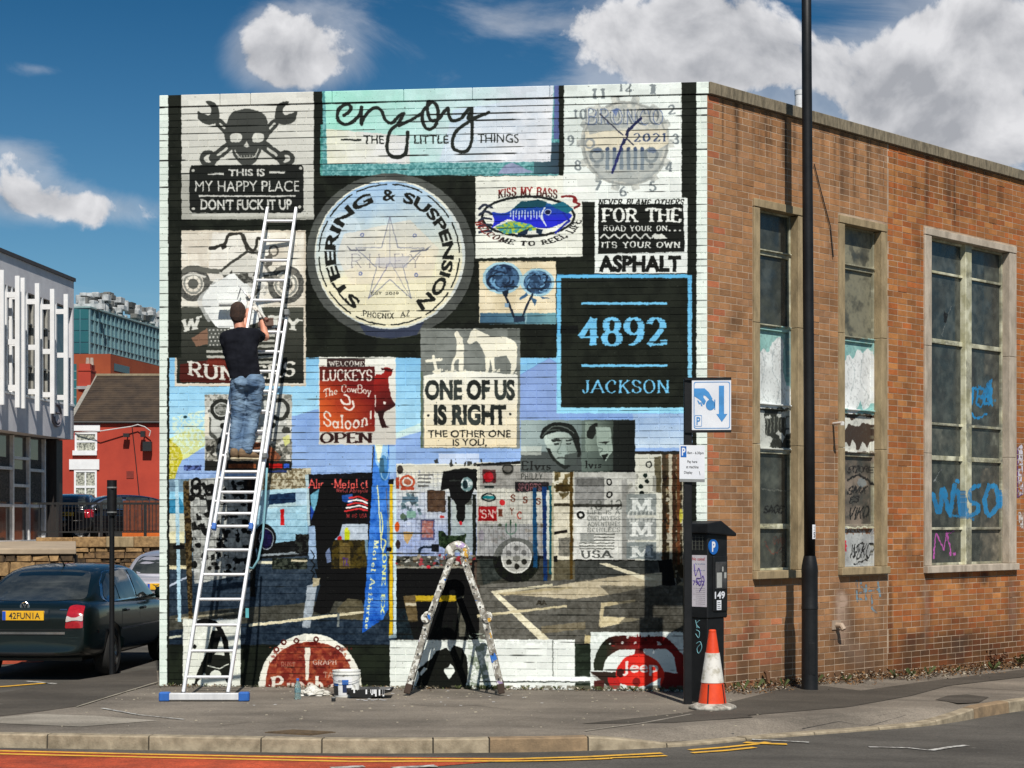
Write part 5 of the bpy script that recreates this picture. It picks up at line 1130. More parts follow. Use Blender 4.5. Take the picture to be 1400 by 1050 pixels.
def brickwork():
    rnd = random.Random(3)
    back = MB(); back.add([(0, .004, -.3), (FL - .002, .004, -.3), (FL - .002, .004, ZB), (0, .004, ZB)], [(0, 1, 2, 3)])
    front = back.build('front_wall', MURAL, bld)
    vs, fs, mi, tone = [], [], [], []
    singles = []
    for k in range(-2, NB):
        z0 = k * CH
        for a, b in lay(FL, k, z0, [], (.1125 if k % 2 else 0.) , rnd):
            d = rnd.uniform(-.0012, .0022)
            full = b - a > .2
            zc = z0 + CH / 2; xc = (a + b) / 2
            if full and k >= 0: singles.append((((xc - 5.0) ** 2 + (zc - 1.6) ** 2), a, b, z0, d))
            else:
                o = len(vs); vs += brick_v(a, b, z0 + .0035, z0 + CH - .0035, d); fs += [tuple(i + o for i in f) for f in BF]; mi += [0] * 5; tone += [(1, 1, 1)] * 5
    singles.sort()
    variants = []
    for j in range(6):
        me = bpy.data.meshes.new('brick'); h = .1075
        v = brick_v(-h, h, -.034, .034, rnd.uniform(-.001, .002)); v = [(x + rnd.uniform(-.0012, .0012), y + (rnd.uniform(-.001, .001) if y < 0 else 0), z + rnd.uniform(-.0012, .0012)) for x, y, z in v]
        me.from_pydata(v, [], BF); me.materials.append(MURAL); variants.append(me)
    for n, (_, a, b, z0, d) in enumerate(singles):
        if n < 300:
            link('brick', variants[n % 6], front, ((a + b) / 2, -d, z0 + CH / 2))
        else:
            o = len(vs); vs += brick_v(a, b, z0 + .0035, z0 + CH - .0035, d); fs += [tuple(i + o for i in f) for f in BF]; mi += [0] * 5; tone += [(1, 1, 1)] * 5
    # long wall
    P1 = [(158, 116, 80), (154, 114, 82), (164, 120, 82), (152, 112, 78), (160, 114, 76), (166, 120, 82)]
    P2 = [(160, 104, 60), (152, 98, 56), (168, 110, 62), (156, 100, 58), (176, 118, 68), (158, 94, 52), (170, 98, 52)]
    holes = [(w[0] - .002, w[1] + .002, w[2] - .002, w[3] + .002) for w in WIN]
    pl = MB(); zs = sorted({-.6, ZB, *(w[2] for w in WIN), *(w[3] for w in WIN)}); ss = sorted({.0, SL, *(w[0] for w in WIN), *(w[1] for w in WIN)})
    for i in range(len(ss) - 1):
        for j in range(len(zs) - 1):
            sc, zc = (ss[i] + ss[i + 1]) / 2, (zs[j] + zs[j + 1]) / 2
            if any(a < sc < b and c < zc < d for a, b, c, d in holes): continue
            pl.quad(*[CC + SD * s - SN * .0018 + Vector((0, 0, z)) for s, z in ((ss[i], zs[j]), (ss[i + 1], zs[j]), (ss[i + 1], zs[j + 1]), (ss[i], zs[j + 1]))])
    side = bw(pl, 'side_wall', MORTAR)
    for k in range(-4, NB):
        z0 = k * CH
        for a, b in lay(SL, k, z0, holes, (.1075 if k % 2 else 0.), rnd, .215):
            # a straight joint divides the two kinds of brick
            parts = [(a, b)]
            if a < 3.63 < b: parts = [q for q in ((a, 3.622), (3.638, b)) if q[1] - q[0] > .03]
            for p, q in parts:
                d = rnd.uniform(-.0006, .0012) + (.003 if rnd.random() < .03 else 0); o = len(vs)
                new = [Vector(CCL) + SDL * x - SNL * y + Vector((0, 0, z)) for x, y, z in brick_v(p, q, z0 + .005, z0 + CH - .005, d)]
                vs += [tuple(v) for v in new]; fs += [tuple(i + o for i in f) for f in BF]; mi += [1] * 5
                if p < 3.63:
                    t = rnd.choice(P1)
                    if p < .12 and rnd.random() < .35: t = (172, 104, 72)
                    if z0 < 1.1 and rnd.random() < .25 and p < 1.2: t = (186, 118, 82)
                else: t = rnd.choice(P2)
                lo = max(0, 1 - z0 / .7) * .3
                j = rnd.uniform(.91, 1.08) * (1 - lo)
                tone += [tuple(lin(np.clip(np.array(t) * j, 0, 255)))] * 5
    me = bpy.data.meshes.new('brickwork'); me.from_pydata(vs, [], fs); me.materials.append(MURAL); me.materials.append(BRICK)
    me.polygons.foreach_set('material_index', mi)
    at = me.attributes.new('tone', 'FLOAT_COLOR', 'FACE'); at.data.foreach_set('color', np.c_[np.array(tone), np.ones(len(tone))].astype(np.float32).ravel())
    bwk = link('brickwork', me, bld); tag(bwk, kind='stuff')


brickwork()


def shell():
    # coping stones, painted at the end wall, bare along the side
    x = 0.; edges = [0, .7, 1.05, 1.98, 2.79, 3.56, 4.42, 5.3, FL + .02]
    for a, b in zip(edges[:-1], edges[1:]):
        m = MB(); m.boxb(a + .002, b - .002, -.012, .32, ZB + .008, TOP); m.build('coping_stone', MURAL, bld, bevel=.006)
    s = 0.
    while s < SL:
        L_ = .98 + random.uniform(-.06, .06)
        m = MB(); m.obox(CC, SD, SN, Vector((0, 0, 1)), s + (.0 if s else .002), s + L_ - .006, -.3, .045, ZB + .005, TOP + random.uniform(-.002, .003)); bw(m, 'coping_stone', COPE, bevel=.006); s += L_
    # remaining walls and roof
    m = MB(); a0 = CA + Vector((2.9, 10.2, 0)); d0 = CC + SD * SL
    base = [CA - FN * .01, CC - FN * .01 - SN * .01, d0, d0 - SN * 8.0, a0]
    for i in (2, 3, 4):
        p, q = base[i], base[(i + 1) % 5]
        m.quad(p + Vector((0, 0, -.6)), q + Vector((0, 0, -.6)), q + Vector((0, 0, TOP)), p + Vector((0, 0, TOP)))
    bw(m, 'rear_wall', mat('plain_brick', col(150, 96, 64), .9, c2=col(110, 70, 48), scale=14))
    m = MB(); m.quad(*[p + Vector((0, 0, TOP - .25)) for p in base]); bw(m, 'roof', mat('roof_felt', col(96, 96, 96), .9))
    m = MB(); p = P(1093.5, 300, 23.6); m.tube([(p.x, p.y, TOP - .3), (p.x, p.y, 7.40)], .065, 14); m.tube([(p.x, p.y, 7.36), (p.x, p.y, 7.42)], .07, 14); bw(m, 'flue', mat('white_flue', (.8, .8, .8), .4), smooth=True, angle=40)
    # pipe bracket on the wall
    m = MB()
    b0 = CC + SD * 2.44 + Vector((0, 0, 3.02))
    m.tube([b0, b0 + SN * .22 - SD * .12], .018, 8); m.tube([b0 + SN * .2 - SD * .11, b0 + SN * .2 - SD * .11 + Vector((0, 0, -.03))], .026, 8); bw(m, 'bracket', mat('white_bracket', (.75, .74, .7), .5))
    m = MB(); b0 = CC + SD * 2.5 + Vector((0, 0, .62)); m.tube([b0 - SN * .02, b0 + SN * .08, b0 + SN * .11 - Vector((0, 0, .05))], .035, 10); m.obox(b0, SD, SN, Vector((0, 0, 1)), -.09, .09, 0, .012, -.05, .06); bw(m, 'overflow_pipe', mat('limed_pipe', col(170, 150, 130), .7))
    m = MB(); q0 = CC + SD * 2.02 + SN * .018; cab = [q0 + Vector((0, 0, 6.05)), q0 + SD * .14 + Vector((0, 0, 5.75)), q0 + SD * .34 + Vector((0, 0, 5.35)), q0 + SD * .40 + Vector((0, 0, 5.0))]  # thin dark tube standing in for the shadow line of an overhead wire
    m.tube(cab, .007, 6); bw(m, 'cable_line', mat('cable_shadow_dark', (.02, .02, .02), .6))


shell()


def windows():
    for w, rows in zip(WIN, ROWS):
        s0, s1, z0, z1, jl, jr = w
        big = s1 - s0 > 2
        cm = CONC_PALE if big else CONC
        Z = Vector((0, 0, 1)); th = .09; pr = .022
        m = MB(); ob = lambda a, b, c, d, e, f: m.obox(CC, SD, SN, Z, a, b, c, d, e, f)
        ob(s0, s1, -.16, pr + .006, z1 - th, z1)                                   # lintel
        cuts = [z0 + th + .004, z0 + 1.53, z0 + 2.9, z1 - th - .003]
        for a, b in zip(cuts[:-1], cuts[1:]):
            ob(s0, s0 + jl, -.16, pr, a, b - .005); ob(s1 - jr, s1, -.16, pr, a, b - .005)
        win = bw(m, 'window', cm, bevel=.004)
        m = MB(); m.obox(CC, SD, SN, Z, s0 - .004, s1 + .004, -.16, .065, z0, z0 + th); bw(m, 'sill', cm, win, bevel=.005)
        g0, g1 = s0 + jl, s1 - jr
        cols_ = [(g0 + .03, g1 - .03)] if not big else [(g0 + .03, 5.60), (5.76, g1 - .03)]
        fr = MB(); dz = lambda a, b, c, d, e, f: fr.obox(CC, SD, SN, Z, a, b, c, d, e, f)
        dz(g0, g0 + .03, -.155, -.085, z0 + th, z1 - th); dz(g1 - .03, g1, -.155, -.085, z0 + th, z1 - th)
        if big: dz(5.60, 5.76, -.155, -.045, z0 + th, z1 - th)
        for c0, c1 in cols_:
            for i, z in enumerate(rows):
                hh = .016 if (big and i in (1, 3, 5)) else .03
                if i == 0: dz(c0, c1, -.15, -.09, z0 + th, z + .012)
                elif i == len(rows) - 1: dz(c0, c1, -.15, -.09, z - .01, z1 - th)
                else:
                    dz(c0, c1, -.15, -.088, z - hh, z + hh)
                    if not big and i in (2, 3, 4, 5): dz(c0 - .01, c1 + .02, -.15, -.062, z + hh - .012, z + hh + .004)      # drip of the hopper light
        bw(fr, 'glazing_frame', FRAME_W, win, bevel=.003)
        for c0, c1 in cols_:
            for a, b in zip(rows[:-1], rows[1:]):
                m = MB(); t = random.uniform(-.004, .004)
                m.obox(CC, SD, SN, Z, c0 - .005, c1 + .005, -.136, -.12 + t, a + .01, b - .01)
                bw(m, 'pane', GLASS_W, win)


windows()

# ------------------------------------------------------------------ ground: road, pavement, kerbs, markings
RZ = -.12


def asphalt(name, c1, c2, speck, rough=.9, scale=.8, bump=.5):
    m, nt, b = newmat(name); N, L = nt.nodes, nt.links
    tc = N.new('ShaderNodeTexCoord')
    def nz(s, d, r=.6):
        n = N.new('ShaderNodeTexNoise'); n.inputs['Scale'].default_value = s; n.inputs['Detail'].default_value = d; n.inputs['Roughness'].default_value = r
        L.new(tc.outputs['Object'], n.inputs['Vector']); return n
    a = nz(scale, 8, .65); rp = N.new('ShaderNodeValToRGB'); rp.color_ramp.elements[0].position = .36; rp.color_ramp.elements[1].position = .66
    rp.color_ramp.elements[0].color = c1; rp.color_ramp.elements[1].color = c2; L.new(a.outputs['Fac'], rp.inputs[0])
    v = N.new('ShaderNodeTexVoronoi'); v.inputs['Scale'].default_value = 75; L.new(tc.outputs['Object'], v.inputs['Vector'])
    hs = N.new('ShaderNodeHueSaturation'); mr = N.new('ShaderNodeMapRange'); mr.inputs['To Min'].default_value = 1 - speck; mr.inputs['To Max'].default_value = 1 + speck
    L.new(v.outputs['Color'], mr.inputs['Value']); L.new(mr.outputs[0], hs.inputs['Value']); L.new(rp.outputs[0], hs.inputs['Color'])
    # gum spots and bits
    v2 = N.new('ShaderNodeTexVoronoi'); v2.inputs['Scale'].default_value = 2.4; L.new(tc.outputs['Object'], v2.inputs['Vector'])
    lt = N.new('ShaderNodeMath'); lt.operation = 'LESS_THAN'; lt.inputs[1].default_value = .045; L.new(v2.outputs['Distance'], lt.inputs[0])
    ml = N.new('ShaderNodeMath'); ml.operation = 'MULTIPLY'; ml.inputs[1].default_value = .35; L.new(lt.outputs[0], ml.inputs[0])
    mx = N.new('ShaderNodeMix'); mx.data_type = 'RGBA'; L.new(ml.outputs[0], mx.inputs['Factor']); L.new(hs.outputs[0], mx.inputs[6]); mx.inputs[7].default_value = (.4, .38, .34, 1)
    # old stains and patches
    mp = N.new('ShaderNodeMapping'); mp.inputs['Scale'].default_value = (.45, 1.9, 1); L.new(tc.outputs['Object'], mp.inputs[0]); s2 = nz(.8, 6); L.new(mp.outputs[0], s2.inputs['Vector']); r2 = N.new('ShaderNodeMapRange'); r2.inputs['From Min'].default_value = .35; r2.inputs['From Max'].default_value = .65; r2.inputs['To Min'].default_value = .74; r2.inputs['To Max'].default_value = 1.16
    L.new(s2.outputs['Fac'], r2.inputs['Value'])
    sc_ = N.new('ShaderNodeVectorMath'); sc_.operation = 'SCALE'; L.new(mx.outputs[2], sc_.inputs[0]); L.new(r2.outputs[0], sc_.inputs['Scale'])
    L.new(sc_.outputs[0], b.inputs['Base Color'])
    b.inputs['Roughness'].default_value = rough; b.inputs['Specular IOR Level'].default_value = .25
    n3 = nz(110, 3); bp = N.new('ShaderNodeBump'); bp.inputs['Strength'].default_value = bump; bp.inputs['Distance'].default_value = .008
    L.new(n3.outputs['Fac'], bp.inputs['Height']); L.new(bp.outputs[0], b.inputs['Normal'])
    return m


ROAD_M = asphalt('road_asphalt', col(92, 88, 82), col(74, 71, 66), .28)
PAVE_M = asphalt('pavement_asphalt', col(130, 121, 109), col(102, 95, 86), .26)
DARK_M = asphalt('new_tarmac', col(86, 80, 72), col(72, 67, 60), .25)
PALE_M = asphalt('pale_tarmac', col(158, 150, 138), col(134, 127, 115), .2)
RED_M = asphalt('red_surfacing', col(186, 80, 50), col(138, 62, 42), .32, scale=2.6)
YEL_M = mat('yellow_road_paint', col(226, 172, 54), .75, c2=col(178, 138, 60), scale=14, thr=(.46, .7), bump=.3, bscale=120)
WHT_M = mat('white_road_paint', col(196, 194, 188), .8, c2=col(112, 108, 102), scale=16, thr=(.42, .62), bump=.3, bscale=120)
KERB_M = mat('kerb_concrete', col(166, 152, 128), .88, c2=col(120, 108, 88), scale=7, bump=.4, bscale=80)
KERB2_M = mat('kerb_concrete_brown', col(150, 126, 96), .88, c2=col(114, 96, 74), scale=7, bump=.4, bscale=80)


def road():
    xs = [-4000, -200, -20, 2.2, 8.2, 200, 4000]; ys = [-4000, -60, 12, 20, 40, 200, 6000]
    m = MB(); n = len(xs)
    m.add([(x, y, RZ + gz(x)) for y in ys for x in xs], [(j * n + i, j * n + i + 1, (j + 1) * n + i + 1, (j + 1) * n + i) for j in range(len(ys) - 1) for i in range(n - 1)])
    tag(m.build('road', ROAD_M), kind='structure')


road()


def sheet(name, pts, z, m, parent=None, kind='structure'):
    """flat patch on the ground from points in plan; follows the fall of the ground"""
    bm = bmesh.new(); bm.faces.new([bm.verts.new((p[0], p[1], 0)) for p in pts])
    for x in (2.2, 8.2): bmesh.ops.bisect_plane(bm, geom=bm.verts[:] + bm.edges[:] + bm.faces[:], plane_co=(x, 0, 0), plane_no=(1, 0, 0))
    bmesh.ops.triangulate(bm, faces=bm.faces[:])
    bmesh.ops.recalc_face_normals(bm, faces=bm.faces[:])
    for v in bm.verts: v.co.z = z + gz(v.co.x)
    if sum(f.normal.z for f in bm.faces) < 0: bmesh.ops.reverse_faces(bm, faces=bm.faces[:])
    me = bpy.data.meshes.new(name); bm.to_mesh(me); bm.free(); me.materials.append(m)
    o = link(name, me, parent); tag(o, kind=kind); return o


def gp(flat, z=0.): return [ground(a, b, z) for a, b in zip(flat[::2], flat[1::2])]


def strip(name, flat, w, z, m, ragged=0.):
    p = [Vector((q.x, q.y, 0)) for q in gp(flat, z)]; q = []
    for i in range(len(p) - 1):
        n = max(1, int((p[i + 1] - p[i]).length / .25)); q += [p[i].lerp(p[i + 1], k / n) for k in range(n)]
    p = q + [p[-1]]; L_, R_ = [], []
    for i, c in enumerate(p):
        d = (p[min(i + 1, len(p) - 1)] - p[max(0, i - 1)]).normalized(); n = Vector((-d.y, d.x, 0)); ww = w / 2 * (1 + random.uniform(-ragged, ragged))
        L_.append(c + n * ww); R_.append(c - n * ww)
    mb = MB(); n = len(p)
    mb.add([(v.x, v.y, z + gz(v.x)) for v in R_ + L_], [(i, i + 1, n + i + 1, n + i) for i in range(n - 1)])
    o = mb.build(name, m); tag(o, kind='structure'); return o


# kerb line: plan position of the road-side top edge and how far it is dropped
KL = [(-2.0, 32.4, .5), (-3.2, 28, .5), (-4.54, 23.45, .5), (-5.57, 19.9, .5), (-5.98, 18.4, .5), (-6.12, 17.4, .4), (-5.9, 16.6, .2), (-5.3, 16.14, 0), (-4.48, 15.97, 0), (-3.16, 15.80, 0), (-1.37, 15.57, 0), (0, 15.64, 0), (.63, 15.75, 0), (1.05, 15.86, .35),
      (1.38, 15.99, .85), (1.75, 16.2, .9), (2.64, 16.9, .9), (3.4, 17.5, .9), (4.07, 18.05, .85), (4.55, 18.6, .4), (4.95, 19.15, 0.), (5.9, 20.3, 0), (8, 22.5, 0), (12.5, 27.2, 0), (20, 35, 0)]


def kerbs():
    P_ = [Vector((a, b, 0)) for a, b, _ in KL]; D_ = [c for *_, c in KL]
    # fine polyline
    pts = []; n = len(P_)
    for i in range(n - 1):
        a, b, c, d = P_[max(i - 1, 0)], P_[i], P_[i + 1], P_[min(i + 2, n - 1)]
        for t in np.linspace(0, 1, 8, endpoint=False):
            t = float(t)
            pts.append((.5 * ((2 * b) + (c - a) * t + (2 * a - 5 * b + 4 * c - d) * t * t + (3 * b - a - 3 * c + d) * t ** 3), D_[i] * (1 - t) + D_[i + 1] * t))
    pts.append((P_[-1], D_[-1]))
    L = [0.]
    for i in range(1, len(pts)): L.append(L[-1] + (pts[i][0] - pts[i - 1][0]).length)
    def at(s):
        s = min(max(s, 0), L[-1] - 1e-4); i = int(np.searchsorted(L, s, 'right')) - 1; t = (s - L[i]) / (L[i + 1] - L[i])
        p = pts[i][0].lerp(pts[i + 1][0], t); d = (pts[i + 1][0] - pts[i][0]).normalized()
        return p, Vector((-d.y, d.x, 0)), pts[i][1] * (1 - t) + pts[i + 1][1] * t
    # joints measured along the front
    fx = [-4.04, -3.14, -2.15, -1.62, -.67, -.19, .65, 1.35]
    js = []
    for x in fx: js.append(L[min(range(len(pts)), key=lambda i: abs(pts[i][0].x - x) + (50 if pts[i][0].y > 17 else 0))] if False else min(np.linspace(0, L[-1], 4000), key=lambda s: abs(at(s)[0].x - x) + (50 if at(s)[0].y > 17 else 0)))
    a = js[0]
    while a > 0: a -= .92; js.insert(0, max(a, 0))
    while js[-1] < L[-1] - .3: js.append(min(js[-1] + .91, L[-1]))
    root = bpy.data.objects.new('kerb', None); COL.objects.link(root); tag(root, kind='structure')
    for k, (s0, s1) in enumerate(zip(js[:-1], js[1:])):
        if s1 - s0 < .05: continue
        m = MB(); rows = 4; vs = []
        for i in range(rows + 1):
            s = s0 + .007 + (s1 - s0 - .014) * i / rows; p, nrm, dr = at(s)
            top = gz(p.x) - .105 * dr + random.choice((0, 0, .002)); inn = p + nrm * .125
            for q, z in ((p - nrm * .012, -.3), (p, top - .012), (p + nrm * .012, top), (inn, top + .001), (inn, -.3)): vs.append((q.x, q.y, z))
        fs = []
        for i in range(rows):
            for j in range(4): fs.append((i * 5 + j, (i + 1) * 5 + j, (i + 1) * 5 + j + 1, i * 5 + j + 1))
        fs += [(0, 1, 2, 3, 4), tuple(rows * 5 + j for j in (4, 3, 2, 1, 0))]
        m.add(vs, fs); o = m.build('kerb_stone', KERB2_M if k % 7 == 5 else KERB_M, root)
        me = o.data; bm = bmesh.new(); bm.from_mesh(me); bmesh.ops.recalc_face_normals(bm, faces=bm.faces); bm.to_mesh(me); bm.free()
    # pavement: ramp strip behind the kerb, level beyond
    S = np.linspace(0, L[-1], 90); vs = []; inner = []
    for s in S:
        p, nrm, dr = at(s); a = p + nrm * .122; b = p + nrm * .42
        vs += [(a.x, a.y, gz(a.x) - .105 * dr - .003), (b.x, b.y, gz(b.x))]; inner.append(b)
    m = MB(); m.add(vs, [(2 * i, 2 * i + 2, 2 * i + 3, 2 * i + 1) for i in range(len(S) - 1)])
    o = m.build('pavement', PAVE_M)
    bm = bmesh.new(); bm.from_mesh(o.data)
    ring = [bm.verts.new((v.x, v.y, gz(v.x))) for v in inner]; f = bm.faces.new(ring)
    for x in (2.2, 8.2):
        bmesh.ops.bisect_plane(bm, geom=bm.verts[:] + bm.edges[:] + bm.faces[:], plane_co=(x, 0, 0), plane_no=(1, 0, 0))
    bmesh.ops.triangulate(bm, faces=bm.faces[:])
    bmesh.ops.recalc_face_normals(bm, faces=bm.faces[:])
    for v in bm.verts:
        if 2.1 < v.co.x < 8.3 and v.co.z > -.2 and False: pass
    up_ = sum(f.normal.z for f in bm.faces)
    for f in bm.faces:
        if f.normal.z < 0: f.normal_flip()
    bm.to_mesh(o.data); bm.free(); tag(o, kind='structure')
    # joint filler below the gaps between stones
    g = MB(); vs = []
    for s in np.linspace(0, L[-1], 160):
        p, nrm, dr = at(s); t = gz(p.x) - .105 * dr - .014
        for q, z in ((p + nrm * .01, -.3), (p + nrm * .012, t), (p + nrm * .122, t)): vs.append((q.x, q.y, z))
    fs = [(i * 3 + j, i * 3 + j + 1, i * 3 + j + 4, i * 3 + j + 3) for i in range(159) for j in range(2)]
    g.add(vs, fs); tag(g.build('kerb_joint_filler', mat('joint_dirt', col(70, 64, 54), .95)), kind='structure')


kerbs()
sheet('red_lane_surface', gp([-90, 1023, 0, 1025, 200, 1030, 480, 1034, 700, 1036.4, 725, 1038, 640, 1044, 560, 1050.5, 470, 1064, -90, 1084], RZ + .004), RZ + .004, RED_M)
strip('yellow_line', [-90, 1024.6, 0, 1026.4, 200, 1031, 480, 1036.8, 700, 1037.3, 800, 1034.5, 905, 1029.4], .075, RZ + .008, YEL_M, .12)
strip('yellow_line', [-90, 1028.6, 0, 1030.4, 200, 1035, 480, 1040.8, 700, 1040.2, 760, 1039.3, 836, 1036.6], .075, RZ + .008, YEL_M, .12)
strip('yellow_line', [832, 1036, 870, 1034.8, 911, 1032.8], .06, RZ + .008, YEL_M, .2)
strip('yellow_line', [943, 1025.2, 990, 1021.5, 1030, 1017.4, 1050, 1014.4], .075, RZ + .008, YEL_M, .15)
strip('yellow_line', [946, 1029, 990, 1026, 1032, 1021.6], .075, RZ + .008, YEL_M, .15)
strip('yellow_line', [1018, 1014.6, 1040, 1016, 1076, 1017.2], .1, RZ + .009, YEL_M, .15)
strip('white_line', [1028, 1010.6, 1060, 1012, 1106, 1014.6], .06, RZ + .010, WHT_M, .4)
strip('white_line', [1188, 1021, 1240, 1022, 1272, 1025.6], .05, RZ + .008, WHT_M, .5); strip('white_line', [1272, 1025.6, 1300, 1021, 1322, 1018.6], .045, RZ + .008, WHT_M, .5)
strip('white_line', [452, 1049.4, 498, 1047.4], .11, RZ + .010, WHT_M, .1); strip('white_line', [536, 1049.6, 596, 1046.6], .11, RZ + .010, WHT_M, .1)
# left side road: bay marking seen past the kerb, red surfacing under the parked car
strip('white_line', [36, 931, 80, 935], .09, RZ + .008, WHT_M, .2); strip('yellow_line', [-40, 941, 10, 938, 66, 933.4], .1, RZ + .008, YEL_M, .15)
sheet('red_lane_surface', gp([-80, 912, 0, 908.5, 60, 905, 58, 896, 0, 897, -80, 899], RZ + .004), RZ + .004, RED_M)
# pavement repairs
sheet('tarmac_patch', gp([-60, 957, 0, 947.6, 110, 929.5, 214, 913, 216, 935, 160, 950, 105, 966, 40, 975, -60, 986]), .004, DARK_M)
sheet('pale_patch', gp([-60, 987, 0, 981, 52, 976.5, 130, 979, 217, 985.5, 160, 990, 110, 994, 0, 989.5, -60, 990]), .004, PALE_M)
strip('white_line', [140, 968, 190, 977, 252, 983.4], .035, .008, WHT_M, .3)
sheet('tarmac_patch', gp([795, 990, 938, 974.5, 992, 962, 1080, 939.5, 1126, 938, 1177, 944.6, 1262, 932.6, 1400, 915.4, 1440, 910, 1440, 921, 1400, 925.6, 1297, 937.6, 1246, 951.4, 1160, 966.8, 1022, 978.5, 1030, 981, 920, 988.5]), .004, DARK_M)
sheet('tarmac_patch', gp([1279, 957, 1296, 951.4, 1322, 949.8, 1352, 953.6, 1338, 961, 1310, 962]), .005, DARK_M)
strip('trench_scar', [800, 999, 880, 988, 945, 976], .03, .006, PALE_M, .3)
strip('trench_scar', [1290, 937.6, 1340, 941, 1400, 943.5], .02, .006, mat('crack_dirt', col(60, 54, 46), .95), .4)
for pl in ([560, 962, 600, 966, 650, 964, 700, 970], [300, 992, 340, 987, 372, 989, 420, 984, 470, 986], [690, 985, 730, 981, 760, 983], [1100, 985, 1150, 979, 1190, 980, 1240, 972]): strip('crack', pl, .012, .0065, bpy.data.materials['crack_dirt'], .7)
strip('crack', [105, 966, 150, 952, 216, 932], .03, .009, mat('crack_pale', col(150, 142, 126), .95), .4)


def covers():
    ir = mat('rusty_iron', col(112, 92, 66), .8, metal=.2, c2=col(80, 66, 50), scale=20, bump=.5)
    c = [Vector((p.x, p.y, 0)) for p in gp([362, 1002, 400, 998.6, 459, 1001.6, 425, 1005.4])]
    t = thing('utility_cover', c[0], 'rusty brown rectangular utility cover set in pavement near the kerb', 'utility cover')
    m = MB(); m.prism([p + Vector((0, 0, -.02)) for p in c], (0, 0, .027)); m.build('cover_plate', ir, t, off=c[0])
    m = MB(); ce = sum(c, Vector()) / 4
    for k in range(9):
        a = c[0].lerp(c[1], (k + .5) / 9).lerp(ce, .06); b = c[3].lerp(c[2], (k + .5) / 9).lerp(ce, .06); m.bar(a + Vector((0, 0, .008)), b + Vector((0, 0, .008)), .02, .006)
    m.build('tread_rib', ir, t, off=c[0])


covers()


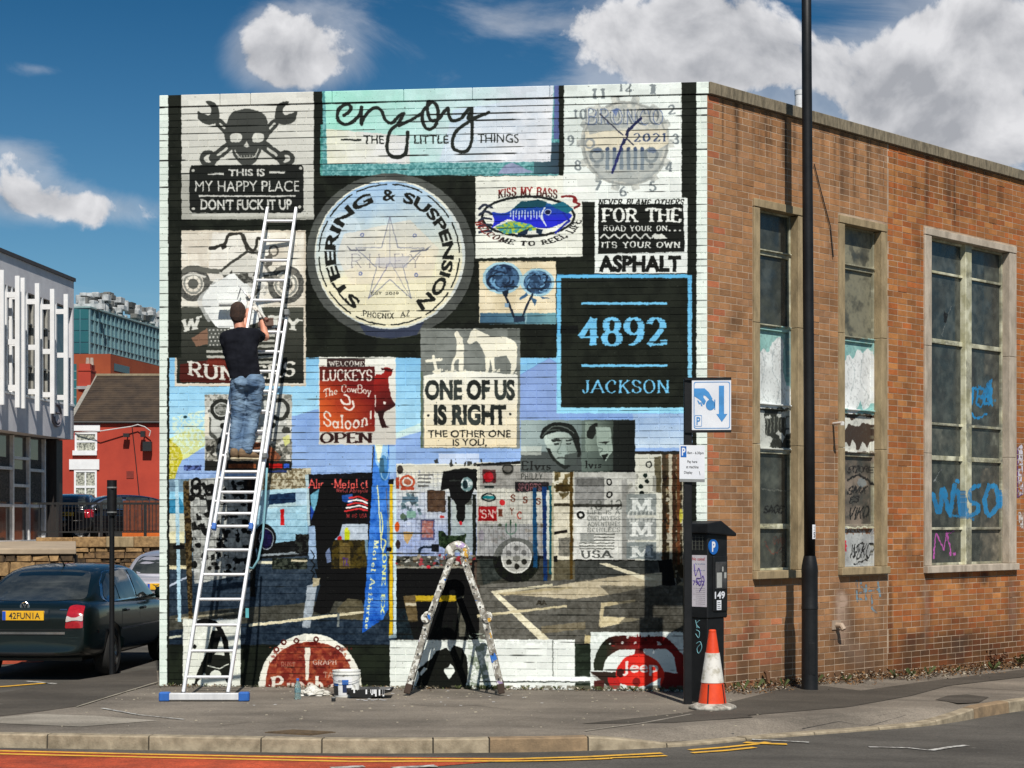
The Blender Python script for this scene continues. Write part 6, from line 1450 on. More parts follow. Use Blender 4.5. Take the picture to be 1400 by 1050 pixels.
def verge():
    """dead leaves, grit and weeds along the foot of the walls"""
    rnd = random.Random(11)
    lm = [mat('dry_leaf_brown', col(126, 92, 56), .9), mat('dry_leaf_dark', col(70, 54, 38), .9), mat('grit_pale', col(176, 166, 146), .9), mat('weed_green', col(84, 92, 48), .8, c2=col(60, 72, 34))]
    m = MB()
    def leaf(x, y, z, s, k):
        a = rnd.uniform(0, 6.28); t = rnd.uniform(-.7, .7); u = Vector((math.cos(a), math.sin(a), t)).normalized() * s; v = Vector((-math.sin(a), math.cos(a), rnd.uniform(-.5, .5))) * s * .5
        c = Vector((x, y, z)); m.cur = k; m.add([c - u, c + v, c + u, c - v], [(0, 1, 2, 3)])
    for _ in range(1900):
        s = rnd.uniform(0, FL); p = CA + FD * s + FN * abs(rnd.gauss(.02, .09)); dens = .3 + .7 * (noise.noise((s * 1.3, 0, 0)) > -.1) + (s > FL - 1.6) * .6
        if rnd.random() < dens * .8: leaf(p.x, p.y, gz(p.x) + rnd.uniform(.002, .03), rnd.uniform(.006, .02), rnd.choice((0, 1, 1, 2, 2, 3)))
    for _ in range(4600):
        s = rnd.uniform(0, 9); w = .22 if s < 1.4 else .12 + .1 * (noise.noise((s * .9, 3, 0)) > 0); p = CC + SD * s + SN * abs(rnd.gauss(.03, w)); h = max(0, .09 - (p - CC - SD * s).length * .3)
        leaf(p.x, p.y, gz(p.x) + rnd.uniform(.0, .01 + h), rnd.uniform(.008, .028), rnd.choice((0, 0, 0, 1, 1, 2)))
    o = m.build('leaf_litter', lm); tag(o, kind='stuff')
    m = MB()
    for _ in range(420):
        x, y = rnd.uniform(-4.2, 2.4), rnd.uniform(16.4, 20.3); k = rnd.uniform(.004, .014); a = rnd.uniform(0, 3.14)
        if rnd.random() < .35 or y > 19: m.box((x, y, gz(x) + k * .3), (k * 2, k, k * .6), Matrix.Rotation(a, 3, 'Z'))
    tag(m.build('pavement_grit', lm[2]), kind='stuff')
    # weed tufts
    m = MB()
    for _ in range(44):
        s = rnd.choice((rnd.uniform(FL - 1.3, FL - .1), rnd.uniform(3.4, 4.2), rnd.uniform(0, FL))); p = CA + FD * s + FN * rnd.uniform(.01, .06); c = Vector((p.x, p.y, gz(p.x)))
        for _ in range(7):
            a = rnd.uniform(0, 6.28); h = rnd.uniform(.02, .055); d = Vector((math.cos(a), math.sin(a), 0)); n = Vector((-d.y, d.x, 0)) * .006
            m.add([c - n, c + n, c + d * h * .6 + Vector((0, 0, h)) + n * .4, c + d * h * .9 + Vector((0, 0, h * .8))], [(0, 1, 2, 3)])
    for _ in range(22):
        s = rnd.uniform(.3, 8); p = CC + SD * s + SN * rnd.uniform(.02, .2); c = Vector((p.x, p.y, gz(p.x)))
        for _ in range(6):
            a = rnd.uniform(0, 6.28); h = rnd.uniform(.03, .12); d = Vector((math.cos(a), math.sin(a), 0)); n = Vector((-d.y, d.x, 0)) * .007
            m.add([c - n, c + n, c + d * h * .6 + Vector((0, 0, h)) + n * .4, c + d * h * .9 + Vector((0, 0, h * .8))], [(0, 1, 2, 3)])
    tag(m.build('weeds', lm[3]), kind='stuff')
    # the two larger plants by the side wall and a broken stump of pipe
    for px_, lab, gcol, hh in ((1352, 'reddish brown dock weed growing at foot of the side wall', (104, 66, 46), .2), (1384, 'small green weed growing at foot of side wall beside a brown one', (96, 104, 54), .13)):
        s = [q for q in np.linspace(4, 9, 2000) if True]; s = min(s, key=lambda q: abs(700 + F * (CC + SD * q).x / (CC + SD * q).y - px_)); p = CC + SD * float(s) + SN * .12; b0 = Vector((p.x, p.y, gz(p.x)))
        t = thing('weed_plant', b0, lab, 'weed'); m = MB(); ms = MB()
        for k in range(13):
            a = rnd.uniform(0, 6.28); h = rnd.uniform(.5, 1.1) * hh; d = Vector((math.cos(a), math.sin(a), 0)); tip = d * h * .7 + Vector((0, 0, h))
            ms.tube([(0, 0, 0), tip * .5 + Vector((0, 0, h * .15)), tip], [.004, .003, .002], 5)
            for q in range(6):
                c = tip * rnd.uniform(.3, 1) + Vector((0, 0, .02)); e = Vector((rnd.uniform(-1, 1), rnd.uniform(-1, 1), rnd.uniform(-.2, .7))).normalized() * rnd.uniform(.03, .06); f = e.cross(Vector((.3, .5, .8))).normalized() * .016
                m.add([c, c + e * .5 + f, c + e, c + e * .5 - f], [(0, 1, 2, 3)])
        ms.build('stem', mat('weed_stem', col(110, 80, 54), .8), t); m.build('leaves', mat('weed_leaf', col(*gcol), .75, c2=tuple(v * .5 for v in col(*gcol)[:3]), scale=30), t)
    s0 = CC + SD * 1.02 + SN * .1; t = thing('broken_stump', Vector((s0.x, s0.y, gz(s0.x))), 'short broken brown timber stump sticking up by the wall', 'stump')
    m = MB(); m.tube([(0, 0, -.02), (-.015, 0, .08), (-.03, .01, .16), (-.06, 0, .19)], [.03, .026, .03, .02], 7); m.build('stump', mat('old_timber', col(104, 72, 48), .9), t)


verge()

# ------------------------------------------------------------------ left background: terrace, office, red house, glass building, hill
GREY_GLASS = mat('office_glass', (.03, .03, .032, 1), .1, c2=(.07, .065, .06, 1), scale=1.2)
WHITE_P = mat('white_paint', (.80, .80, .80, 1), .5, c2=(.72, .72, .72, 1), scale=3)
RENDER_W = mat('pale_render', col(216, 214, 216), .9, c2=col(196, 194, 198), scale=1.5, bump=.3, bscale=40)
BLACK_M = mat('black_metal', (.012, .012, .013, 1), .45, c2=(.02, .02, .02, 1), scale=9, bump=.1)
TEXT_K = mat('black_print', (.02, .02, .022, 1), .6)
ZT = 1.3


def letters(name, st, o, ax, az, w, h, m, parent, bold=.0, inv=None):
    """line of flat lettering: o is its lower left corner, ax / az unit vectors, w x h its size"""
    V, T = text_mesh(st, bold); lo, hi = V.min(0), V.max(0); u = (V - lo) / (hi - lo)
    vs = [Vector(o) + Vector(ax) * (a * w) + Vector(az) * (b * h) for a, b in u]
    if inv is not None: vs = [inv @ v for v in vs]
    mb = MB(); mb.add(vs, [tuple(t) for t in T]); return mb.build(name, m, parent)


def terrace():
    m = MB(); m.prism([(-60, 36.1, -.5), (-8.66, 36.1, -.5), (-11.98, 50.1, -.5), (-60, 50.1, -.5)], (0, 0, ZT + .41)); m.boxb(-60, 6, 50.25, 400, -.5, ZT)
    tag(m.build('terrace_ground', asphalt('terrace_asphalt', col(104, 98, 90), col(84, 80, 74), .2)), kind='structure')
    m = MB(); m.prism([(-60, 35.95, ZT - .085), (-8.57, 35.95, ZT - .085), (-11.9, 49.9, ZT - .085), (-60, 49.9, ZT - .085)], (0, 0, .115)); o = m.build('forecourt_slab', mat('forecourt_concrete', col(176, 158, 134), .9, c2=col(146, 130, 110), scale=1.3, bump=.3), bevel=.015); tag(o, kind='structure')
    # rubble walls; every stone its own piece, joints recessed
    sm = [mat('rubble_stone_%s' % n, col(*c), .95, c2=col(*d), scale=9, bump=.7, bscale=34) for n, c, d in (('brown', (132, 104, 70), (84, 64, 44)), ('dark', (92, 74, 52), (54, 44, 34)), ('buff', (166, 134, 92), (112, 88, 58)))]
    jm = mat('rubble_joint', col(64, 52, 38), .95)
    rnd = random.Random(9)
    def rubble(nm, label, x0, x1, y, z0, z1, cap, ww, hh):
        t = thing(nm, ((x0 + x1) / 2, y, z0), label, 'wall'); off = ((x0 + x1) / 2, y, z0)
        m = MB(); m.boxb(x0, x1, y + .03, y + .3, z0, z1 - (.02 if cap else 0)); m.build('wall_core', jm, t, off=off)
        z = z0 + .02; vs = {}; cnt = 0
        while z < z1 - .05:
            h = min(rnd.uniform(*hh), z1 - z); x = x0 + rnd.uniform(-.2, 0)
            while x < x1:
                w = rnd.uniform(*ww); a, b = max(x, x0), min(x + w, x1)
                if b - a > .06:
                    d = rnd.uniform(.01, .07); j = lambda: rnd.uniform(-.02, .02)
                    f = [(a + .02 + j(), y - d + j(), z + .012 + j() * .5), (b - .02 + j(), y - d + j(), z + .012 + j() * .5), (b - .02 + j(), y - d + j(), z + h - .015 + j() * .5), (a + .02 + j(), y - d + j(), z + h - .015 + j() * .5)]
                    k = [(a + .006, y + .04, z + .004), (b - .006, y + .04, z + .004), (b - .006, y + .04, z + h - .006), (a + .006, y + .04, z + h - .006)]
                    m = MB(); m.add([Vector(p) for p in f + k], [(0, 1, 2, 3), (0, 4, 5, 1), (1, 5, 6, 2), (3, 2, 6, 7), (0, 3, 7, 4)])
                    if cnt < 290: m.build('stone', rnd.choice(sm), t, off=off)
                    else: vs.setdefault('r', []).append(m)
                    cnt += 1
                x += w
            z += h
        if 'r' in vs:
            big = MB()
            for m in vs['r']: big.add(m.v, m.f)
            tag(big.build('stonework', sm[0], t, off=off), kind='stuff')
        if cap:
            x = x0
            while x < x1:
                w = rnd.uniform(.7, 1.3); m = MB(); m.boxb(x + .006, min(x + w, x1), y - .1, y + .36, z1, z1 + .28 + rnd.uniform(-.01, .02)); m.build('cap_stone', rnd.choice((sm[0], sm[2], CONC)), t, off=off, bevel=.02); x += w
    rubble('stone_wall', 'rough brown rubble stone wall below black railings behind the parked cars', -13.0, -4.5, 50, RZ, ZT - .14, True, (.14, .5), (.09, .2))
    rubble('stone_wall', 'rubble stone retaining wall under the pale concrete slab by the white office', -12.2, -8.62, 36, RZ, ZT - .1, False, (.18, .6), (.14, .3))
    # railing
    t = thing('iron_railing', (-10.4, 50.1, ZT + .12), 'black iron railing with close upright bars along the rubble wall', 'railing'); off = (-10.4, 50.1, ZT + .12)
    m = MB(); m.boxb(-13, -4.5, 50.07, 50.13, 2.33, 2.39); m.build('top_rail', BLACK_M, t, off=off); m = MB(); m.boxb(-13, -4.5, 50.08, 50.12, 1.56, 1.60); m.build('bottom_rail', BLACK_M, t, off=off)
    bm_ = None
    x = -12.95; k = 0
    while x < -4.5:
        if k % 12 == 5: m = MB(); m.boxb(x - .035, x + .035, 50.065, 50.135, ZT + .1, 2.4); m.build('post', BLACK_M, t, off=off)
        else:
            if bm_ is None: m = MB(); m.boxb(-.009, .009, -.009, .009, 0, .78); o = m.build('baluster', BLACK_M, t); bm_ = o.data
            else: o = link('baluster', bm_, t)
            o.location = Vector((x, 50.1, 1.58)) - Vector(off)
        x += .1; k += 1
    # brown timber gate with an orange foot behind the railing
    t = thing('timber_gate', (-11.1, 55, ZT), 'brown boarded gate with an orange lower board behind the railing', 'gate')
    for i in range(7):
        m = MB(); m.boxb(-.6 + i * .2, -.42 + i * .2, 0, .03, .3, 1.2); m.build('board', mat('gate_board', col(120, 58, 30), .8, c2=col(84, 42, 26), scale=6), t)
    m = MB(); m.boxb(-.62, .82, -.02, .04, 0, .28); m.build('kick_board', mat('orange_board', col(206, 100, 24), .6), t)
    # black sheeting / hedge line low behind
    t = thing('boundary_fence', (-8.9, 60, ZT), 'dark boundary fence low behind the parked black cars', 'fence'); m = MB(); m.boxb(-4.5, 4, 0, .05, 0, .98); m.build('fence_panel', mat('dark_fence', (.02, .02, .02, 1), .8), t)


terrace()


def office():
    O = Vector((-12.7, 53, 0)); e = -Vector((.0877, .9961, 0)); n = Vector((.9961, -.0877, 0)); Z = Vector((0, 0, 1))
    t = thing('office_building', O + Z * ZT, 'white rendered office with upright white fins over a glazed ground floor', 'building'); off = O + Z * ZT; L_ = 26
    def ob(a, b, c, d, f, g, m): m.obox(O, e, n, Z, a, b, c, d, f, g); return m
    m = MB(); ob(0, L_, -8, 0, 8.03, 8.82, m); ob(0, .12, -8, 0, 4.24, 8.03, m); ob(0, L_, -8, 0, 4.24, 5.2, m); m.build('upper_wall', RENDER_W, t, off=off)
    m = MB(); ob(-.04, L_, -8, .05, 8.82, 8.92, m); m.build('roof_edge', mat('dark_lead', col(70, 66, 68), .7), t, off=off)
    m = MB(); ob(.12, L_, -7.9, -.12, 5.2, 8.03, m); m.build('upper_glazing', GREY_GLASS, t, off=off)
    m = MB(); ob(0, L_, -.1, .03, 5.2, 5.26, m); m.build('window_ledge', WHITE_P, t, off=off)
    fins = [1.5, 2.63, 3.83, 4.94, 5.32, 6.44, 7.6, 8.75, 9.9, 11.05, 12.2]
    for k, s in enumerate(fins):
        m = MB(); ob(s - .042, s + .042, .22, .34, 4.84 - .02 * k * 0, 8.27, m); f = m.build('fin', WHITE_P, t, off=off)
        for z in (5.36, 6.55, 7.78): m = MB(); ob(s - .03, s + .03, .0, .22, z - .07, z + .07, m); m.build('bracket', WHITE_P, f, off=off)
        m = MB(); ob(s - .05, s + .05, -.12, .0, 5.26, 8.03, m); m.build('mullion', WHITE_P, t, off=off)
        m = MB(); ob(s + .56, s + .6, -.12, -.05, 5.26, 8.03, m); ob(s + .05, s + 1.1, -.12, -.07, 6.06, 6.11, m); ob(s + .05, s + 1.1, -.12, -.07, 7.2, 7.24, m); m.build('transom', mat('grey_transom', col(160, 158, 150), .6) if k == 0 else bpy.data.materials['grey_transom'], t, off=off)
    # ground floor, set back
    m = MB(); ob(0.05, L_, -7.8, -.56, ZT, 4.24, m); m.build('lower_glazing', GREY_GLASS, t, off=off)
    frm = mat('grey_white_frame', col(222, 220, 218), .5)
    m = MB(); ob(.1, .62, -.6, -.3, ZT, 4.22, m); m.build('column', mat('dark_column', col(46, 40, 38), .6), t, off=off)
    for k in range(10):
        s = 1.1 + k * 1.25; m = MB(); ob(s - .045, s + .045, -.56, -.46, ZT + .05, 4.2, m); m.build('window_frame', frm, t, off=off)
        m = MB(); hs = (2.3, 3.3) if k % 2 == 0 else (2.3, 2.85, 3.6)
        for z in hs: m = MB(); ob(s + .045, s + 1.205, -.56, -.47, z - .04, z + .04, m); m.build('window_rail', frm, t, off=off)
        m = MB(); ob(s + .1, s + 1.15, -.555, -.54, 2.4, 2.4 + (.9 if k % 2 else 1.2), m); m.build('net_curtain', mat('net_curtain', col(96, 92, 84), .9, c2=col(40, 38, 36), scale=30, thr=(.45, .55)) if k == 0 else bpy.data.materials['net_curtain'], t, off=off)
    m = MB(); ob(0, L_, -.66, -.44, ZT, ZT + .06, m); m.build('plinth', frm, t, off=off)
    # round grey emblem on the fascia: ring, crossbar, tail
    c = O + e * 1.55 + n * .03 + Z * 4.86; g = mat('emblem_grey', col(116, 112, 120), .6); m = MB()
    pts = [c + e * (.36 * math.cos(a)) + Z * (.31 * math.sin(a)) for a in np.linspace(0, 6.2832, 29)]; m.tube(pts, .035, 6)
    pts = [c + e * (.2 * math.cos(a)) + Z * (.17 * math.sin(a) - .06) for a in np.linspace(-2.8, .1, 10)]; m.tube(pts, .03, 6); m.tube([c - e * .17 + Z * .07, c + e * .17 + Z * .07], .03, 6)
    m.build('emblem', g, t, off=off)
    m = MB(); ob(-.16, -.04, -.3, -.18, 4.3, 5.3, m); m.build('downpipe', mat('green_grey', col(120, 140, 120), .7), t, off=off)


office()


def red_house():
    Y = 96.; t = thing('red_house', (P(140, 0, Y).x, Y, ZT), 'red painted house with a dark tiled roof and white sash windows', 'house'); off = t.location.copy()
    x = lambda p: (p - 700) / F * Y
    z = lambda p: EYE + (HOR - p) / F * Y
    red = mat('red_wall_paint', col(176, 62, 42), .85, c2=col(156, 52, 36), scale=.5, bump=.3, bscale=14)
    wh = WHITE_P
    m = MB(); m.boxb(x(70), x(340), Y, Y + 10, ZT - .1, z(577)); m.build('wall', red, t, off=off)
    tile = mat('dark_roof_tile', col(74, 60, 46), .9, c2=col(50, 40, 32), scale=1.4, bump=.5, bscale=9)
    m = MB(); zr = EYE + (HOR - 514) / F * (Y + 5.2); ze = z(576)
    m.add([(x(96), Y - .1, ze), (x(345), Y - .1, ze), (x(345), Y + 5.2, zr), (x(100), Y + 5.2, zr), (x(100), Y + 10.6, ze), (x(345), Y + 10.6, ze)], [(0, 1, 2, 3), (3, 2, 5, 4), (0, 3, 4)]); r = m.build('roof', tile, t, off=off)
    # courses of tiles: shallow steps up the slope
    m = MB(); nC = 20
    for k in range(nC):
        a, b = k / nC, (k + 1) / nC; y0, y1 = Y - .1 + 5.3 * a, Y - .1 + 5.3 * b; z0, z1 = ze + (zr - ze) * a, ze + (zr - ze) * b; q = x(96) + (x(100) - x(96)) * a
        m.add([(q, y0 - .02, z0 + .055), (x(345), y0 - .02, z0 + .055), (x(345), y1, z1 + .01), (q, y1, z1 + .01), (q, y0 - .02, z0), (x(345), y0 - .02, z0)], [(0, 1, 2, 3), (4, 5, 1, 0)])
    m.build('tile_course', tile, r, off=off)
    m = MB(); m.bar((x(100), Y + 5.2, zr + .06), (x(345), Y + 5.2, zr + .06), .3, .12); m.build('ridge', mat('ridge_mortar', col(150, 136, 110), .9), r, off=off)
    m = MB(); m.bar((x(96), Y - .12, ze + .02), (x(100), Y + 5.2, zr + .03), .22, .1); m.build('verge', mat('verge_mortar', col(150, 146, 136), .9), r, off=off)
    m = MB(); m.tube([(x(97), Y - .12, ze - .06), (x(345), Y - .12, ze - .06)], .07, 8); m.build('gutter', BLACK_M, t, off=off)
    YC = Y + 3.9; xc = lambda p: (p - 700) / F * YC
    zc = lambda p: EYE + (HOR - p) / F * YC
    m = MB(); m.boxb(xc(107), xc(124), YC, YC + 1.3, zc(535), zc(505)); m.boxb(xc(108), xc(123), YC + .05, YC + 1.2, zc(505), zc(497)); m.boxb(xc(106), xc(124.5), YC - .04, YC + 1.3, zc(507), zc(505)); ch = m.build('chimney', red, t, off=off)
    for p in (117, 122.5): m = MB(); m.tube([(xc(p), YC + .5, zc(498)), (xc(p), YC + .5, zc(488))], [.12, .09], 8); m.build('chimney_pot', mat('buff_pot', col(176, 160, 146), .8), ch, off=off)
    m = MB(); m.boxb(xc(105), xc(125), YC - .1, YC + .02, zc(532), zc(528)); m.build('flashing', mat('lead_flashing', col(160, 160, 160), .7), ch, off=off)
    lace = mat('lace_curtain', col(186, 186, 170), .9, c2=col(90, 92, 84), scale=9, thr=(.44, .58))
    for nm, (a, b, c, d) in (('u', (102.5, 133, 591, 621)), ('l', (101.5, 132.5, 643, 690))):
        m = MB(); w = .1
        m.boxb(x(a), x(a) + w, Y - .05, Y + .1, z(d), z(c)); m.boxb(x(b) - w, x(b), Y - .05, Y + .1, z(d), z(c)); m.boxb(x(a) + w, x(b) - w, Y - .05, Y + .1, z(c) - w, z(c)); m.boxb(x(a) + w, x(b) - w, Y - .05, Y + .1, z(d), z(d) + w)
        f = m.build('window', wh, t, off=off); ym = z(603.5 if nm == 'u' else 665.5)
        m = MB(); m.boxb(x(a) + w, x(b) - w, Y - .04, Y + .05, ym - .06, ym + .06); xm = (x(a) + x(b)) / 2
        if nm == 'l': m.boxb(xm - .04, xm + .04, Y - .035, Y + .05, z(d) + w, ym - .06); m.boxb(xm - .04, xm + .04, Y - .035, Y + .05, ym + .06, z(c) - w)
        m.build('sash_bar', wh, f, off=off)
        for s0, s1 in ((z(d) + w, ym - .06), (ym + .06, z(c) - w)): m = MB(); m.boxb(x(a) + w, x(b) - w, Y - .01, Y + .03, s0, s1); m.build('pane', lace, f, off=off)
    m = MB(); m.boxb(x(101), x(137), Y - .08, Y + .05, z(589), z(581)); m.build('lintel', wh, t, off=off); m = MB(); m.boxb(x(95), x(136), Y - .08, Y + .05, z(642), z(628)); m.build('lintel', wh, t, off=off); m = MB(); m.boxb(x(100), x(133), Y - .16, Y + .05, z(622.5), z(616)); m.build('sill', wh, t, off=off)
    m = MB(); m.boxb(x(173), x(182), Y - .5, Y, z(656), z(644)) if False else m.boxb(x(173), x(183), Y - .03, Y, z(654), z(644)); m.build('wall_vent', mat('vent_red', col(130, 46, 34), .8), t, off=off)
    for (a, b, c, d, dp) in ((171, 179, 593, 598, .5), (195, 201, 590, 598, .6), (197, 209, 604, 617, .4)): m = MB(); m.boxb(x(a), x(b), Y - dp, Y - dp + .25, z(d), z(c)); m.bar((x((a + b) / 2), Y - dp + .2, (z(c) + z(d)) / 2), (x((a + b) / 2), Y, (z(c) + z(d)) / 2), .06, .06); m.build('floodlight', BLACK_M, t, off=off)
    m = MB(); cb = mat('white_cable', (.6, .58, .55, 1), .6)
    m.tube([(x(103), Y - .1, z(592)), (x(140), Y - .5, z(590)), (x(181), Y - .3, z(583.5)), (x(190), Y - .3, z(581)), (x(200), Y - .4, z(584)), (x(208), Y - .4, z(590)), (x(206), Y - .4, z(597))], .03, 6); m.build('cable_line', cb, t, off=off)
    m = MB(); m.tube([(x(181), Y - .06, z(584)), (x(185), Y - .06, z(620)), (x(192), Y - .06, z(690))], .022, 5); m.build('cable_line', BLACK_M, t, off=off)
    # name board on posts in front of the house
    Y2 = 70.; a = P(73, 676, Y2); b = P(84, 645, Y2); t = thing('notice_board', ((a.x + b.x) / 2, Y2, ZT), 'tall narrow white notice board with rows of small lettering by the red house', 'sign'); off = t.location.copy()
    m = MB(); m.boxb(a.x, b.x, Y2, Y2 + .05, a.z, b.z); m.build('board', WHITE_P, t, off=off); m = MB(); m.boxb(a.x + .02, a.x + .06, Y2 + .05, Y2 + .1, ZT, b.z); m.boxb(b.x - .06, b.x - .02, Y2 + .05, Y2 + .1, ZT, b.z); m.build('post', BLACK_M, t, off=off)
    for k, (q, w) in enumerate((('JA', .13), ('MAJOR', .18), ('CARS', .2), ('FIT', .18), ('ON', .12))): letters('lettering', q, (( a.x + b.x) / 2 - w / 2 - off.x, -.006, b.z - .13 - k * .17 - off.z), (1, 0, 0), (0, 0, 1), w, .07, TEXT_K, t)


red_house()


def glass_block():
    t = thing('glass_building', (-69.4, 300, 0), 'distant teal glass building on an orange brown base with rooftop ducts', 'building'); off = t.location.copy()
    C = Vector((-69.4, 300, 0)); e = Vector((.152, 1, 0)).normalized(); n = Vector((e.y, -e.x, 0)); Z = Vector((0, 0, 1)); l = Vector((-1, .06, 0)).normalized(); nl = Vector((-.06, -1, 0)).normalized()
    tg = mat('teal_glass', col(46, 106, 108), .18, c2=col(36, 86, 96), scale=.12); tg2 = mat('blue_glass', col(96, 138, 148), .2, c2=col(50, 88, 104), scale=.25, stretch=(1, 1, .3)); mu = mat('mullion_grey', col(140, 168, 168), .5)
    z0, z1 = 29.4, 37.1
    m = MB(); pts = [C, C + e * 60, C + e * 60 + l * 60, C + l * 60]; m.prism([p + Z * z0 for p in pts], Z * (z1 - z0 - .1)); m.build('curtain_wall', tg2, t, off=off)
    for i in range(7):
        for j in range(4):
            hs = [z0 + .1, z0 + 1.95, z0 + 3.85, z0 + 5.75, z1 - .2]; m = MB(); m.obox(C, l, nl, Z, i * 1.2 + .05 + .3 * (i > 0), i * 1.2 + 1.43 if i else 1.4, 0.02, .1, hs[j] + .08, hs[j + 1] - .08); m.build('pane', tg, t, off=off)
    m = MB()
    for k in range(33):
        if k % 3 != 2 or True: m.obox(C, e, n, Z, k * 1.85 - .1, k * 1.85 + .1, 0, .25, z0, z1)
        if k % 2: m.obox(C, e, n, Z, k * 1.85 + .5, k * 1.85 + .62, 0, .18, z0, z1)
    for h in (z0 + .05, z0 + 1.95, z0 + 3.85, z0 + 5.75, z1 - .15): m.obox(C, e, n, Z, 0, 60, 0, .2, h - .06, h + .06)
    m.build('mullions', mat('side_mullion', col(112, 146, 152), .5), t, off=off); m = MB(); m.obox(C, e, n, Z, -.3, 60, -60, .35, z1 - .1, z1 + .15); m.build('roof_edge', mu, t, off=off)
    oc = mat('terracotta_cladding', col(160, 74, 38), .85, c2=col(142, 62, 32), scale=.2)
    B = Vector((-65.2, 297, 0)); m = MB(); pts = [B, B + e * 60, B + e * 60 + l * 70, B + l * 70]; m.prism(pts, Z * 29.2); m.build('base_wall', oc, t, off=off)
    dk = mat('base_window_glass', (.03, .05, .06, 1), .15)
    for a, b, c, d in ((1.5, 8.5, 26.6, 27.8), (10.5, 20, 25.6, 26.6), (24, 32, 24.5, 25.6)): m = MB(); m.obox(B, e, n, Z, a, b, -.05, .06, c, d); m.build('window', dk, t, off=off)
    f = MB(); f.obox(B, l, nl, Z, 5.6, 7.6, -.05, .08, 20.5, 27.6); w = f.build('window', tg, t, off=off)
    m = MB()
    for h in (22.2, 23.6, 25, 26.4): m.obox(B, l, nl, Z, 5.6, 7.6, .08, .14, h - .06, h + .06)
    m.build('window_bar', mu, w, off=off)
    m = MB(); m.obox(B, e, n, Z, 0, 60, -.1, .02, 29.2, 29.3)
    for k in range(28): m.obox(B, l, nl, Z, -.2 + k * .3 - 4, -.17 + k * .3 - 4, -.1, -.07, 29.2, 30.3) if False else None
    m.build('parapet_trim', mu, t, off=off)
    rnd = random.Random(4); sv = [mat('duct_silver', col(196, 198, 198), .5, metal=.1, c2=col(130, 134, 134), scale=1.), mat('duct_grey', col(112, 112, 108), .6), mat('duct_dark', col(60, 62, 60), .7)]
    for k in range(170):
        s = rnd.uniform(3, 48); d = -rnd.uniform(1.0, 4.5); h = rnd.uniform(.7, 1.3); w = rnd.uniform(.6, 2.2); base = z1 + rnd.choice((0, .2, .9, 1.6, 2.3, 2.8)) * (1 if s > 9 else .5); m = MB()
        if rnd.random() < .16: c = C + e * s + n * d; m.tube([c + Z * base, c + Z * (base + h * 1.5)], .55, 10)
        else: m.obox(C, e, n, Z, s - w / 2, s + w / 2, d - .6, d + .6, base, base + h)
        m.build('rooftop_duct', rnd.choice((sv[0], sv[0], sv[0], sv[0], sv[1], sv[2])), t, off=off, bevel=.08)
    m = MB(); m.obox(C, l, nl, Z, -2, 5, -3, -2.4, z1, z1 + .9); m.build('rooftop_housing', sv[0], t, off=off)


glass_block()


def hill():
    m = MB(); nx, ny = 30, 14; vs = []
    for j in range(ny):
        for i in range(nx):
            x = -1500 + i * 60; y = 2100 + j * 80; r = math.hypot((x + 330) / 620, (y - 2600) / 420)
            vs.append((x, y, RZ - 4 + 320 * max(0, 1 - r * r) ** 1.1 + 10 * noise.noise((x / 160, y / 160, 0)) * (r < 1)))
    m.add(vs, [(j * nx + i, j * nx + i + 1, (j + 1) * nx + i + 1, (j + 1) * nx + i) for j in range(ny - 1) for i in range(nx - 1)])
    tag(m.build('hill', mat('hazed_hillside', col(128, 144, 136), .95, c2=col(112, 132, 122), scale=.01), smooth=True), kind='structure')  # distance haze is mixed into the pale hillside colour


hill()

# ------------------------------------------------------------------ cars
def paint_mat(name, c, rough=.22, metal=.35):
    m = mat(name, c, rough, metal, c2=tuple(v * .9 for v in c[:3]), scale=40, coat=.45); return m


CAR_GLASS = mat('car_glass', (.018, .022, .022, 1), .04, c2=(.05, .055, .05, 1), scale=3.5, spec=.8)
RUBBER = mat('tyre_rubber', (.014, .014, .014, 1), .8, bump=.2, bscale=60)
ALLOY = mat('alloy_wheel', (.5, .49, .47, 1), .35, .8)
CHROME = mat('bright_trim', (.7, .7, .72, 1), .16, 1.)
PLASTIC = mat('black_plastic', (.016, .016, .017, 1), .5)
LAMP_R = mat('red_lamp', (.42, .012, .02, 1), .12, c2=(.3, .008, .014, 1), scale=30, coat=1)
LAMP_W = mat('clear_lamp', (.62, .55, .52, 1), .12, coat=1)
PLATE_Y = mat('yellow_plate', col(236, 184, 40), .4, c2=col(220, 164, 30), scale=5)
PLATE_B = mat('plate_blue', col(30, 84, 190), .4)


def loft(secs, mirror=True):
    """secs: half cross-sections (x >= 0) with equal counts, given as (y, [(x, z), ...]) from the keel to the crown"""
    m = MB(); vs, n = [], None
    for y, pr in secs:
        ring = [(x, y, z) for x, z in pr] + [(-x, y, z) for x, z in pr[::-1] if x > 1e-6]
        n = len(ring); vs += ring
    fs = []
    for i in range(len(secs) - 1):
        for k in range(n):
            a, b = i * n + k, i * n + (k + 1) % n; fs.append((a, b, b + n, a + n))
    fs += [tuple(range(n))[::-1], tuple((len(secs) - 1) * n + k for k in range(n))]
    m.add(vs, fs); return m


def evaluated(o):
    dg = bpy.context.evaluated_depsgraph_get(); me = bpy.data.meshes.new_from_object(o.evaluated_get(dg), depsgraph=dg); return me


def rounded(pts, r, n=4):
    out = []; N = len(pts)
    for i in range(N):
        p, a, b = Vector(pts[i]), Vector(pts[i - 1]), Vector(pts[(i + 1) % N]); da, db = (a - p), (b - p); ra = min(r, da.length * .45); rb = min(r, db.length * .45)
        s, e = p + da.normalized() * ra, p + db.normalized() * rb
        for t in np.linspace(0, 1, n): t = float(t); out.append((s * (1 - t) ** 2 + p * 2 * t * (1 - t) + e * t * t)[:])
    return out


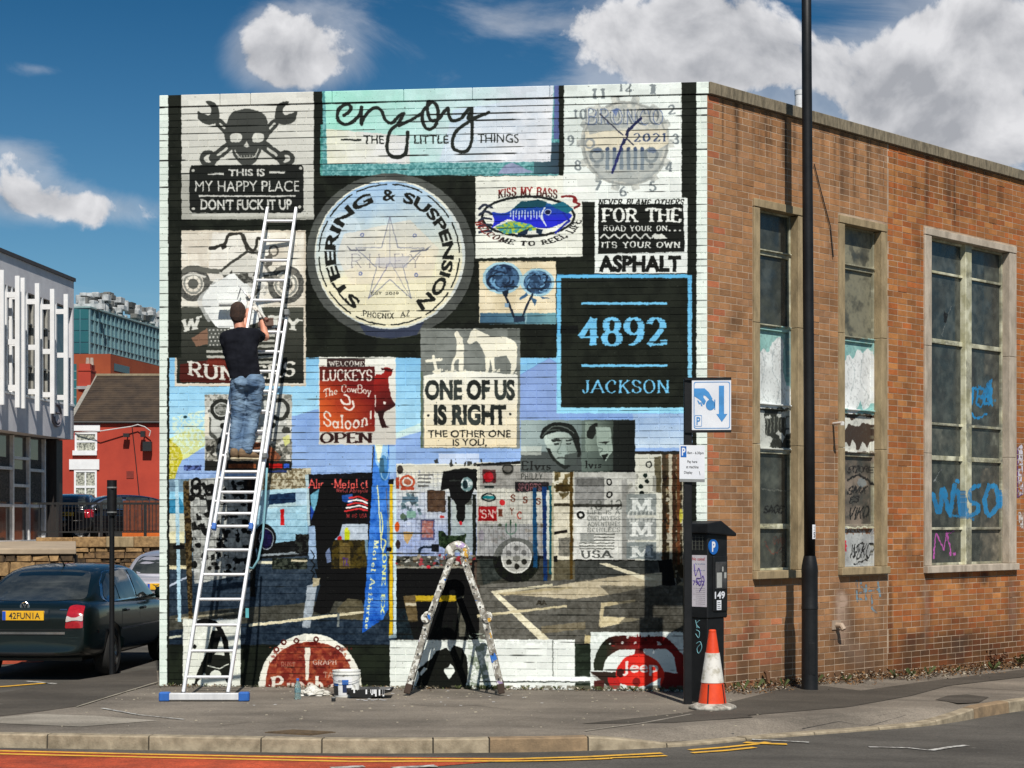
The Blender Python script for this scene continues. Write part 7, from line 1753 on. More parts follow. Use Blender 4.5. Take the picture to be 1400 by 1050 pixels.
def make_car(name, loc, rz, label, paint, S, plate=None, lamp_style='saloon', near=True, group=None, roof_paint=None, plate_mat=None, front=False):
    t = thing(name, loc, label, 'car', group, rz=rz)
    W = S['w']; b = S['body']; g = S['cab']
    secs = []
    for y, w, zb, zt, cr in b:
        w *= W; secs.append((y, [(0, zb), (w * .80, zb), (w * .955, zb + .05), (w * .985, zb + .16), (w, (zb + zt) * .5), (w * .985, zt - .13), (w * .955, zt - .045), (w * .86, zt), (w * .45, zt + cr * .8), (0, zt + cr)]))
    body = loft(secs).build('body', paint, None, smooth=True)
    s = body.modifiers.new('s', 'SUBSURF'); s.levels = 2; s.render_levels = 2
    cuts = []
    for y in S['axles']:
        for sg in (1, -1):
            m = MB(); m.tube([(sg * (W - .24), y, S['r'] + .0), (sg * (W + .2), y, S['r'])], S['r'] + .045, 28); c = m.build('cutter', paint); cuts.append(c)
            bo = body.modifiers.new('b', 'BOOLEAN'); bo.object = c; bo.operation = 'DIFFERENCE'; bo.solver = 'EXACT'
    me1 = evaluated(body)
    for o in cuts + [body]:
        d = o.data; bpy.data.objects.remove(o); bpy.data.meshes.remove(d)
    secs = []
    for y, wb, wt, zb, zr in g:
        wb *= W; wt *= W; h = zr - zb
        secs.append((y, [(0, zb - .05), (wb * .98, zb - .05), (wb, zb), (wb + (wt - wb) * .5, zb + h * .55), (wt + .01, zb + h * .86), (wt * .9, zr - h * .03), (wt * .5, zr + h * .01), (0, zr + h * .015)]))
    cab = loft(secs).build('cab', paint, None, smooth=True); s = cab.modifiers.new('s', 'SUBSURF'); s.levels = 2; s.render_levels = 2
    me2 = evaluated(cab); d = cab.data; bpy.data.objects.remove(cab); bpy.data.meshes.remove(d)
    bm = bmesh.new(); bm.from_mesh(me1); n1 = len(bm.faces); bm.from_mesh(me2)
    me = bpy.data.meshes.new('body'); bm.to_mesh(me)
    for m_ in (paint,): me.materials.append(m_)
    me.polygons.foreach_set('material_index', [0] * len(me.polygons)); me.polygons.foreach_set('use_smooth', [True] * len(me.polygons))
    bvh = BVHTree.FromBMesh(bm); bm.free()
    bo = link('body', me, t)

    def patch(nm, pts, axis, m, parent=None, off=.004, r=.03, cut=3, side=1):
        """trim or glass laid on the skin: outline in a side or end view, dropped on to the surface"""
        pp = rounded(pts, r) if r else [tuple(p) for p in pts]
        bm = bmesh.new()
        f = bm.faces.new([bm.verts.new((p[0], p[1], 0)) for p in pp]); bmesh.ops.triangulate(bm, faces=[f]); bmesh.ops.subdivide_edges(bm, edges=bm.edges[:], cuts=cut, use_grid_fill=True)
        for v in bm.verts:
            a, z = v.co.x, v.co.y
            if axis == 'rear': o_, d_ = Vector((a, -6, z)), Vector((0, 1, 0))
            elif axis == 'front': o_, d_ = Vector((a, 6, z)), Vector((0, -1, 0))
            else: o_, d_ = Vector((side * 4, a, z)), Vector((-side, 0, 0))
            h = bvh.ray_cast(o_, d_)
            if h[0] is None: h = bvh.find_nearest(o_ + d_ * (4 if axis != 'side' else 3.2))
            nn = h[1] if h[1].dot(d_) < 0 else -h[1]
            v.co = h[0] + nn * off
        ms = bpy.data.meshes.new(nm); bm.normal_update(); bm.to_mesh(ms); bm.free(); ms.materials.append(m); ms.polygons.foreach_set('use_smooth', [True] * len(ms.polygons))
        return link(nm, ms, parent or t)

    for q in S['rear_glass']: patch('rear_window', q, 'rear', CAR_GLASS, r=.07)
    if 'front_glass' in S: patch('windscreen', S['front_glass'], 'front', CAR_GLASS, r=.07)
    for sd_ in (1, -1):
        if near:
            for q in S['side_trim']: patch('window_trim', q, 'side', CHROME if near else PLASTIC, off=.003, r=.06, side=sd_)
        for q in S['side_glass']: patch('side_window', q, 'side', CAR_GLASS, off=.007, r=.05, side=sd_)
        for q in S.get('rub', []): patch('rub_strip', q, 'side', CHROME, off=.012, r=0, side=sd_)
        for q in S.get('gaps', []): patch('door_gap', q, 'side', PLASTIC, off=.0025, r=0, cut=2, side=sd_)
        sx = sd_
        for q, mm in S['tail']:
            pts = [(sx * a, z) for a, z in q]; patch('tail_lamp' if mm is LAMP_R else 'lamp_lens', pts, 'rear', mm, off=.008 if mm is LAMP_R else .014, r=.02)
        # mirror
        mx_, my_, mz_ = W * .95, S['mirror'][0], S['mirror'][1]
        m = MB(); m.lathe([(.0, -.09), (.07, -.075), (.085, 0), (.06, .07), (0, .085)], 12); m.v = [(sx * (mx_ + .1 + v[0] * 1.1), my_ + v[1] * .75, mz_ + v[2]) for v in m.v]; m.bar((sx * (mx_ - .05), my_, mz_ - .05), (sx * (mx_ + .06), my_, mz_ - .02), .05, .04); m.build('wing_mirror', paint if near else PLASTIC, t, smooth=True)
        if 'handles' in S:
            for y, z in S['handles']: m = MB(); m.box((sx * (W * .99), y, z), (.05, .17, .035)); m.build('door_handle', paint, t, bevel=.012)
    if 'bumper' in S:
        for q in S['bumper']: patch('bumper_trim', q, 'rear', CHROME, off=.012, r=0, cut=4)
    if 'lower' in S: patch('bumper_shade', S['lower'], 'rear', PLASTIC, off=.006, r=.03)
    if 'head' in S and front:
        for sx in (1, -1): patch('headlamp', [(sx * a, z) for a, z in S['head']], 'front', LAMP_W, off=.006, r=.02)
        patch('grille', S['grille'], 'front', PLASTIC, off=.006)
    # wheels
    r = S['r']; tyre = rim = None
    for y in S['axles']:
        for sg in (1, -1):
            if tyre is None:
                m = MB(); m.lathe([(r * .66, -.095), (r * .9, -.1), (r * .985, -.075), (r, -.03), (r, .03), (r * .985, .075), (r * .9, .1), (r * .66, .095), (r * .64, 0)], 32); m.v = [(v[2], v[0], v[1]) for v in m.v]; o = m.build('wheel', RUBBER, t, smooth=True, angle=40); tyre = o.data
                m = MB(); m.lathe([(r * .56, .02), (r * .6, .07), (r * .67, .085), (r * .68, .05), (r * .6, .0)], 32)
                for k in range(5):
                    for dd in (-.16, .16):
                        a = k * 1.2566; a2 = a + dd; m.bar((r * .1 * math.cos(a), r * .1 * math.sin(a), .07), (r * .62 * math.cos(a2), r * .62 * math.sin(a2), .06), .035, .03)
                m.lathe([(0, .05), (r * .17, .05), (r * .15, .085), (0, .09)], 16); m.v = [(v[2], v[0], v[1]) for v in m.v]; ro = m.build('rim', ALLOY, o); rim = ro.data
                m = MB(); m.lathe([(0, -.02), (r * .62, -.02), (r * .62, .01), (0, .01)], 24); m.v = [(v[2], v[0], v[1]) for v in m.v]; ho = m.build('brake_disc', PLASTIC, o); hub = ho.data
            else:
                o = link('wheel', tyre, t); link('rim', rim, o); link('brake_disc', hub, o)
            o.location = (sg * (W - .10), y, r); o.rotation_euler = (random.uniform(0, 1) if sg > 0 else 0, 0, 0 if sg > 0 else math.pi)
    # under-body darkness is a real floor pan
    m = MB(); m.boxb(-W * .72, W * .72, b[0][0] + .35, b[-1][0] - .35, b[3][2] - .03, b[3][2] + .2); m.build('floor_pan', PLASTIC, t)
    if plate:
        st, pc, pz, pw, ph, py = plate
        h = bvh.ray_cast(Vector((pc, -6, pz)), Vector((0, 1, 0))); y = h[0].y - .012
        if plate_mat is not False:
            m = MB(); m.boxb(pc - pw / 2, pc + pw / 2, y - .008, y + .03, pz - ph / 2, pz + ph / 2); pl = m.build('number_plate', PLATE_Y, t, bevel=.004)
            m = MB(); m.boxb(pc - pw / 2 + .003, pc - pw / 2 + .045, y - .0095, y - .0085, pz - ph / 2 + .004, pz + ph / 2 - .004); m.build('plate_band', PLATE_B, pl)
            letters('plate_lettering', st, (pc - pw / 2 + .085, y - .0105, pz - ph * .33), (1, 0, 0), (0, 0, 1), pw - .13, ph * .66, TEXT_K, pl, bold=.01)
    return t, patch, bvh


SALOON = dict(w=.873, r=.315, axles=(-1.33, 1.37),
    body=[(-2.30, .78, .40, .66, .0), (-2.335, .86, .34, .80, .0), (-2.27, .93, .30, .93, .02), (-2.0, .975, .26, .985, .03), (-1.45, 1., .24, .985, .03), (-.6, 1., .22, .955, .02), (.4, 1., .22, .93, .02), (1.0, 1., .22, .915, .03), (1.6, .985, .24, .86, .05), (2.1, .93, .26, .76, .05), (2.3, .84, .30, .64, .03), (2.36, .72, .38, .52, .0)],
    cab=[(-1.98, .78, .74, .94, .965), (-1.72, .86, .76, .94, 1.07), (-1.2, .92, .74, .94, 1.30), (-.75, .935, .735, .94, 1.395), (-.1, .94, .735, .93, 1.42), (.4, .94, .73, .92, 1.39), (.8, .93, .73, .91, 1.25), (1.25, .90, .76, .90, 1.0), (1.45, .84, .74, .88, .90)],
    rear_glass=[[(-.66, 1.0), (-.5, 1.32), (-.25, 1.345), (.25, 1.345), (.5, 1.32), (.66, 1.0), (.3, .985), (-.3, .985)]], front_glass=[(-.66, .98), (-.52, 1.32), (.52, 1.32), (.66, .98)],
    side_trim=[[(-1.42, .945), (-1.52, 1.02), (-1.3, 1.2), (-.95, 1.325), (-.4, 1.355), (.2, 1.345), (.62, 1.26), (1.12, .975), (1.0, .94)]],
    side_glass=[[(-1.34, .965), (-1.42, 1.02), (-1.24, 1.18), (-.93, 1.295), (-.86, 1.3), (-.86, .965)], [(-.83, .965), (-.83, 1.303), (-.3, 1.33), (-.12, 1.33), (-.08, .965)], [(.0, .965), (.0, 1.328), (.2, 1.318), (.58, 1.235), (1.02, .975), (.98, .965)]],
    rub=[[(-1.0, .575), (-1.0, .60), (.95, .59), (.95, .565)]], gaps=[[(-.05, .34), (-.05, .95), (-.037, .95), (-.037, .34)], [(-.98, .6), (-.86, .95), (-.847, .95), (-.967, .6)], [(1.02, .34), (1.02, .93), (1.033, .93), (1.033, .34)]],
    tail=[([(.56, .925), (.62, .94), (.735, .925), (.745, .665), (.52, .66)], LAMP_R), ([(.545, .815), (.60, .79), (.66, .79), (.735, .83), (.74, .745), (.68, .76), (.60, .755), (.53, .735)], LAMP_W)],
    mirror=(.85, .99), handles=[(-.72, .82), (.14, .81)], bumper=[[(-.84, .585), (-.84, .615), (.84, .615), (.84, .585)]], lower=[(-.74, .32), (-.74, .36), (.74, .36), (.74, .32)],
    head=[(.45, .6), (.45, .72), (.72, .74), (.76, .62)], grille=[(-.36, .56), (-.38, .7), (.38, .7), (.36, .56)])
GREEN_P = paint_mat('dark_green_paint', (.0022, .0072, .0072, 1), .3, 0.)


def cars():
    hd = math.atan2(-.055, 1)
    t, patch, bvh = make_car('parked_car', (-6.03 + .055 * 2.3, 22.55 + 2.33, RZ), hd, 'dark green saloon parked by the kerb with its tail to the pavement', GREEN_P, SALOON, ('42FUN1A', 0, .815, .52, .118, 0))
    # badge ring, boot lid shut line, aerial, lettering
    h = bvh.ray_cast(Vector((0, -6, .925)), Vector((0, 1, 0)))[0]
    m = MB(); c = Vector((0, h.y - .012, .925))
    pts = [c + Vector((.055 * math.cos(a), 0, .055 * math.sin(a))) for a in np.linspace(0, 6.2832, 21)]; m.tube(pts, .007, 6)
    for a, b in (((-.028, .045), (-.004, .004)), ((.028, .045), (.004, .004)), ((-.046, .02), (-.02, -.045)), ((-.02, -.045), (0, -.002)), ((0, -.002), (.02, -.045)), ((.02, -.045), (.046, .02))): m.bar(c + Vector((a[0], 0, a[1])), c + Vector((b[0], 0, b[1])), .011, .008, up=(0, 1, 0))
    m.build('emblem', CHROME, t)
    patch('badge', [(.45, .878), (.45, .893), (.54, .893), (.54, .878)], 'rear', CHROME, off=.006, r=0)
    patch('boot_gap', [(-.62, .635), (-.62, .645), (.62, .645), (.62, .635)], 'rear', PLASTIC, off=.004, r=0); patch('plate_recess', [(-.33, .74), (-.33, .90), (.33, .90), (.33, .74)], 'rear', GREEN_P, off=.004)
    m = MB(); m.tube([(0, -.62, 1.40), (0, -.70, 1.44), (0, -.86, 1.56)], [.014, .008, .003], 6); m.build('aerial', PLASTIC, t)
    m = MB(); m.box((-.18, -1.5, 1.03), (.25, .06, .04)); m.build('parcel_shelf_card', WHITE_P, t)
    SIL = paint_mat('silver_paint', (.46, .45, .50, 1), .3, .4); BLK = paint_mat('black_paint', (.008, .008, .01, 1), .12, .1); GRY = paint_mat('grey_silver_paint', (.30, .31, .33, 1), .25, .5)
    H = dict(SALOON)
    H['body'] = [(-1.98, .80, .40, .66, .0), (-2.02, .88, .34, .80, .0), (-1.97, .94, .30, .93, .02), (-1.7, .98, .26, .98, .02), (-1.2, 1., .24, .97, .02)] + SALOON['body'][5:]
    H['cab'] = [(-1.90, .84, .70, .94, .98), (-1.74, .88, .72, .94, 1.18), (-1.45, .92, .74, .94, 1.36)] + [(-.75, .935, .745, .94, 1.43), (-.1, .94, .745, .93, 1.46)] + SALOON['cab'][5:]
    H['axles'] = (-1.18, 1.37); H['tail'] = [([(.58, .92), (.74, .95), (.83, .92), (.835, .70), (.6, .68)], LAMP_R)]; H['rear_glass'] = [[(-.62, 1.03), (-.52, 1.34), (.52, 1.34), (.62, 1.03)]]
    make_car('parked_car', ((226 - 700) / F * 33.2, 33.2 + 2, RZ), math.atan2(-.03, 1), 'silver hatchback mostly hidden behind the painted wall, parked ahead of the green car', SIL, H, ('YJ05', 0, .80, .52, .115, 0), near=False)
    make_car('parked_car', ((80 - 700) / F * 56, 56 + 2, ZT), math.atan2(.1, 1), 'black hatchback with its tail towards the iron railing', BLK, H, ('MK', 0, .80, .52, .115, 0), near=False)
    make_car('parked_car', ((158 - 700) / F * 57.5, 57.6, ZT), R(118), 'black saloon with bright wheels standing at a slant behind the railing', BLK, SALOON, None, near=True, front=True)


cars()

# ------------------------------------------------------------------ street furniture and working gear
ALU = mat('aluminium', (.82, .82, .82, 1), .4, .35, c2=(.68, .68, .69, 1), scale=12, stretch=(1, 1, .2))
BLUE_PL = mat('blue_plastic', col(46, 104, 186), .5)
POST_B = mat('black_post_paint', (.006, .0065, .0075, 1), .5, spec=.3, c2=(.011, .0115, .0125, 1), scale=7, bump=.08, bscale=40)
SIGN_W = mat('sign_white', col(226, 228, 232), .45, c2=col(212, 214, 220), scale=4)
SIGN_BL = mat('sign_blue', col(74, 150, 214), .45)
SIGN_DB = mat('sign_deep_blue', col(24, 104, 190), .45)
GREYB = mat('grey_sign_back', col(150, 152, 150), .5, .4)


def ext_ladder():
    # line of the ladder in the vertical plane: nearer the wall as it rises
    Yl = lambda z: 18.93 + 1.47 * z / 5.365
    def pt(px, py, off=0.):
        z = 1.
        for _ in range(8): Y = Yl(z) + off; z = EYE + (HOR - py) / F * Y
        return Vector(((px - 700) / F * Y, Y, z))
    base = pt(280, 958); base.z = 0
    t = thing('extension_ladder', base, 'tall silver extension ladder leaning on the mural with blue ended foot bar', 'ladder')
    def section(nm, L0, L1, R0, R1, off, rungs, w):
        a, b, c, d = pt(*L0, off), pt(*L1, off), pt(*R0, off), pt(*R1, off); ax = (c - a).normalized()
        m = MB()
        for p, q in ((a, b), (c, d)):
            dr = (q - p).normalized(); nn = ax.cross(dr).normalized()
            m.bar(p, q, w, .062, up=nn); r = m.build('rail', ALU, t, off=base, bevel=.006); m = MB()
        for y in rungs:
            k = (y - L0[1]) / (L1[1] - L0[1]); p, q = a.lerp(b, k), c.lerp(d, k); m = MB(); m.tube([p, q], .0165, 8); m.build('rung', ALU, t, off=base, smooth=True, angle=50)
        for p, q in ((a, b), (c, d)):
            m = MB(); dr = (q - p).normalized(); m.bar(p - dr * .02, p + dr * .05, w + .014, .076, up=ax.cross(dr)); m.build('end_cap', BLUE_PL if off else PLASTIC, t, off=base, bevel=.006)
        return a, b, c, d
    A = section('lower', (250, 953), (333, 428), (311, 953), (393, 428), 0., [927, 893, 859, 825, 792, 759, 727, 693, 661, 630, 600, 570, 541, 512, 484, 456], .034)
    B = section('upper', (292.5, 722), (366, 284), (343, 722), (405, 284), -.055, [703, 675, 648, 621, 594, 567, 540, 513, 486, 459, 415, 387, 359, 331, 303], .032)
    for p in (A[1], A[3]): m = MB(); m.box(p + Vector((0, -.03, 0)), (.055, .13, .07)); m.build('guide_bracket', GREYB, t, off=base, bevel=.01)
    for px_ in (313, 362.5): q = pt(px_, 623, -.02); m = MB(); m.box(q, (.05, .14, .06)); m.build('guide_bracket', GREYB, t, off=base, bevel=.01)
    y = 18.88; a, b = P(218, 956, y), P(341, 956, y)
    m = MB(); m.boxb(a.x + .1, b.x - .1, y - .04, y + .04, .012, .085); m.build('foot_bar', ALU, t, off=base, bevel=.008)
    for x0, x1 in ((a.x, a.x + .11), (b.x - .11, b.x)): m = MB(); m.boxb(x0, x1, y - .05, y + .05, .0, .096); m.build('foot_end', BLUE_PL, t, off=base, bevel=.012)
    m = MB(); m.tube([pt(365, 640, -.06), pt(362.5, 690, -.07), pt(359, 735, -.09), pt(353, 765, -.09), pt(346, 777, -.07), pt(341, 776, -.05)], .012, 7); m.build('rope', mat('pale_blue_rope', col(120, 168, 178), .9), t, off=base, smooth=True)
    m = MB(); m.box(pt(338, 838, -.03), (.034, .012, .1)); m.build('tape', mat('teal_tape', col(96, 180, 186), .6), t, off=base)
    return pt


LADDER = ext_ladder()


def step_ladder():
    sp, nt, b = newmat('splattered_aluminium'); N, L = nt.nodes, nt.links
    tc = N.new('ShaderNodeTexCoord'); prev = None
    n0 = N.new('ShaderNodeTexNoise'); n0.inputs['Scale'].default_value = 16; n0.inputs['Detail'].default_value = 6; L.new(tc.outputs['Object'], n0.inputs['Vector'])
    r0 = N.new('ShaderNodeValToRGB'); r0.color_ramp.elements[0].color = col(176, 172, 160); r0.color_ramp.elements[1].color = col(120, 114, 104); r0.color_ramp.elements[0].position = .42; r0.color_ramp.elements[1].position = .6; L.new(n0.outputs['Fac'], r0.inputs[0]); prev = r0.outputs[0]
    for k, (c, sc, th) in enumerate(((col(226, 224, 214), 13, .57), (col(40, 40, 44), 26, .66), (col(48, 110, 190), 5.5, .665), (col(206, 158, 60), 5., .67), (col(160, 140, 176), 7, .67), (col(150, 80, 66), 9, .69), (col(222, 222, 216), 30, .62))):
        n = N.new('ShaderNodeTexNoise'); n.inputs['Scale'].default_value = sc; n.inputs['Detail'].default_value = 3; mp = N.new('ShaderNodeMapping'); mp.inputs['Location'].default_value = (k * 3.7, k * 1.9, k * 2.3); L.new(tc.outputs['Object'], mp.inputs[0]); L.new(mp.outputs[0], n.inputs['Vector'])
        g = N.new('ShaderNodeMath'); g.operation = 'GREATER_THAN'; g.inputs[1].default_value = th; L.new(n.outputs['Fac'], g.inputs[0])
        x = N.new('ShaderNodeMix'); x.data_type = 'RGBA'; L.new(g.outputs[0], x.inputs['Factor']); L.new(prev, x.inputs[6]); x.inputs[7].default_value = c; prev = x.outputs[2]
    L.new(prev, b.inputs['Base Color']); b.inputs['Roughness'].default_value = .55; b.inputs['Metallic'].default_value = .15
    yn, yf = 19.50, 19.93
    base = Vector(((622 - 700) / F * 19.7, 19.7, 0)); t = thing('step_ladder', base, 'paint splattered folding step ladder standing astride in front of the mural', 'step ladder')
    def pp(px, py, Y): q = P(px, py, yn); return Vector((q.x, Y, q.z))
    for side, (foot, knee, top) in enumerate((((556, 947), (586, 845), (617, 762)), ((686, 947), (662, 845), (632, 762)))):
        for Y in (yn, yf):
            f, k, p = (pp(*q, Y) for q in (foot, knee, top)); f.z = max(f.z, .01)
            m = MB(); m.bar(f, k, .066, .03, up=(0, 1, 0)); m.build('rail', sp, t, off=base, bevel=.006); m = MB(); m.bar(k, p, .06, .03, up=(0, 1, 0)); m.build('rail', sp, t, off=base, bevel=.006)
            m = MB(); m.tube([k + Vector((-.03 if side == 0 else .03, -.035, 0)), k + Vector((-.03 if side == 0 else .03, .035, 0))], .052, 18); m.build('hinge_disc', sp, t, off=base, bevel=.006)
            m = MB(); m.bar(f - Vector((0, 0, .01)), f.lerp(k, .12), .072, .05, up=(0, 1, 0)); m.build('foot_pad', mat('worn_rubber', col(70, 56, 46), .9) if 'worn_rubber' not in bpy.data.materials else bpy.data.materials['worn_rubber'], t, off=base, bevel=.008)
        f, k, p = (pp(*q, yn) for q in (foot, knee, top))
        for a, b_, n in ((f, k, 3), (k, p, 3)):
            for i in range(n):
                c = a.lerp(b_, (i + .55) / n); m = MB(); m.tube([Vector((c.x, yn - .02, c.z)), Vector((c.x, yf + .02, c.z))], .016, 10); r = m.build('rung', sp, t, off=base)
                m = MB(); m.tube([Vector((c.x, yn - .0212, c.z)), Vector((c.x, yn - .0205, c.z))], .0115, 10); m.build('rung_hole', TEXT_K, r, off=base)
    for Y in (yn, yf):
        m = MB(); c = pp(624.5, 757, Y); pts = [c + Vector((.085 * math.cos(a), 0, .085 * math.sin(a))) for a in np.linspace(-.5, math.pi + .5, 15)]
        m.tube(pts, .05, 10); m.v = [(v[0], Y + (v[1] - Y) * .5, v[2]) for v in m.v]; m.build('top_hinge', sp, t, off=base, smooth=True)


step_ladder()


def gear():
    # paint bucket
    Y = 19.42; c = ground(474.5, 951); c = Vector((c.x, Y, 0)); t = thing('paint_bucket', c, 'white plastic paint bucket with a blue and black label by the tray', 'bucket')
    wp = mat('bucket_plastic', col(222, 222, 216), .4, c2=col(150, 148, 138), scale=18, thr=(.55, .68))
    m = MB(); m.lathe([(.0, .0), (.128, .0), (.13, .01), (.144, .235), (.152, .238), (.152, .25), (.146, .252), (.146, .265), (.15, .27), (.15, .278), (.141, .278), (.135, .06), (.0, .06)], 36); m.build('bucket', wp, t, smooth=True, angle=40)
    m = MB(); m.lathe([(0, .225), (.139, .225), (.139, .23), (0, .232)], 30); m.build('paint', WHITE_P, t)
    def band(nm, a0, a1, z0, z1, mt, par, d=.0015):
        m = MB(); n = 12; f = lambda z: .13 + (z - .01) / .225 * .014 + d; vs = []
        for i in range(n + 1):
            a = R(a0 + (a1 - a0) * i / n)
            for z in (z0, z1): vs.append((f(z) * math.cos(a), f(z) * math.sin(a), z))
        m.add(vs, [(2 * i, 2 * i + 2, 2 * i + 3, 2 * i + 1) for i in range(n)]); return m.build(nm, mt, par)
    lb = band('label', 196, 300, .02, .215, WHITE_P, t)
    band('label_panel', 198, 236, .02, .12, TEXT_K, lb, .003); band('label_panel', 198, 238, .12, .145, BLUE_PL, lb, .003); band('label_panel', 256, 284, .13, .185, BLUE_PL, lb, .003); band('label_panel', 258, 276, .05, .13, mat('label_dark', col(40, 54, 90), .5), lb, .003); band('label_panel', 276, 298, .03, .1, TEXT_K, lb, .003); band('label_panel', 238, 258, .17, .178, TEXT_K, lb, .003)
    m = MB(); pts = [(.152 * math.cos(a), .152 * math.sin(a) * .3 - .02, .225 - .03 * math.sin(-a)) for a in np.linspace(math.pi, 2 * math.pi, 14)]; pts = [(x * 1.01, -abs(.16 * math.sin(a)), .215 - .06 * abs(math.sin(a))) for (x, _, _), a in zip(pts, np.linspace(math.pi, 2 * math.pi, 14))]; m.tube(pts, .003, 5); m.build('handle', CHROME, t)
    # roller tray
    c = Vector(((507 - 700) / F * 19.32, 19.32, 0)); t = thing('paint_tray', c, 'black roller tray smeared with white paint lying beside the bucket', 'paint tray')
    blk = mat('tray_black', (.012, .012, .012, 1), .45, c2=(.6, .6, .58, 1), scale=13, thr=(.6, .64)); L_, W_ = .23, .15
    m = MB(); prof = [(-L_, .085), (-L_ + .03, .03), (-.02, .012), (.08, .045), (L_, .085)]
    vs = [];
    for s, k in ((-1, 0), (1, 0)):
        for x, z in prof: vs.append((x, s * W_, z))
    for s in (-1, 1):
        for x, z in prof: vs.append((x, s * (W_ + .02), .095))
    for s in (-1, 1):
        for x, z in prof: vs.append((x, s * (W_ + .012), max(z - .012, .001)))
    m.add(vs, [(i, i + 1, 5 + i + 1, 5 + i) for i in range(4)] + [(i, i + 1, 10 + i + 1, 10 + i) for i in range(4)] + [(5 + i, 5 + i + 1, 15 + i + 1, 15 + i) for i in range(4)] + [(10 + i, 11 + i, 21 + i, 20 + i) for i in range(4)] + [(15 + i, 16 + i, 26 + i, 25 + i) for i in range(4)] + [(0, 5, 15, 10), (4, 9, 19, 14), (10, 15, 25, 20), (14, 19, 29, 24)]); m.build('tray', blk, t)
    m = MB(); m.add([(-L_ + .03, -W_ + .01, .034), (L_ - .03, -W_ + .01, .08), (L_ - .03, W_ - .01, .08), (-L_ + .03, W_ - .01, .034), (.03, -W_ + .01, .04), (.03, W_ - .01, .04)], [(0, 4, 5, 3), (4, 1, 2, 5)]); m.build('paint', WHITE_P, t)
    rn = random.Random(2)
    for k in range(9):
        x = rn.uniform(-.18, .16); l = rn.uniform(.03, .07); m = MB(); m.boxb(x - .008, x + .008, -W_ - .0245, -W_ - .02, .094 - l, .096); m.build('paint_drip', WHITE_P, t)
    # water bottle
    c = ground(407, 956); t = thing('water_bottle', c, 'small clear plastic water bottle with a blue cap on the pavement', 'bottle')
    pet = mat('clear_blue_plastic', col(186, 216, 216), .08, trans=.75); m = MB(); m.lathe([(.0, 0), (.03, 0), (.033, .01), (.033, .05), (.029, .058), (.033, .066), (.033, .12), (.03, .128), (.033, .136), (.03, .155), (.014, .185), (.013, .2), (0, .2)], 20); m.build('bottle', pet, t, smooth=True, angle=60)
    m = MB(); m.lathe([(0, .195), (.0155, .195), (.0155, .215), (.013, .218), (0, .218)], 16); m.build('cap', BLUE_PL, t); m = MB(); m.lathe([(.0338, .072), (.0338, .116), (.0338, .116), (.0338, .072)], 20); m.build('label', mat('bottle_label', col(150, 190, 196), .5), t)
    # crumpled bag
    c = ground(430, 951); t = thing('plastic_bag', c, 'crumpled white plastic bag lying between the bottle and the bucket', 'plastic bag')
    bm = bmesh.new(); bmesh.ops.create_icosphere(bm, subdivisions=4, radius=1)
    for v in bm.verts:
        n_ = noise.fractal(v.co * 2.4, 1, 2, 4); v.co *= 1 + .45 * n_; v.co.x *= .15; v.co.y *= .09; v.co.z = max(v.co.z * .05 + .018 + .045 * max(0, 1 - (v.co.x / .07 + .3) ** 2) * max(0, 1 - (v.co.y / .06) ** 2), .002)
    me = bpy.data.meshes.new('plastic_bag'); bm.to_mesh(me); bm.free(); me.materials.append(mat('bag_film', col(216, 214, 206), .35, c2=col(176, 172, 160), scale=20)); link('film', me, t)
    m = MB()
    for x in (-.06, -.005): m.tube([(x - .03, 0, .05), (x - .02, .0, .085), (x, 0, .095), (x + .02, 0, .083), (x + .028, 0, .05)], .006, 6)
    m.build('handles', me.materials[0], t)
    c = ground(456, 959); t = thing('film_canister', c, 'tiny black tub with a pale lid on the pavement in front of the bucket', 'tub'); m = MB(); m.lathe([(0, 0), (.022, 0), (.022, .036), (0, .036)], 14); m.build('tub', PLASTIC, t); m = MB(); m.lathe([(0, .036), (.024, .036), (.024, .044), (0, .046)], 14); m.build('lid', GREYB, t)
    # paint spots on the pavement
    m = MB()
    for k in range(34):
        p = ground(rn.uniform(340, 760), rn.uniform(944, 966)); r_ = rn.uniform(.004, .02); n = 8; m.add([(p.x + r_ * math.cos(a) * rn.uniform(.6, 1.3), p.y + r_ * math.sin(a) * rn.uniform(.6, 1.3), .005) for a in np.linspace(0, 6.28, n, endpoint=False)], [tuple(range(n))])
    for k in range(8):
        p = ground(490 + k * 5, 957.5 + rn.uniform(-1, 1)); r_ = .02; m.add([(p.x + r_ * 1.4 * math.cos(a), p.y + r_ * math.sin(a), .0055) for a in np.linspace(0, 6.28, 8, endpoint=False)], [tuple(range(8))])
    tag(m.build('paint_spots', WHITE_P), kind='stuff')


gear()


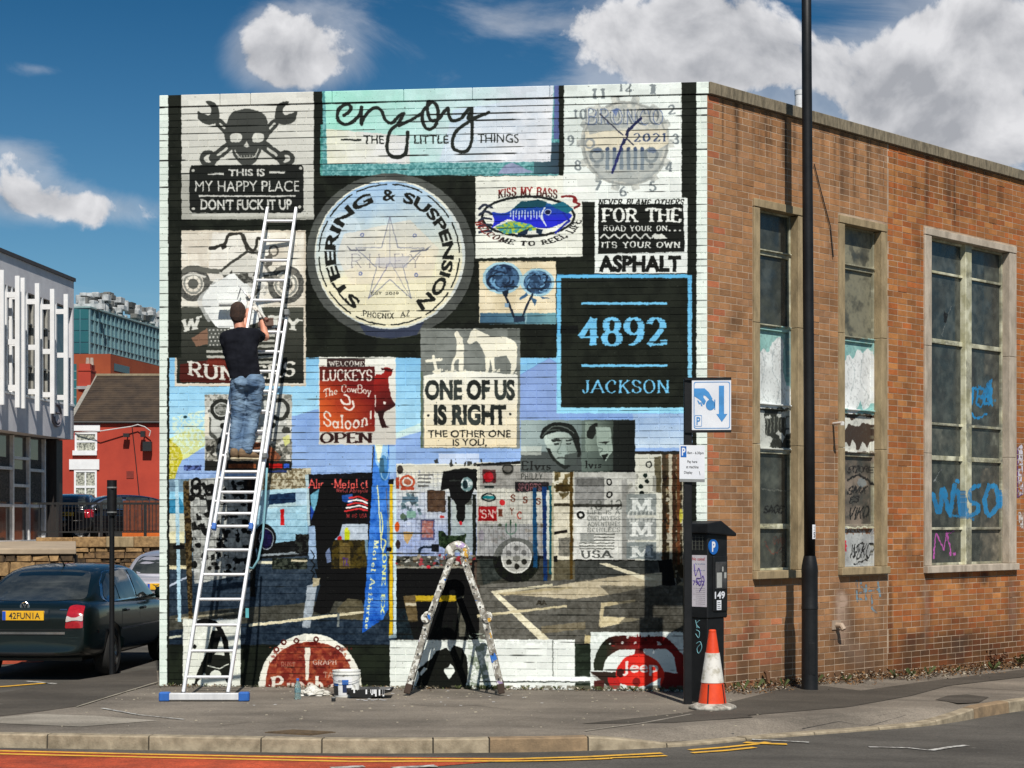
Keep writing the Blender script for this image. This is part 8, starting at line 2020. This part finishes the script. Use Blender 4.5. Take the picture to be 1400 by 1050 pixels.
def sign_post():
    Y = 18.62; x = (940.3 - 700) / F * Y; base = Vector((x, Y, 0)); t = thing('parking_sign_post', base, 'black square post carrying two white and blue parking signs beside the meter', 'sign')
    m = MB(); m.boxb(x - .04, x + .04, Y - .04, Y + .04, -.05, 3.315); m.build('post', POST_B, t, off=base, bevel=.006)
    # upper sign: pay here
    y = Y - .06; rot = R(-6); ax = Vector((math.cos(rot), math.sin(rot), 0)); Z = Vector((0, 0, 1)); nb = Vector((math.sin(rot), -math.cos(rot), 0)); o = Vector(((946 - 700) / F * y, y, EYE + (HOR - 588.5) / F * y)); w, h = .395, .515
    u = w / 53.; v = h / 70.
    m = MB(); m.obox(o, ax, -nb, Z, 0, w, 0, .006, 0, h); s = m.build('sign_plate', SIGN_W, t, off=base, bevel=.0)
    for z in (-.022, h - .004): m = MB(); m.obox(o, ax, -nb, Z, -.07, w + .002, -.004, .03, z, z + .026); m.build('sign_channel', POST_B, t, off=base)
    def q2(px, py): return o + ax * ((px - 946) * u) + Z * ((588.5 - py) * v) + nb * .002
    def flat(nm, pts, mt, par, lift=0., holes=None): mb = MB(); mb.add([q2(*p) + nb * lift for p in pts], [tuple(range(len(pts)))[::-1]]); return mb.build(nm, mt, par, off=base)
    def ringp(nm, x0, y0, x1, y1, tk, r, mt, par):
        oo = rounded([(x0, y0), (x1, y0), (x1, y1), (x0, y1)], r, 5); ii = rounded([(x0 + tk, y0 + tk), (x1 - tk, y0 + tk), (x1 - tk, y1 - tk), (x0 + tk, y1 - tk)], r, 5); n = len(oo); mb = MB(); mb.add([q2(*p) for p in oo + ii], [(i, i + n, (i + 1) % n + n, (i + 1) % n) for i in range(n)]); return mb.build(nm, mt, par, off=base)
    ringp('border', 948.5, 521.5, 997.5, 586, .9, 3, SIGN_BL, s)
    flat('arrow', [(982.5, 527), (989.5, 527), (989.5, 566), (994, 566), (986.5, 577), (979, 566), (982.5, 566)], SIGN_BL, s)
    flat('hand', [(949.5, 530.5), (963, 530.5), (969, 536), (974, 545), (973, 546.5), (969.5, 546), (964.5, 541), (962, 540), (961.5, 543), (965, 548), (963, 553), (961, 553), (958.5, 548), (955, 545), (949.5, 541.5)], SIGN_BL, s)
    for pts in ([(953, 547), (955, 547.5), (957.5, 552), (955.5, 552.5)], [(957, 549.5), (959, 550), (960.5, 555), (958.5, 555)]): flat('finger', pts, SIGN_BL, s)
    flat('coin', [tuple(p) for p in arc(971, 553.5, 6.2, 7.4, n=20)], SIGN_BL, s, .0003); flat('slot', [(976.3, 546), (977.6, 546), (977.6, 560), (976.3, 560)], SIGN_BL, s, .0003)
    ringp('border', 949.8, 567.5, 959.5, 583, .6, 1.2, SIGN_BL, s); letters('lettering', 'P', q2(952.2, 581) - base, ax, Z, 5.2 * u, 11 * v, SIGN_BL, s, .02)
    # lower sign: times
    y2 = Y - .052; o2 = Vector(((929 - 700) / F * y2, y2, EYE + (HOR - 654.5) / F * y2)); w2, h2 = .255, .342; ax2 = Vector((math.cos(R(-4)), math.sin(R(-4)), -.02)).normalized()
    m = MB(); m.obox(o2, ax2, -Vector((ax2.y, -ax2.x, 0)), Z, 0, w2, 0, .005, 0, h2); s2 = m.build('sign_plate', SIGN_W, t, off=base); n2 = Vector((ax2.y, -ax2.x, 0)).normalized()
    b2 = o2 + n2 * .0015 - base
    m = MB(); m.obox(b2, ax2, n2, Z, .012, .07, 0, .0006, .22, .33); bx = m.build('blue_box', SIGN_DB, s2); letters('lettering', 'P', b2 + ax2 * .024 + Z * .235 + n2 * .001, ax2, Z, .036, .08, SIGN_W, bx, .03)
    for st, xx, zz, ww, hh in (('8am - 6.30pm', .08, .245, .165, .034), ('Pay here', .08, .155, .1, .034), ('at machine', .068, .108, .124, .03), ('Display', .046, .045, .085, .034)): letters('lettering', st, b2 + ax2 * xx + Z * zz, ax2, Z, ww, hh, TEXT_K, s2, .01)
    m = MB(); m.bar(b2 + ax2 * .2 + Z * .08, b2 + ax2 * .208 + Z * .04, .004, .001, up=n2); m.build('arrow', TEXT_K, s2)
    m = MB(); m.obox(o2, ax2, -n2, Z, .0, w2, -.004, .03, -.03, 0); m.build('sign_channel', GREYB, t, off=base)


sign_post()


def meter():
    th = math.atan2(SD.y, SD.x); ax = Vector((math.cos(th), math.sin(th), 0)); ay = Vector((-math.sin(th), math.cos(th), 0)); Z = Vector((0, 0, 1))
    Y = 18.72; c = Vector(((967 - 700) / F * Y, Y, 0)); t = thing('parking_meter', c, 'black parking ticket machine numbered 149 standing at the corner', 'parking meter'); o0 = Vector((0, 0, 0))
    w, d = .285, .225
    def bx(m, a, b, c_, d_, e, f): m.obox(o0, ax, ay, Z, a, b, c_, d_, e, f); return m
    bx(MB(), .0, w, 0, d, -.02, .86).build('pedestal', POST_B, t, bevel=.006)
    bx(MB(), -.008, w + .045, -.012, d + .012, .86, 1.735).build('case', POST_B, t, bevel=.012)
    m = MB(); pr = [(-.05, 1.735), (w + .15, 1.70), (w + .15, 1.735), (w * .62, 1.865), (-.05, 1.835)]; m.prism([ax * a - ay * .05 + Z * z for a, z in pr], ay * (d + .1)); m.build('hood', POST_B, t, bevel=.015, seg=2)
    fr = -ay                                     # the face that takes coins looks along the side wall's normal
    def on_front(a, z, l=.0): return ax * a - ay * (.012 + l) + Z * z
    def on_left(b, z, l=.0): return ay * b - ax * (.008 + l) + Z * z
    m = MB(); m.tube([on_front(.075, 1.595), on_front(.075, 1.595, .012)], .078, 28); dsc = m.build('disc', SIGN_DB, t); letters('lettering', 'P', on_front(.045, 1.545, .014), ax, Z, .058, .105, SIGN_W, dsc, .04)
    gm = mat('meter_panel_glass', (.03, .032, .034, 1), .12, c2=(.07, .07, .072, 1), scale=8)
    bx(MB(), .075, .31, -.026, -.012, .93, 1.5).build('door', POST_B, t, bevel=.006)
    p = bx(MB(), .1, .285, -.034, -.026, 1.16, 1.44).build('display_panel', gm, t, bevel=.004)
    for a, b, c_, d_ in ((.115, .2, 1.175, 1.33), (.205, .225, 1.34, 1.39), (.24, .275, 1.27, 1.33)): bx(MB(), a, b, -.036, -.034, c_, d_).build('notice', mat('notice_grey', col(176, 176, 170), .6) if 'notice_grey' not in bpy.data.materials else bpy.data.materials['notice_grey'], p)
    letters('lettering', '149', on_front(.09, 1.06, .016), ax, Z, .17, .075, SIGN_W, t, .03)
    s = bx(MB(), .125, .2, -.028, -.026, .945, 1.045).build('sticker', SIGN_W, t)
    for k in range(4): bx(MB(), .135, .19 - .01 * (k % 2), -.0288, -.028, .96 + k * .02, .966 + k * .02).build('print_line', TEXT_K, s)
    # left face: poster, grid, tags
    m = MB(); m.obox(o0, ay, -ax, Z, .0, .2, .008, .0105, .98, 1.51); po = m.build('poster', mat('poster_paper', col(206, 200, 206), .7, c2=col(188, 180, 190), scale=6), t)
    rd = mat('red_print', col(180, 50, 56), .6); gb = mat('violet_ink', col(96, 70, 160), .6); bl = mat('blue_grey_print', col(90, 130, 176), .6)
    L_ = lambda st, b, z, ww, hh, mt, bo=0.: letters('lettering', st, on_left(b + ww, z, .0035), -ay, Z, ww, hh, mt, po, bo)
    L_('No coins?', .02, 1.455, .165, .032, rd, .02); L_('7902', .03, 1.2, .15, .05, gb, .02); L_('Pay by phone', .02, 1.41, .13, .018, bl); L_('just text or call', .02, 1.345, .15, .016, bl)
    for k in range(9): L_('terms and conditions of parking', .02, 1.165 - k * .02, .12 + .03 * (k % 3 == 0), .008, TEXT_K)
    def scrawl(nm, pts, mt, r_, lift=.012): m = MB(); m.tube([on_left(a, z, .0045 if lift > .01 else .001) for a, z in pts], r_, 5); return m.build(nm, mt, t)
    scrawl('spray_tag', spline([(.16, 1.42), (.14, 1.3), (.1, 1.38), (.07, 1.28), (.13, 1.27), (.08, 1.2), (.05, 1.3), (.03, 1.24), (.09, 1.14)], 5), gb, .004)
    ct = mat('cyan_ink', col(120, 176, 186), .6); o_ = lambda pts: [(a, z) for a, z in pts]
    m = MB()
    for pts in ([(.15, .84), (.13, .76)], [(.1, .84), (.14, .80), (.1, .76)], [(.14, .74), (.1, .72), (.11, .66), (.15, .70)], [(.14, .6), (.09, .62), (.07, .56), (.11, .5), (.13, .55), (.08, .6)]): m.tube([ay * a - ax * .002 + Z * z for a, z in spline(pts, 5)], .004, 5)
    m.build('spray_tag', ct, t)
    m = MB()
    for k in range(4): m.obox(o0, ay, -ax, Z, .05 + k * .045, .053 + k * .045, .008, .012, 1.56, 1.71)
    for k in range(4): m.obox(o0, ay, -ax, Z, .04, .2, .008, .0115, 1.57 + k * .04, 1.573 + k * .04)
    m.build('vent_grid', mat('grid_grey', col(96, 98, 90), .5), t)


meter()


def cone():
    c = ground(974, 969); t = thing('traffic_cone', c, 'orange and white traffic cone with a dirty pale base in front of the meter', 'traffic cone')
    og = mat('cone_orange', col(226, 74, 30), .5, c2=col(206, 60, 24), scale=8); wh = mat('cone_sleeve', col(216, 212, 204), .5, c2=col(150, 142, 118), scale=9, thr=(.5, .7)); ba = mat('cone_base', col(186, 180, 168), .85, c2=col(104, 98, 88), scale=11, thr=(.42, .62), bump=.5)
    m = MB(); m.cur = 0
    m.lathe([(0, 0), (.258, 0), (.262, .022), (.235, .042), (.17, .06), (0, .06)], 8); m.v = [(v[0] * .92 / max(.78, abs(math.cos((math.atan2(v[1], v[0]) + math.pi / 8) % (math.pi / 4) - math.pi / 8))), v[1] * .92, v[2]) for v in m.v]; m.build('base', ba, t, bevel=.006)
    rz = lambda z: .142 + (.037 - .142) * (z - .05) / .71
    def seg(nm, z0, z1, mt, d=0.): m = MB(); m.lathe([(rz(z0) + d - .012, z0), (rz(z0) + d, z0), (rz(z1) + d, z1), (rz(z1) + d - .012, z1)], 36); return m.build(nm, mt, t, smooth=True, angle=40)
    seg('cone_lower', .05, .27, og); seg('cone_upper', .55, .755, og); seg('reflective_sleeve', .262, .555, wh, .004)
    m = MB(); m.lathe([(0, .75), (.037, .75), (.037, .775), (.028, .785), (0, .785)], 24); m.build('cone_tip', og, t, smooth=True, angle=40)
    for a in (-115, -38): m = MB(); a = R(a); m.bar((rz(.06) * math.cos(a), rz(.06) * math.sin(a), .062), ((rz(.25) + .002) * math.cos(a), (rz(.25) + .002) * math.sin(a), .25), .012, .008, up=(math.cos(a), math.sin(a), 0)); m.build('seam', PLASTIC, t)


cone()


def lamp_post():
    Y = 20.5; x = (1107 - 700) / F * Y; b0 = Vector((x, Y, gz(x))); t = thing('lamp_post', b0, 'tall black street lamp column on the pavement before the bare brick wall', 'lamp post')
    m = MB(); m.lathe([(.0, -.05), (.098, -.05), (.096, .0), (.092, .02), (.09, .9), (.094, .905), (.094, .93), (.091, .94), (.091, 1.30), (.094, 1.33), (.090, 1.38), (.078, 1.45), (.066, 1.50), (.0, 1.5)], 28); m.build('base', POST_B, t, smooth=True, angle=35)
    m = MB(); m.tube([(0, 0, 1.45), (-.006, 0, 3), (-.02, 0, 5), (-.033, 0, 7), (-.045, 0, 9.5)], [.063, .062, .06, .056, .052], 24); m.build('column', POST_B, t, smooth=True)
    m = MB(); m.tube([(-.045, 0, 9.45), (-.02, -.05, 9.8), (.15, -.25, 10.0), (.5, -.6, 10.05)], .035, 12); m.build('arm', POST_B, t, smooth=True)
    m = MB(); m.box((.72, -.82, 10.03), (.62, .26, .12), Matrix.Rotation(R(-45), 3, 'Z')); hd = m.build('lantern', GREYB, t, bevel=.03, seg=2); m = MB(); m.box((.72, -.82, 9.965), (.5, .2, .02), Matrix.Rotation(R(-45), 3, 'Z')); m.build('lantern_glass', LAMP_W, hd)
    m = MB(); m.box((.01, -.086, .35), (.07, .012, .36)); m.build('access_door', POST_B, t, bevel=.004)
    # number label wrapped on the right of the shaft
    m = MB(); vs = []; r_ = .0655
    for i in range(7):
        a = R(-72 + i * 12)
        for z in (1.69, 1.85): vs.append((r_ * math.cos(a), r_ * math.sin(a), z))
    m.add(vs, [(2 * i, 2 * i + 2, 2 * i + 3, 2 * i + 1) for i in range(6)]); lb = m.build('number_label', SIGN_W, t)
    a = R(-52); letters('lettering', '5', (.067 * math.cos(a) - .008, .067 * math.sin(a) - .006, 1.705), (.8, .6, 0), (0, 0, 1), .026, .06, TEXT_K, lb, .02)
    letters('lettering', '2', (.067 * math.cos(a) - .008, .067 * math.sin(a) - .006, 1.785), (.8, .6, 0), (0, 0, 1), .022, .045, mat('faint_print', col(150, 150, 150), .6), lb, .0)
    # slim black post by the green car
    b0 = ground(153, 922); s = b0.y / F; t = thing('black_post', b0, 'slim black post with a thicker banded sleeve on top beside the green car', 'post')
    m = MB(); m.tube([(0, 0, -.05), (0, 0, 2.0)], .031, 14); m.build('shaft', POST_B, t, smooth=True, angle=40); m = MB(); m.tube([(0, 0, 1.93), (0, 0, 2.36)], .059, 18); m.build('sleeve', POST_B, t, smooth=True, angle=40)
    for z in (2.27, 1.97): m = MB(); m.tube([(0, 0, z - .008), (0, 0, z + .008)], .0615, 18); m.box((.02, -.065, z), (.03, .02, .016)); m.build('clip_band', GREYB, t)


lamp_post()

# ------------------------------------------------------------------ the painter on the ladder
def blobmesh(caps, voxel, smooth=6, keep=None):
    """one continuous skin round a set of tapered limbs: each is (p, q, r0, r1) or an ellipsoid (c, (rx, ry, rz))"""
    bm = bmesh.new()
    for cap in caps:
        if len(cap) == 2:
            r = bmesh.ops.create_icosphere(bm, subdivisions=3, radius=1); c, s = Vector(cap[0]), cap[1]
            for v in r['verts']: v.co = Vector((v.co.x * s[0], v.co.y * s[1], v.co.z * s[2])) + c
            continue
        p, q, r0, r1 = Vector(cap[0]), Vector(cap[1]), cap[2], cap[3]
        n = 14; d = (q - p); l = d.length; d.normalize(); x = d.cross(Vector((.3, .8, .1))).normalized(); y = d.cross(x)
        prof = [(-r0 * math.cos(a), r0 * math.sin(a)) for a in np.linspace(.18, math.pi / 2, 4)] + [(l + r1 * math.sin(a), r1 * math.cos(a)) for a in np.linspace(0, math.pi / 2 - .18, 4)]
        vs = [bm.verts.new(p + d * u + (x * math.cos(2 * math.pi * k / n) + y * math.sin(2 * math.pi * k / n)) * r) for u, r in prof for k in range(n)]
        for i in range(len(prof) - 1):
            for k in range(n): bm.faces.new((vs[i * n + k], vs[i * n + (k + 1) % n], vs[(i + 1) * n + (k + 1) % n], vs[(i + 1) * n + k]))
        bm.faces.new(vs[:n][::-1]); bm.faces.new(vs[-n:])
    bmesh.ops.recalc_face_normals(bm, faces=bm.faces[:])
    me = bpy.data.meshes.new('skin'); bm.to_mesh(me); bm.free(); o = bpy.data.objects.new('skin', me); COL.objects.link(o)
    r = o.modifiers.new('r', 'REMESH'); r.mode = 'VOXEL'; r.voxel_size = voxel; r.use_smooth_shade = True
    s = o.modifiers.new('s', 'SMOOTH'); s.factor = .5; s.iterations = smooth
    out = evaluated(o); bpy.data.objects.remove(o); bpy.data.meshes.remove(me)
    out.polygons.foreach_set('use_smooth', [True] * len(out.polygons)); return out


def hand(W_, fwd, side, k):
    """gloved hand closed round a pole: palm, four bent fingers of different lengths, thumb; W_ wrist, fwd along the hand, side towards the little finger"""
    fwd, side = Vector(fwd).normalized(), Vector(side).normalized(); up = side.cross(fwd).normalized(); out = []
    pc = W_ + fwd * .05
    for i in range(4): s = side * (-.03 + i * .02); out.append((W_ + fwd * .012 + s * .7, W_ + fwd * .085 + s, .015, .0125))
    for i, (a, b, c) in enumerate(((.036, .026, .02), (.04, .03, .022), (.038, .028, .021), (.03, .022, .018))):
        s = side * (-.031 + i * .0205); p0 = W_ + fwd * .088 + s; p1 = p0 + (fwd * .75 + up * k * .65).normalized() * a; p2 = p1 + (fwd * -.15 + up * k).normalized() * b; p3 = p2 + (fwd * -.9 + up * k * .35).normalized() * c
        out += [(p0, p1, .0108, .0098), (p1, p2, .0098, .0092), (p2, p3, .0092, .008)]
    t0 = W_ + fwd * .025 - side * .034; t1 = t0 + (fwd * .6 - side * .6 + up * k * .5).normalized() * .038; t2 = t1 + (fwd * .45 + side * .2 + up * k * .85).normalized() * .032
    return out + [(t0, t1, .015, .012), (t1, t2, .012, .0095)]


def painter():
    def J(px, py, Y): return P(px, py, Y)
    foot = LADDER(332, 630); yb = foot.y - .10
    base = Vector((foot.x, yb, foot.z)); t = thing('person', base, 'person in black t-shirt and blue jeans seen from behind painting high on the tall ladder', 'person')
    skin = mat('skin', col(206, 146, 118), .55, c2=col(190, 122, 98), scale=9)
    cloth_k = mat('black_cotton', (.005, .0055, .009, 1), .95, spec=.15, c2=(.010, .011, .016, 1), scale=7, bump=.4, bscale=22)
    m_, nt, b = newmat('faded_denim'); N, L = nt.nodes, nt.links; tc = N.new('ShaderNodeTexCoord'); n = N.new('ShaderNodeTexNoise'); n.inputs['Scale'].default_value = 5.5; n.inputs['Detail'].default_value = 7; L.new(tc.outputs['Object'], n.inputs['Vector'])
    rp = N.new('ShaderNodeValToRGB'); rp.color_ramp.elements[0].position = .36; rp.color_ramp.elements[1].position = .66; rp.color_ramp.elements[0].color = col(66, 92, 122); rp.color_ramp.elements[1].color = col(122, 146, 168); L.new(n.outputs['Fac'], rp.inputs[0]); L.new(rp.outputs[0], b.inputs['Base Color']); b.inputs['Roughness'].default_value = .9
    mp = N.new('ShaderNodeMapping'); mp.inputs['Scale'].default_value = (9, 9, 24); mp.inputs['Rotation'].default_value = (0, .5, 0); L.new(tc.outputs['Object'], mp.inputs[0]); n2 = N.new('ShaderNodeTexNoise'); n2.inputs['Scale'].default_value = 1.; n2.inputs['Detail'].default_value = 4; n2.inputs['Distortion'].default_value = .6; L.new(mp.outputs[0], n2.inputs['Vector']); bp = N.new('ShaderNodeBump'); bp.inputs['Strength'].default_value = .9; bp.inputs['Distance'].default_value = .03; L.new(n2.outputs['Fac'], bp.inputs['Height']); L.new(bp.outputs[0], b.inputs['Normal'])
    yt = yb + .06
    head = J(325.5, 431, yt + .10); neck = J(329, 449, yt + .06); shL = J(309, 461, yt + .05); shR = J(347, 459, yt + .05); chest = J(328, 468, yt + .05); waist = J(336, 508, yt + .0); pelv = J(338, 522, yt - .01)
    hipL = J(328, 526, yt); hipR = J(349, 526, yt); knL = J(325, 573, yt + .04); knR = J(345, 573, yt + .05); anL = J(321.5, 616, yb + .02); anR = J(337, 615, yb + .03)
    elR = J(363, 461, yt + .26); wrR = J(357.5, 434, yt + .36); elL = J(333, 448, yt + .42); wrL = J(340.5, 420, yt + .50)
    # body: one continuous figure
    body = [(neck - Vector((0, .0, .06)), head - Vector((0, 0, .04)), .058, .06), (head + Vector((0, 0, .03)), (.078, .098, .112)), (head + Vector((0, .05, -.045)), (.06, .06, .07)), (shL + Vector((.03, 0, 0)), shR - Vector((.03, 0, 0)), .07, .07), (chest, waist, .105, .095), (chest + Vector((-.06, 0, .0)), waist + Vector((-.04, 0, 0)), .085, .075), (chest + Vector((.06, 0, 0)), waist + Vector((.04, 0, 0)), .085, .075), (waist, pelv, .09, .085),
            (hipL, knL, .07, .048), (knL, anL, .05, .036), (hipR, knR, .07, .048), (knR, anR, .05, .036), (shR, elR, .052, .043), (elR, wrR, .044, .028), (shL, elL, .05, .042), (elL, wrL, .042, .028), (anL, anL + Vector((0, .13, -.05)), .036, .03), (anR, anR + Vector((.08, .1, -.05)), .036, .03)]
    for s in (-1, 1): body += [(head + Vector((s * .079, .0, .005)), (.012, .024, .034))]
    body += [(head + Vector((0, .1, .0)), (.014, .026, .022)), (head + Vector((0, .085, -.055)), (.026, .016, .01))]        # nose, mouth
    for s in (-1, 1): body += [(head + Vector((s * .03, .088, .022)), (.013, .012, .009))]
    dirR = (Vector((-.35, .45, .8))); dirL = Vector((.05, .5, .85))
    body += [(wrR, wrR + dirR.normalized() * .06, .026, .02), (wrL, wrL + dirL.normalized() * .06, .026, .02)]
    me = blobmesh(body, .009, 5); me.materials.append(skin); me.transform(Matrix.Translation(-base)); link('body', me, t)
    # hair: short, close to the skull
    hc = [(head + Vector((0, -.012, .042)), (.086, .1, .106)), (head + Vector((0, -.045, -.01)), (.076, .062, .085))]
    me = blobmesh(hc, .01, 3); bm = bmesh.new(); bm.from_mesh(me); bm.verts.ensure_lookup_table()
    for v in bm.verts:
        v.co += v.normal * (.004 * noise.noise(v.co * 60)); r = v.co - head
        if r.y > .06 and r.z < .06: v.co -= Vector((0, (r.y - .06) * .9, 0))
    bm.to_mesh(me); bm.free(); me.materials.append(mat('brown_hair', col(66, 44, 32), .85, c2=col(44, 30, 24), scale=40, bump=.9, bscale=120)); me.transform(Matrix.Translation(-base)); link('hair', me, t)
    # t-shirt
    slR = shR.lerp(elR, .55); slL = shL.lerp(elL, .6)
    sh = [(shL + Vector((.035, 0, 0)), shR - Vector((.035, 0, 0)), .082, .082), (neck - Vector((0, .01, .05)), chest, .075, .12), (chest + Vector((-.075, -.01, 0)), waist + Vector((-.06, -.005, -.12)), .112, .10), (chest + Vector((.075, -.01, 0)), waist + Vector((.065, -.005, -.12)), .112, .10), (chest + Vector((0, -.02, 0)), waist + Vector((0, -.01, -.12)), .118, .11), (shR, slR, .075, .068), (shL, slL, .072, .066), (shL + Vector((.0, 0, -.02)), chest + Vector((-.08, 0, -.1)), .075, .1), (shR + Vector((.0, 0, -.02)), chest + Vector((.08, 0, -.1)), .075, .1)]
    def wrinkle(me, amp, sc, st):
        bm = bmesh.new(); bm.from_mesh(me)
        for v in bm.verts:
            q = Vector((v.co.x * sc[0], v.co.y * sc[1], v.co.z * sc[2])); v.co += v.normal * amp * (noise.fractal(q + Vector(st), 1, 2, 3))
        bm.to_mesh(me); bm.free()
    me = blobmesh(sh, .011, 6); hem = waist.z - .075
    bm = bmesh.new(); bm.from_mesh(me)
    bmesh.ops.bisect_plane(bm, geom=bm.verts[:] + bm.edges[:] + bm.faces[:], plane_co=(0, 0, hem), plane_no=(0, 0, -1), clear_outer=True)
    bmesh.ops.bisect_plane(bm, geom=bm.verts[:] + bm.edges[:] + bm.faces[:], plane_co=neck + Vector((0, 0, -.005)), plane_no=(0, .25, 1), clear_outer=True)
    bm.to_mesh(me); bm.free()
    wrinkle(me, .012, (8, 8, 5), (1, 2, 3)); wrinkle(me, .006, (12, 12, 18), (4, 1, 3)); me.materials.append(cloth_k); me.transform(Matrix.Translation(-base)); link('t_shirt', me, t)
    # jeans
    jn = [(pelv + Vector((-.075, 0, .06)), hipL + Vector((-.02, 0, -.02)), .09, .09), (pelv + Vector((.075, 0, .06)), hipR + Vector((.02, 0, -.02)), .09, .09), (waist + Vector((-.05, 0, -.06)), waist + Vector((.06, 0, -.06)), .1, .1), (pelv + Vector((-.055, -.03, -.01)), (.09, .095, .1)), (pelv + Vector((.06, -.03, -.01)), (.09, .095, .1)),
          (hipL + Vector((-.012, 0, 0)), knL, .09, .074), (knL, anL + Vector((0, -.01, .03)), .074, .064), (hipR + Vector((.012, 0, 0)), knR, .09, .074), (knR, anR + Vector((0, -.01, .03)), .074, .066), (anL + Vector((0, 0, .06)), anL + Vector((0, .0, .0)), .066, .07), (anR + Vector((0, 0, .06)), anR + Vector((0, 0, .0)), .068, .072)]
    me = blobmesh(jn, .0105, 3); bm = bmesh.new(); bm.from_mesh(me); bmesh.ops.bisect_plane(bm, geom=bm.verts[:] + bm.edges[:] + bm.faces[:], plane_co=(0, 0, waist.z - .035), plane_no=(0, 0, 1), clear_outer=True)
    bmesh.ops.bisect_plane(bm, geom=bm.verts[:] + bm.edges[:] + bm.faces[:], plane_co=(0, 0, anL.z - .035), plane_no=(0, 0, -1), clear_outer=True); bm.to_mesh(me); bm.free()
    wrinkle(me, .009, (10, 10, 8), (5, 2, 1)); wrinkle(me, .009, (7, 7, 24), (2, 7, 3)); me.materials.append(m_); me.transform(Matrix.Translation(-base)); je = link('jeans', me, t)
    q = pelv + Vector((.065, -.145, .0)); m = MB(); m.add([q + Vector(v) for v in ((-.05, .004, .05), (.05, .012, .05), (.05, .014, -.04), (0, -.002, -.065), (-.05, .004, -.04))], [(4, 3, 2, 1, 0)]); 
    # shoes
    so = mat('sole_rubber', col(196, 184, 156), .8, c2=col(150, 136, 108), scale=16); up_ = mat('shoe_suede', col(128, 104, 76), .85, c2=col(86, 66, 48), scale=12, bump=.4)
    for an, d in ((anL, Vector((.06, 1, 0))), (anR, Vector((.75, .66, 0)))):
        d.normalize(); zb = foot.z + .012; heel = Vector((an.x, an.y, zb)) - d * .05; toe = heel + d * .26
        me = blobmesh([(heel + Vector((0, 0, .055)), toe - d * .05 + Vector((0, 0, .045)), .047, .042), (heel + Vector((0, 0, .08)), Vector((an.x, an.y, zb + .11)), .046, .045)], .009, 4); me.materials.append(up_); me.transform(Matrix.Translation(-base)); s = link('shoe', me, t)
        me = blobmesh([(heel + Vector((0, 0, .014)), heel + d * .12 + Vector((0, 0, .014)), .046, .042), (heel + d * .12 + Vector((0, 0, .014)), toe - d * .045 + Vector((0, 0, .014)), .042, .046)], .008, 2); me.transform(Matrix.Translation(Vector((0, 0, -zb)))); me.transform(Matrix.Scale(.42, 4, (0, 0, 1))); me.transform(Matrix.Translation(Vector((0, 0, zb)))); me.materials.append(so); me.transform(Matrix.Translation(-base)); link('sole', me, s)
    # gloves, closed round the pole
    p0, p1 = wrL + Vector((-.215, .06, .17)), wrR + Vector((.16, .0, -.02))
    gR = wrR + dirR.normalized() * .02; gL = wrL + dirL.normalized() * .02; gl = mat('white_glove', col(222, 218, 210), .85, c2=col(196, 188, 176), scale=20, bump=.3)
    pd = (gL + dirL.normalized() * .09 - (gR + dirR.normalized() * .09)).normalized(); cR = gR + dirR.normalized() * .085 + Vector((0, -.02, .0)); cL = gL + dirL.normalized() * .085 + Vector((0, -.02, 0)); pd = (cL - cR).normalized()
    for wr, dr, k in ((gR, dirR, 1), (gL, dirL, 1)):
        me = blobmesh(hand(wr, dr, pd.cross(dr).cross(dr) * -1 if False else -pd, k) + [(wr - dr.normalized() * .03, wr + dr.normalized() * .03, .033, .03)], .0048, 2); me.materials.append(gl); me.transform(Matrix.Translation(-base)); link('glove', me, t)
    m = MB(); w0 = wrR - (wrR - elR).normalized() * .03; m.tube([w0 - (wrR - elR).normalized() * .012, w0 + (wrR - elR).normalized() * .012], .036, 16); m.build('wristband', PLASTIC, t, off=base)
    # collar
    # roller on its pole: held, a thing of its own
    grip = Vector((0, .012, .0)); a = cR - pd * .20 + grip; b_ = cL + pd * .06 + grip; e = cL + pd * .30 + grip
    rt = thing('paint_roller', a, 'long handled white paint roller held against the wall by the painter', 'paint roller'); pw = mat('roller_pole', col(206, 204, 196), .5, c2=col(164, 160, 150), scale=14)
    m = MB(); m.tube([a, b_], .017, 12); m.build('handle', pw, rt, off=a, smooth=True); m = MB(); m.tube([a - pd * .03, a + pd * .02], .02, 12); m.build('grip_end', mat('brown_grip', col(130, 84, 70), .7), rt, off=a)
    wy = lambda x: 20 + (CC.x - x) * .1046 - .04
    f = Vector((e.x, wy(e.x) - .05, e.z)); g = Vector((e.x - .045, wy(e.x - .05) - .055, e.z - .15)); m = MB(); m.tube([b_, e, f, g, g + Vector((.05, .02, -.02))], .0075, 8); m.build('frame', ALU, rt, off=a, smooth=True)
    m = MB(); m.tube([g + Vector((.03, .0, -.03)), g + Vector((-.20, .024, -.03))], .034, 18); m.build('sleeve', mat('wet_sleeve', col(232, 232, 226), .7, bump=.8, bscale=90), rt, off=a, smooth=True, angle=50)


painter()
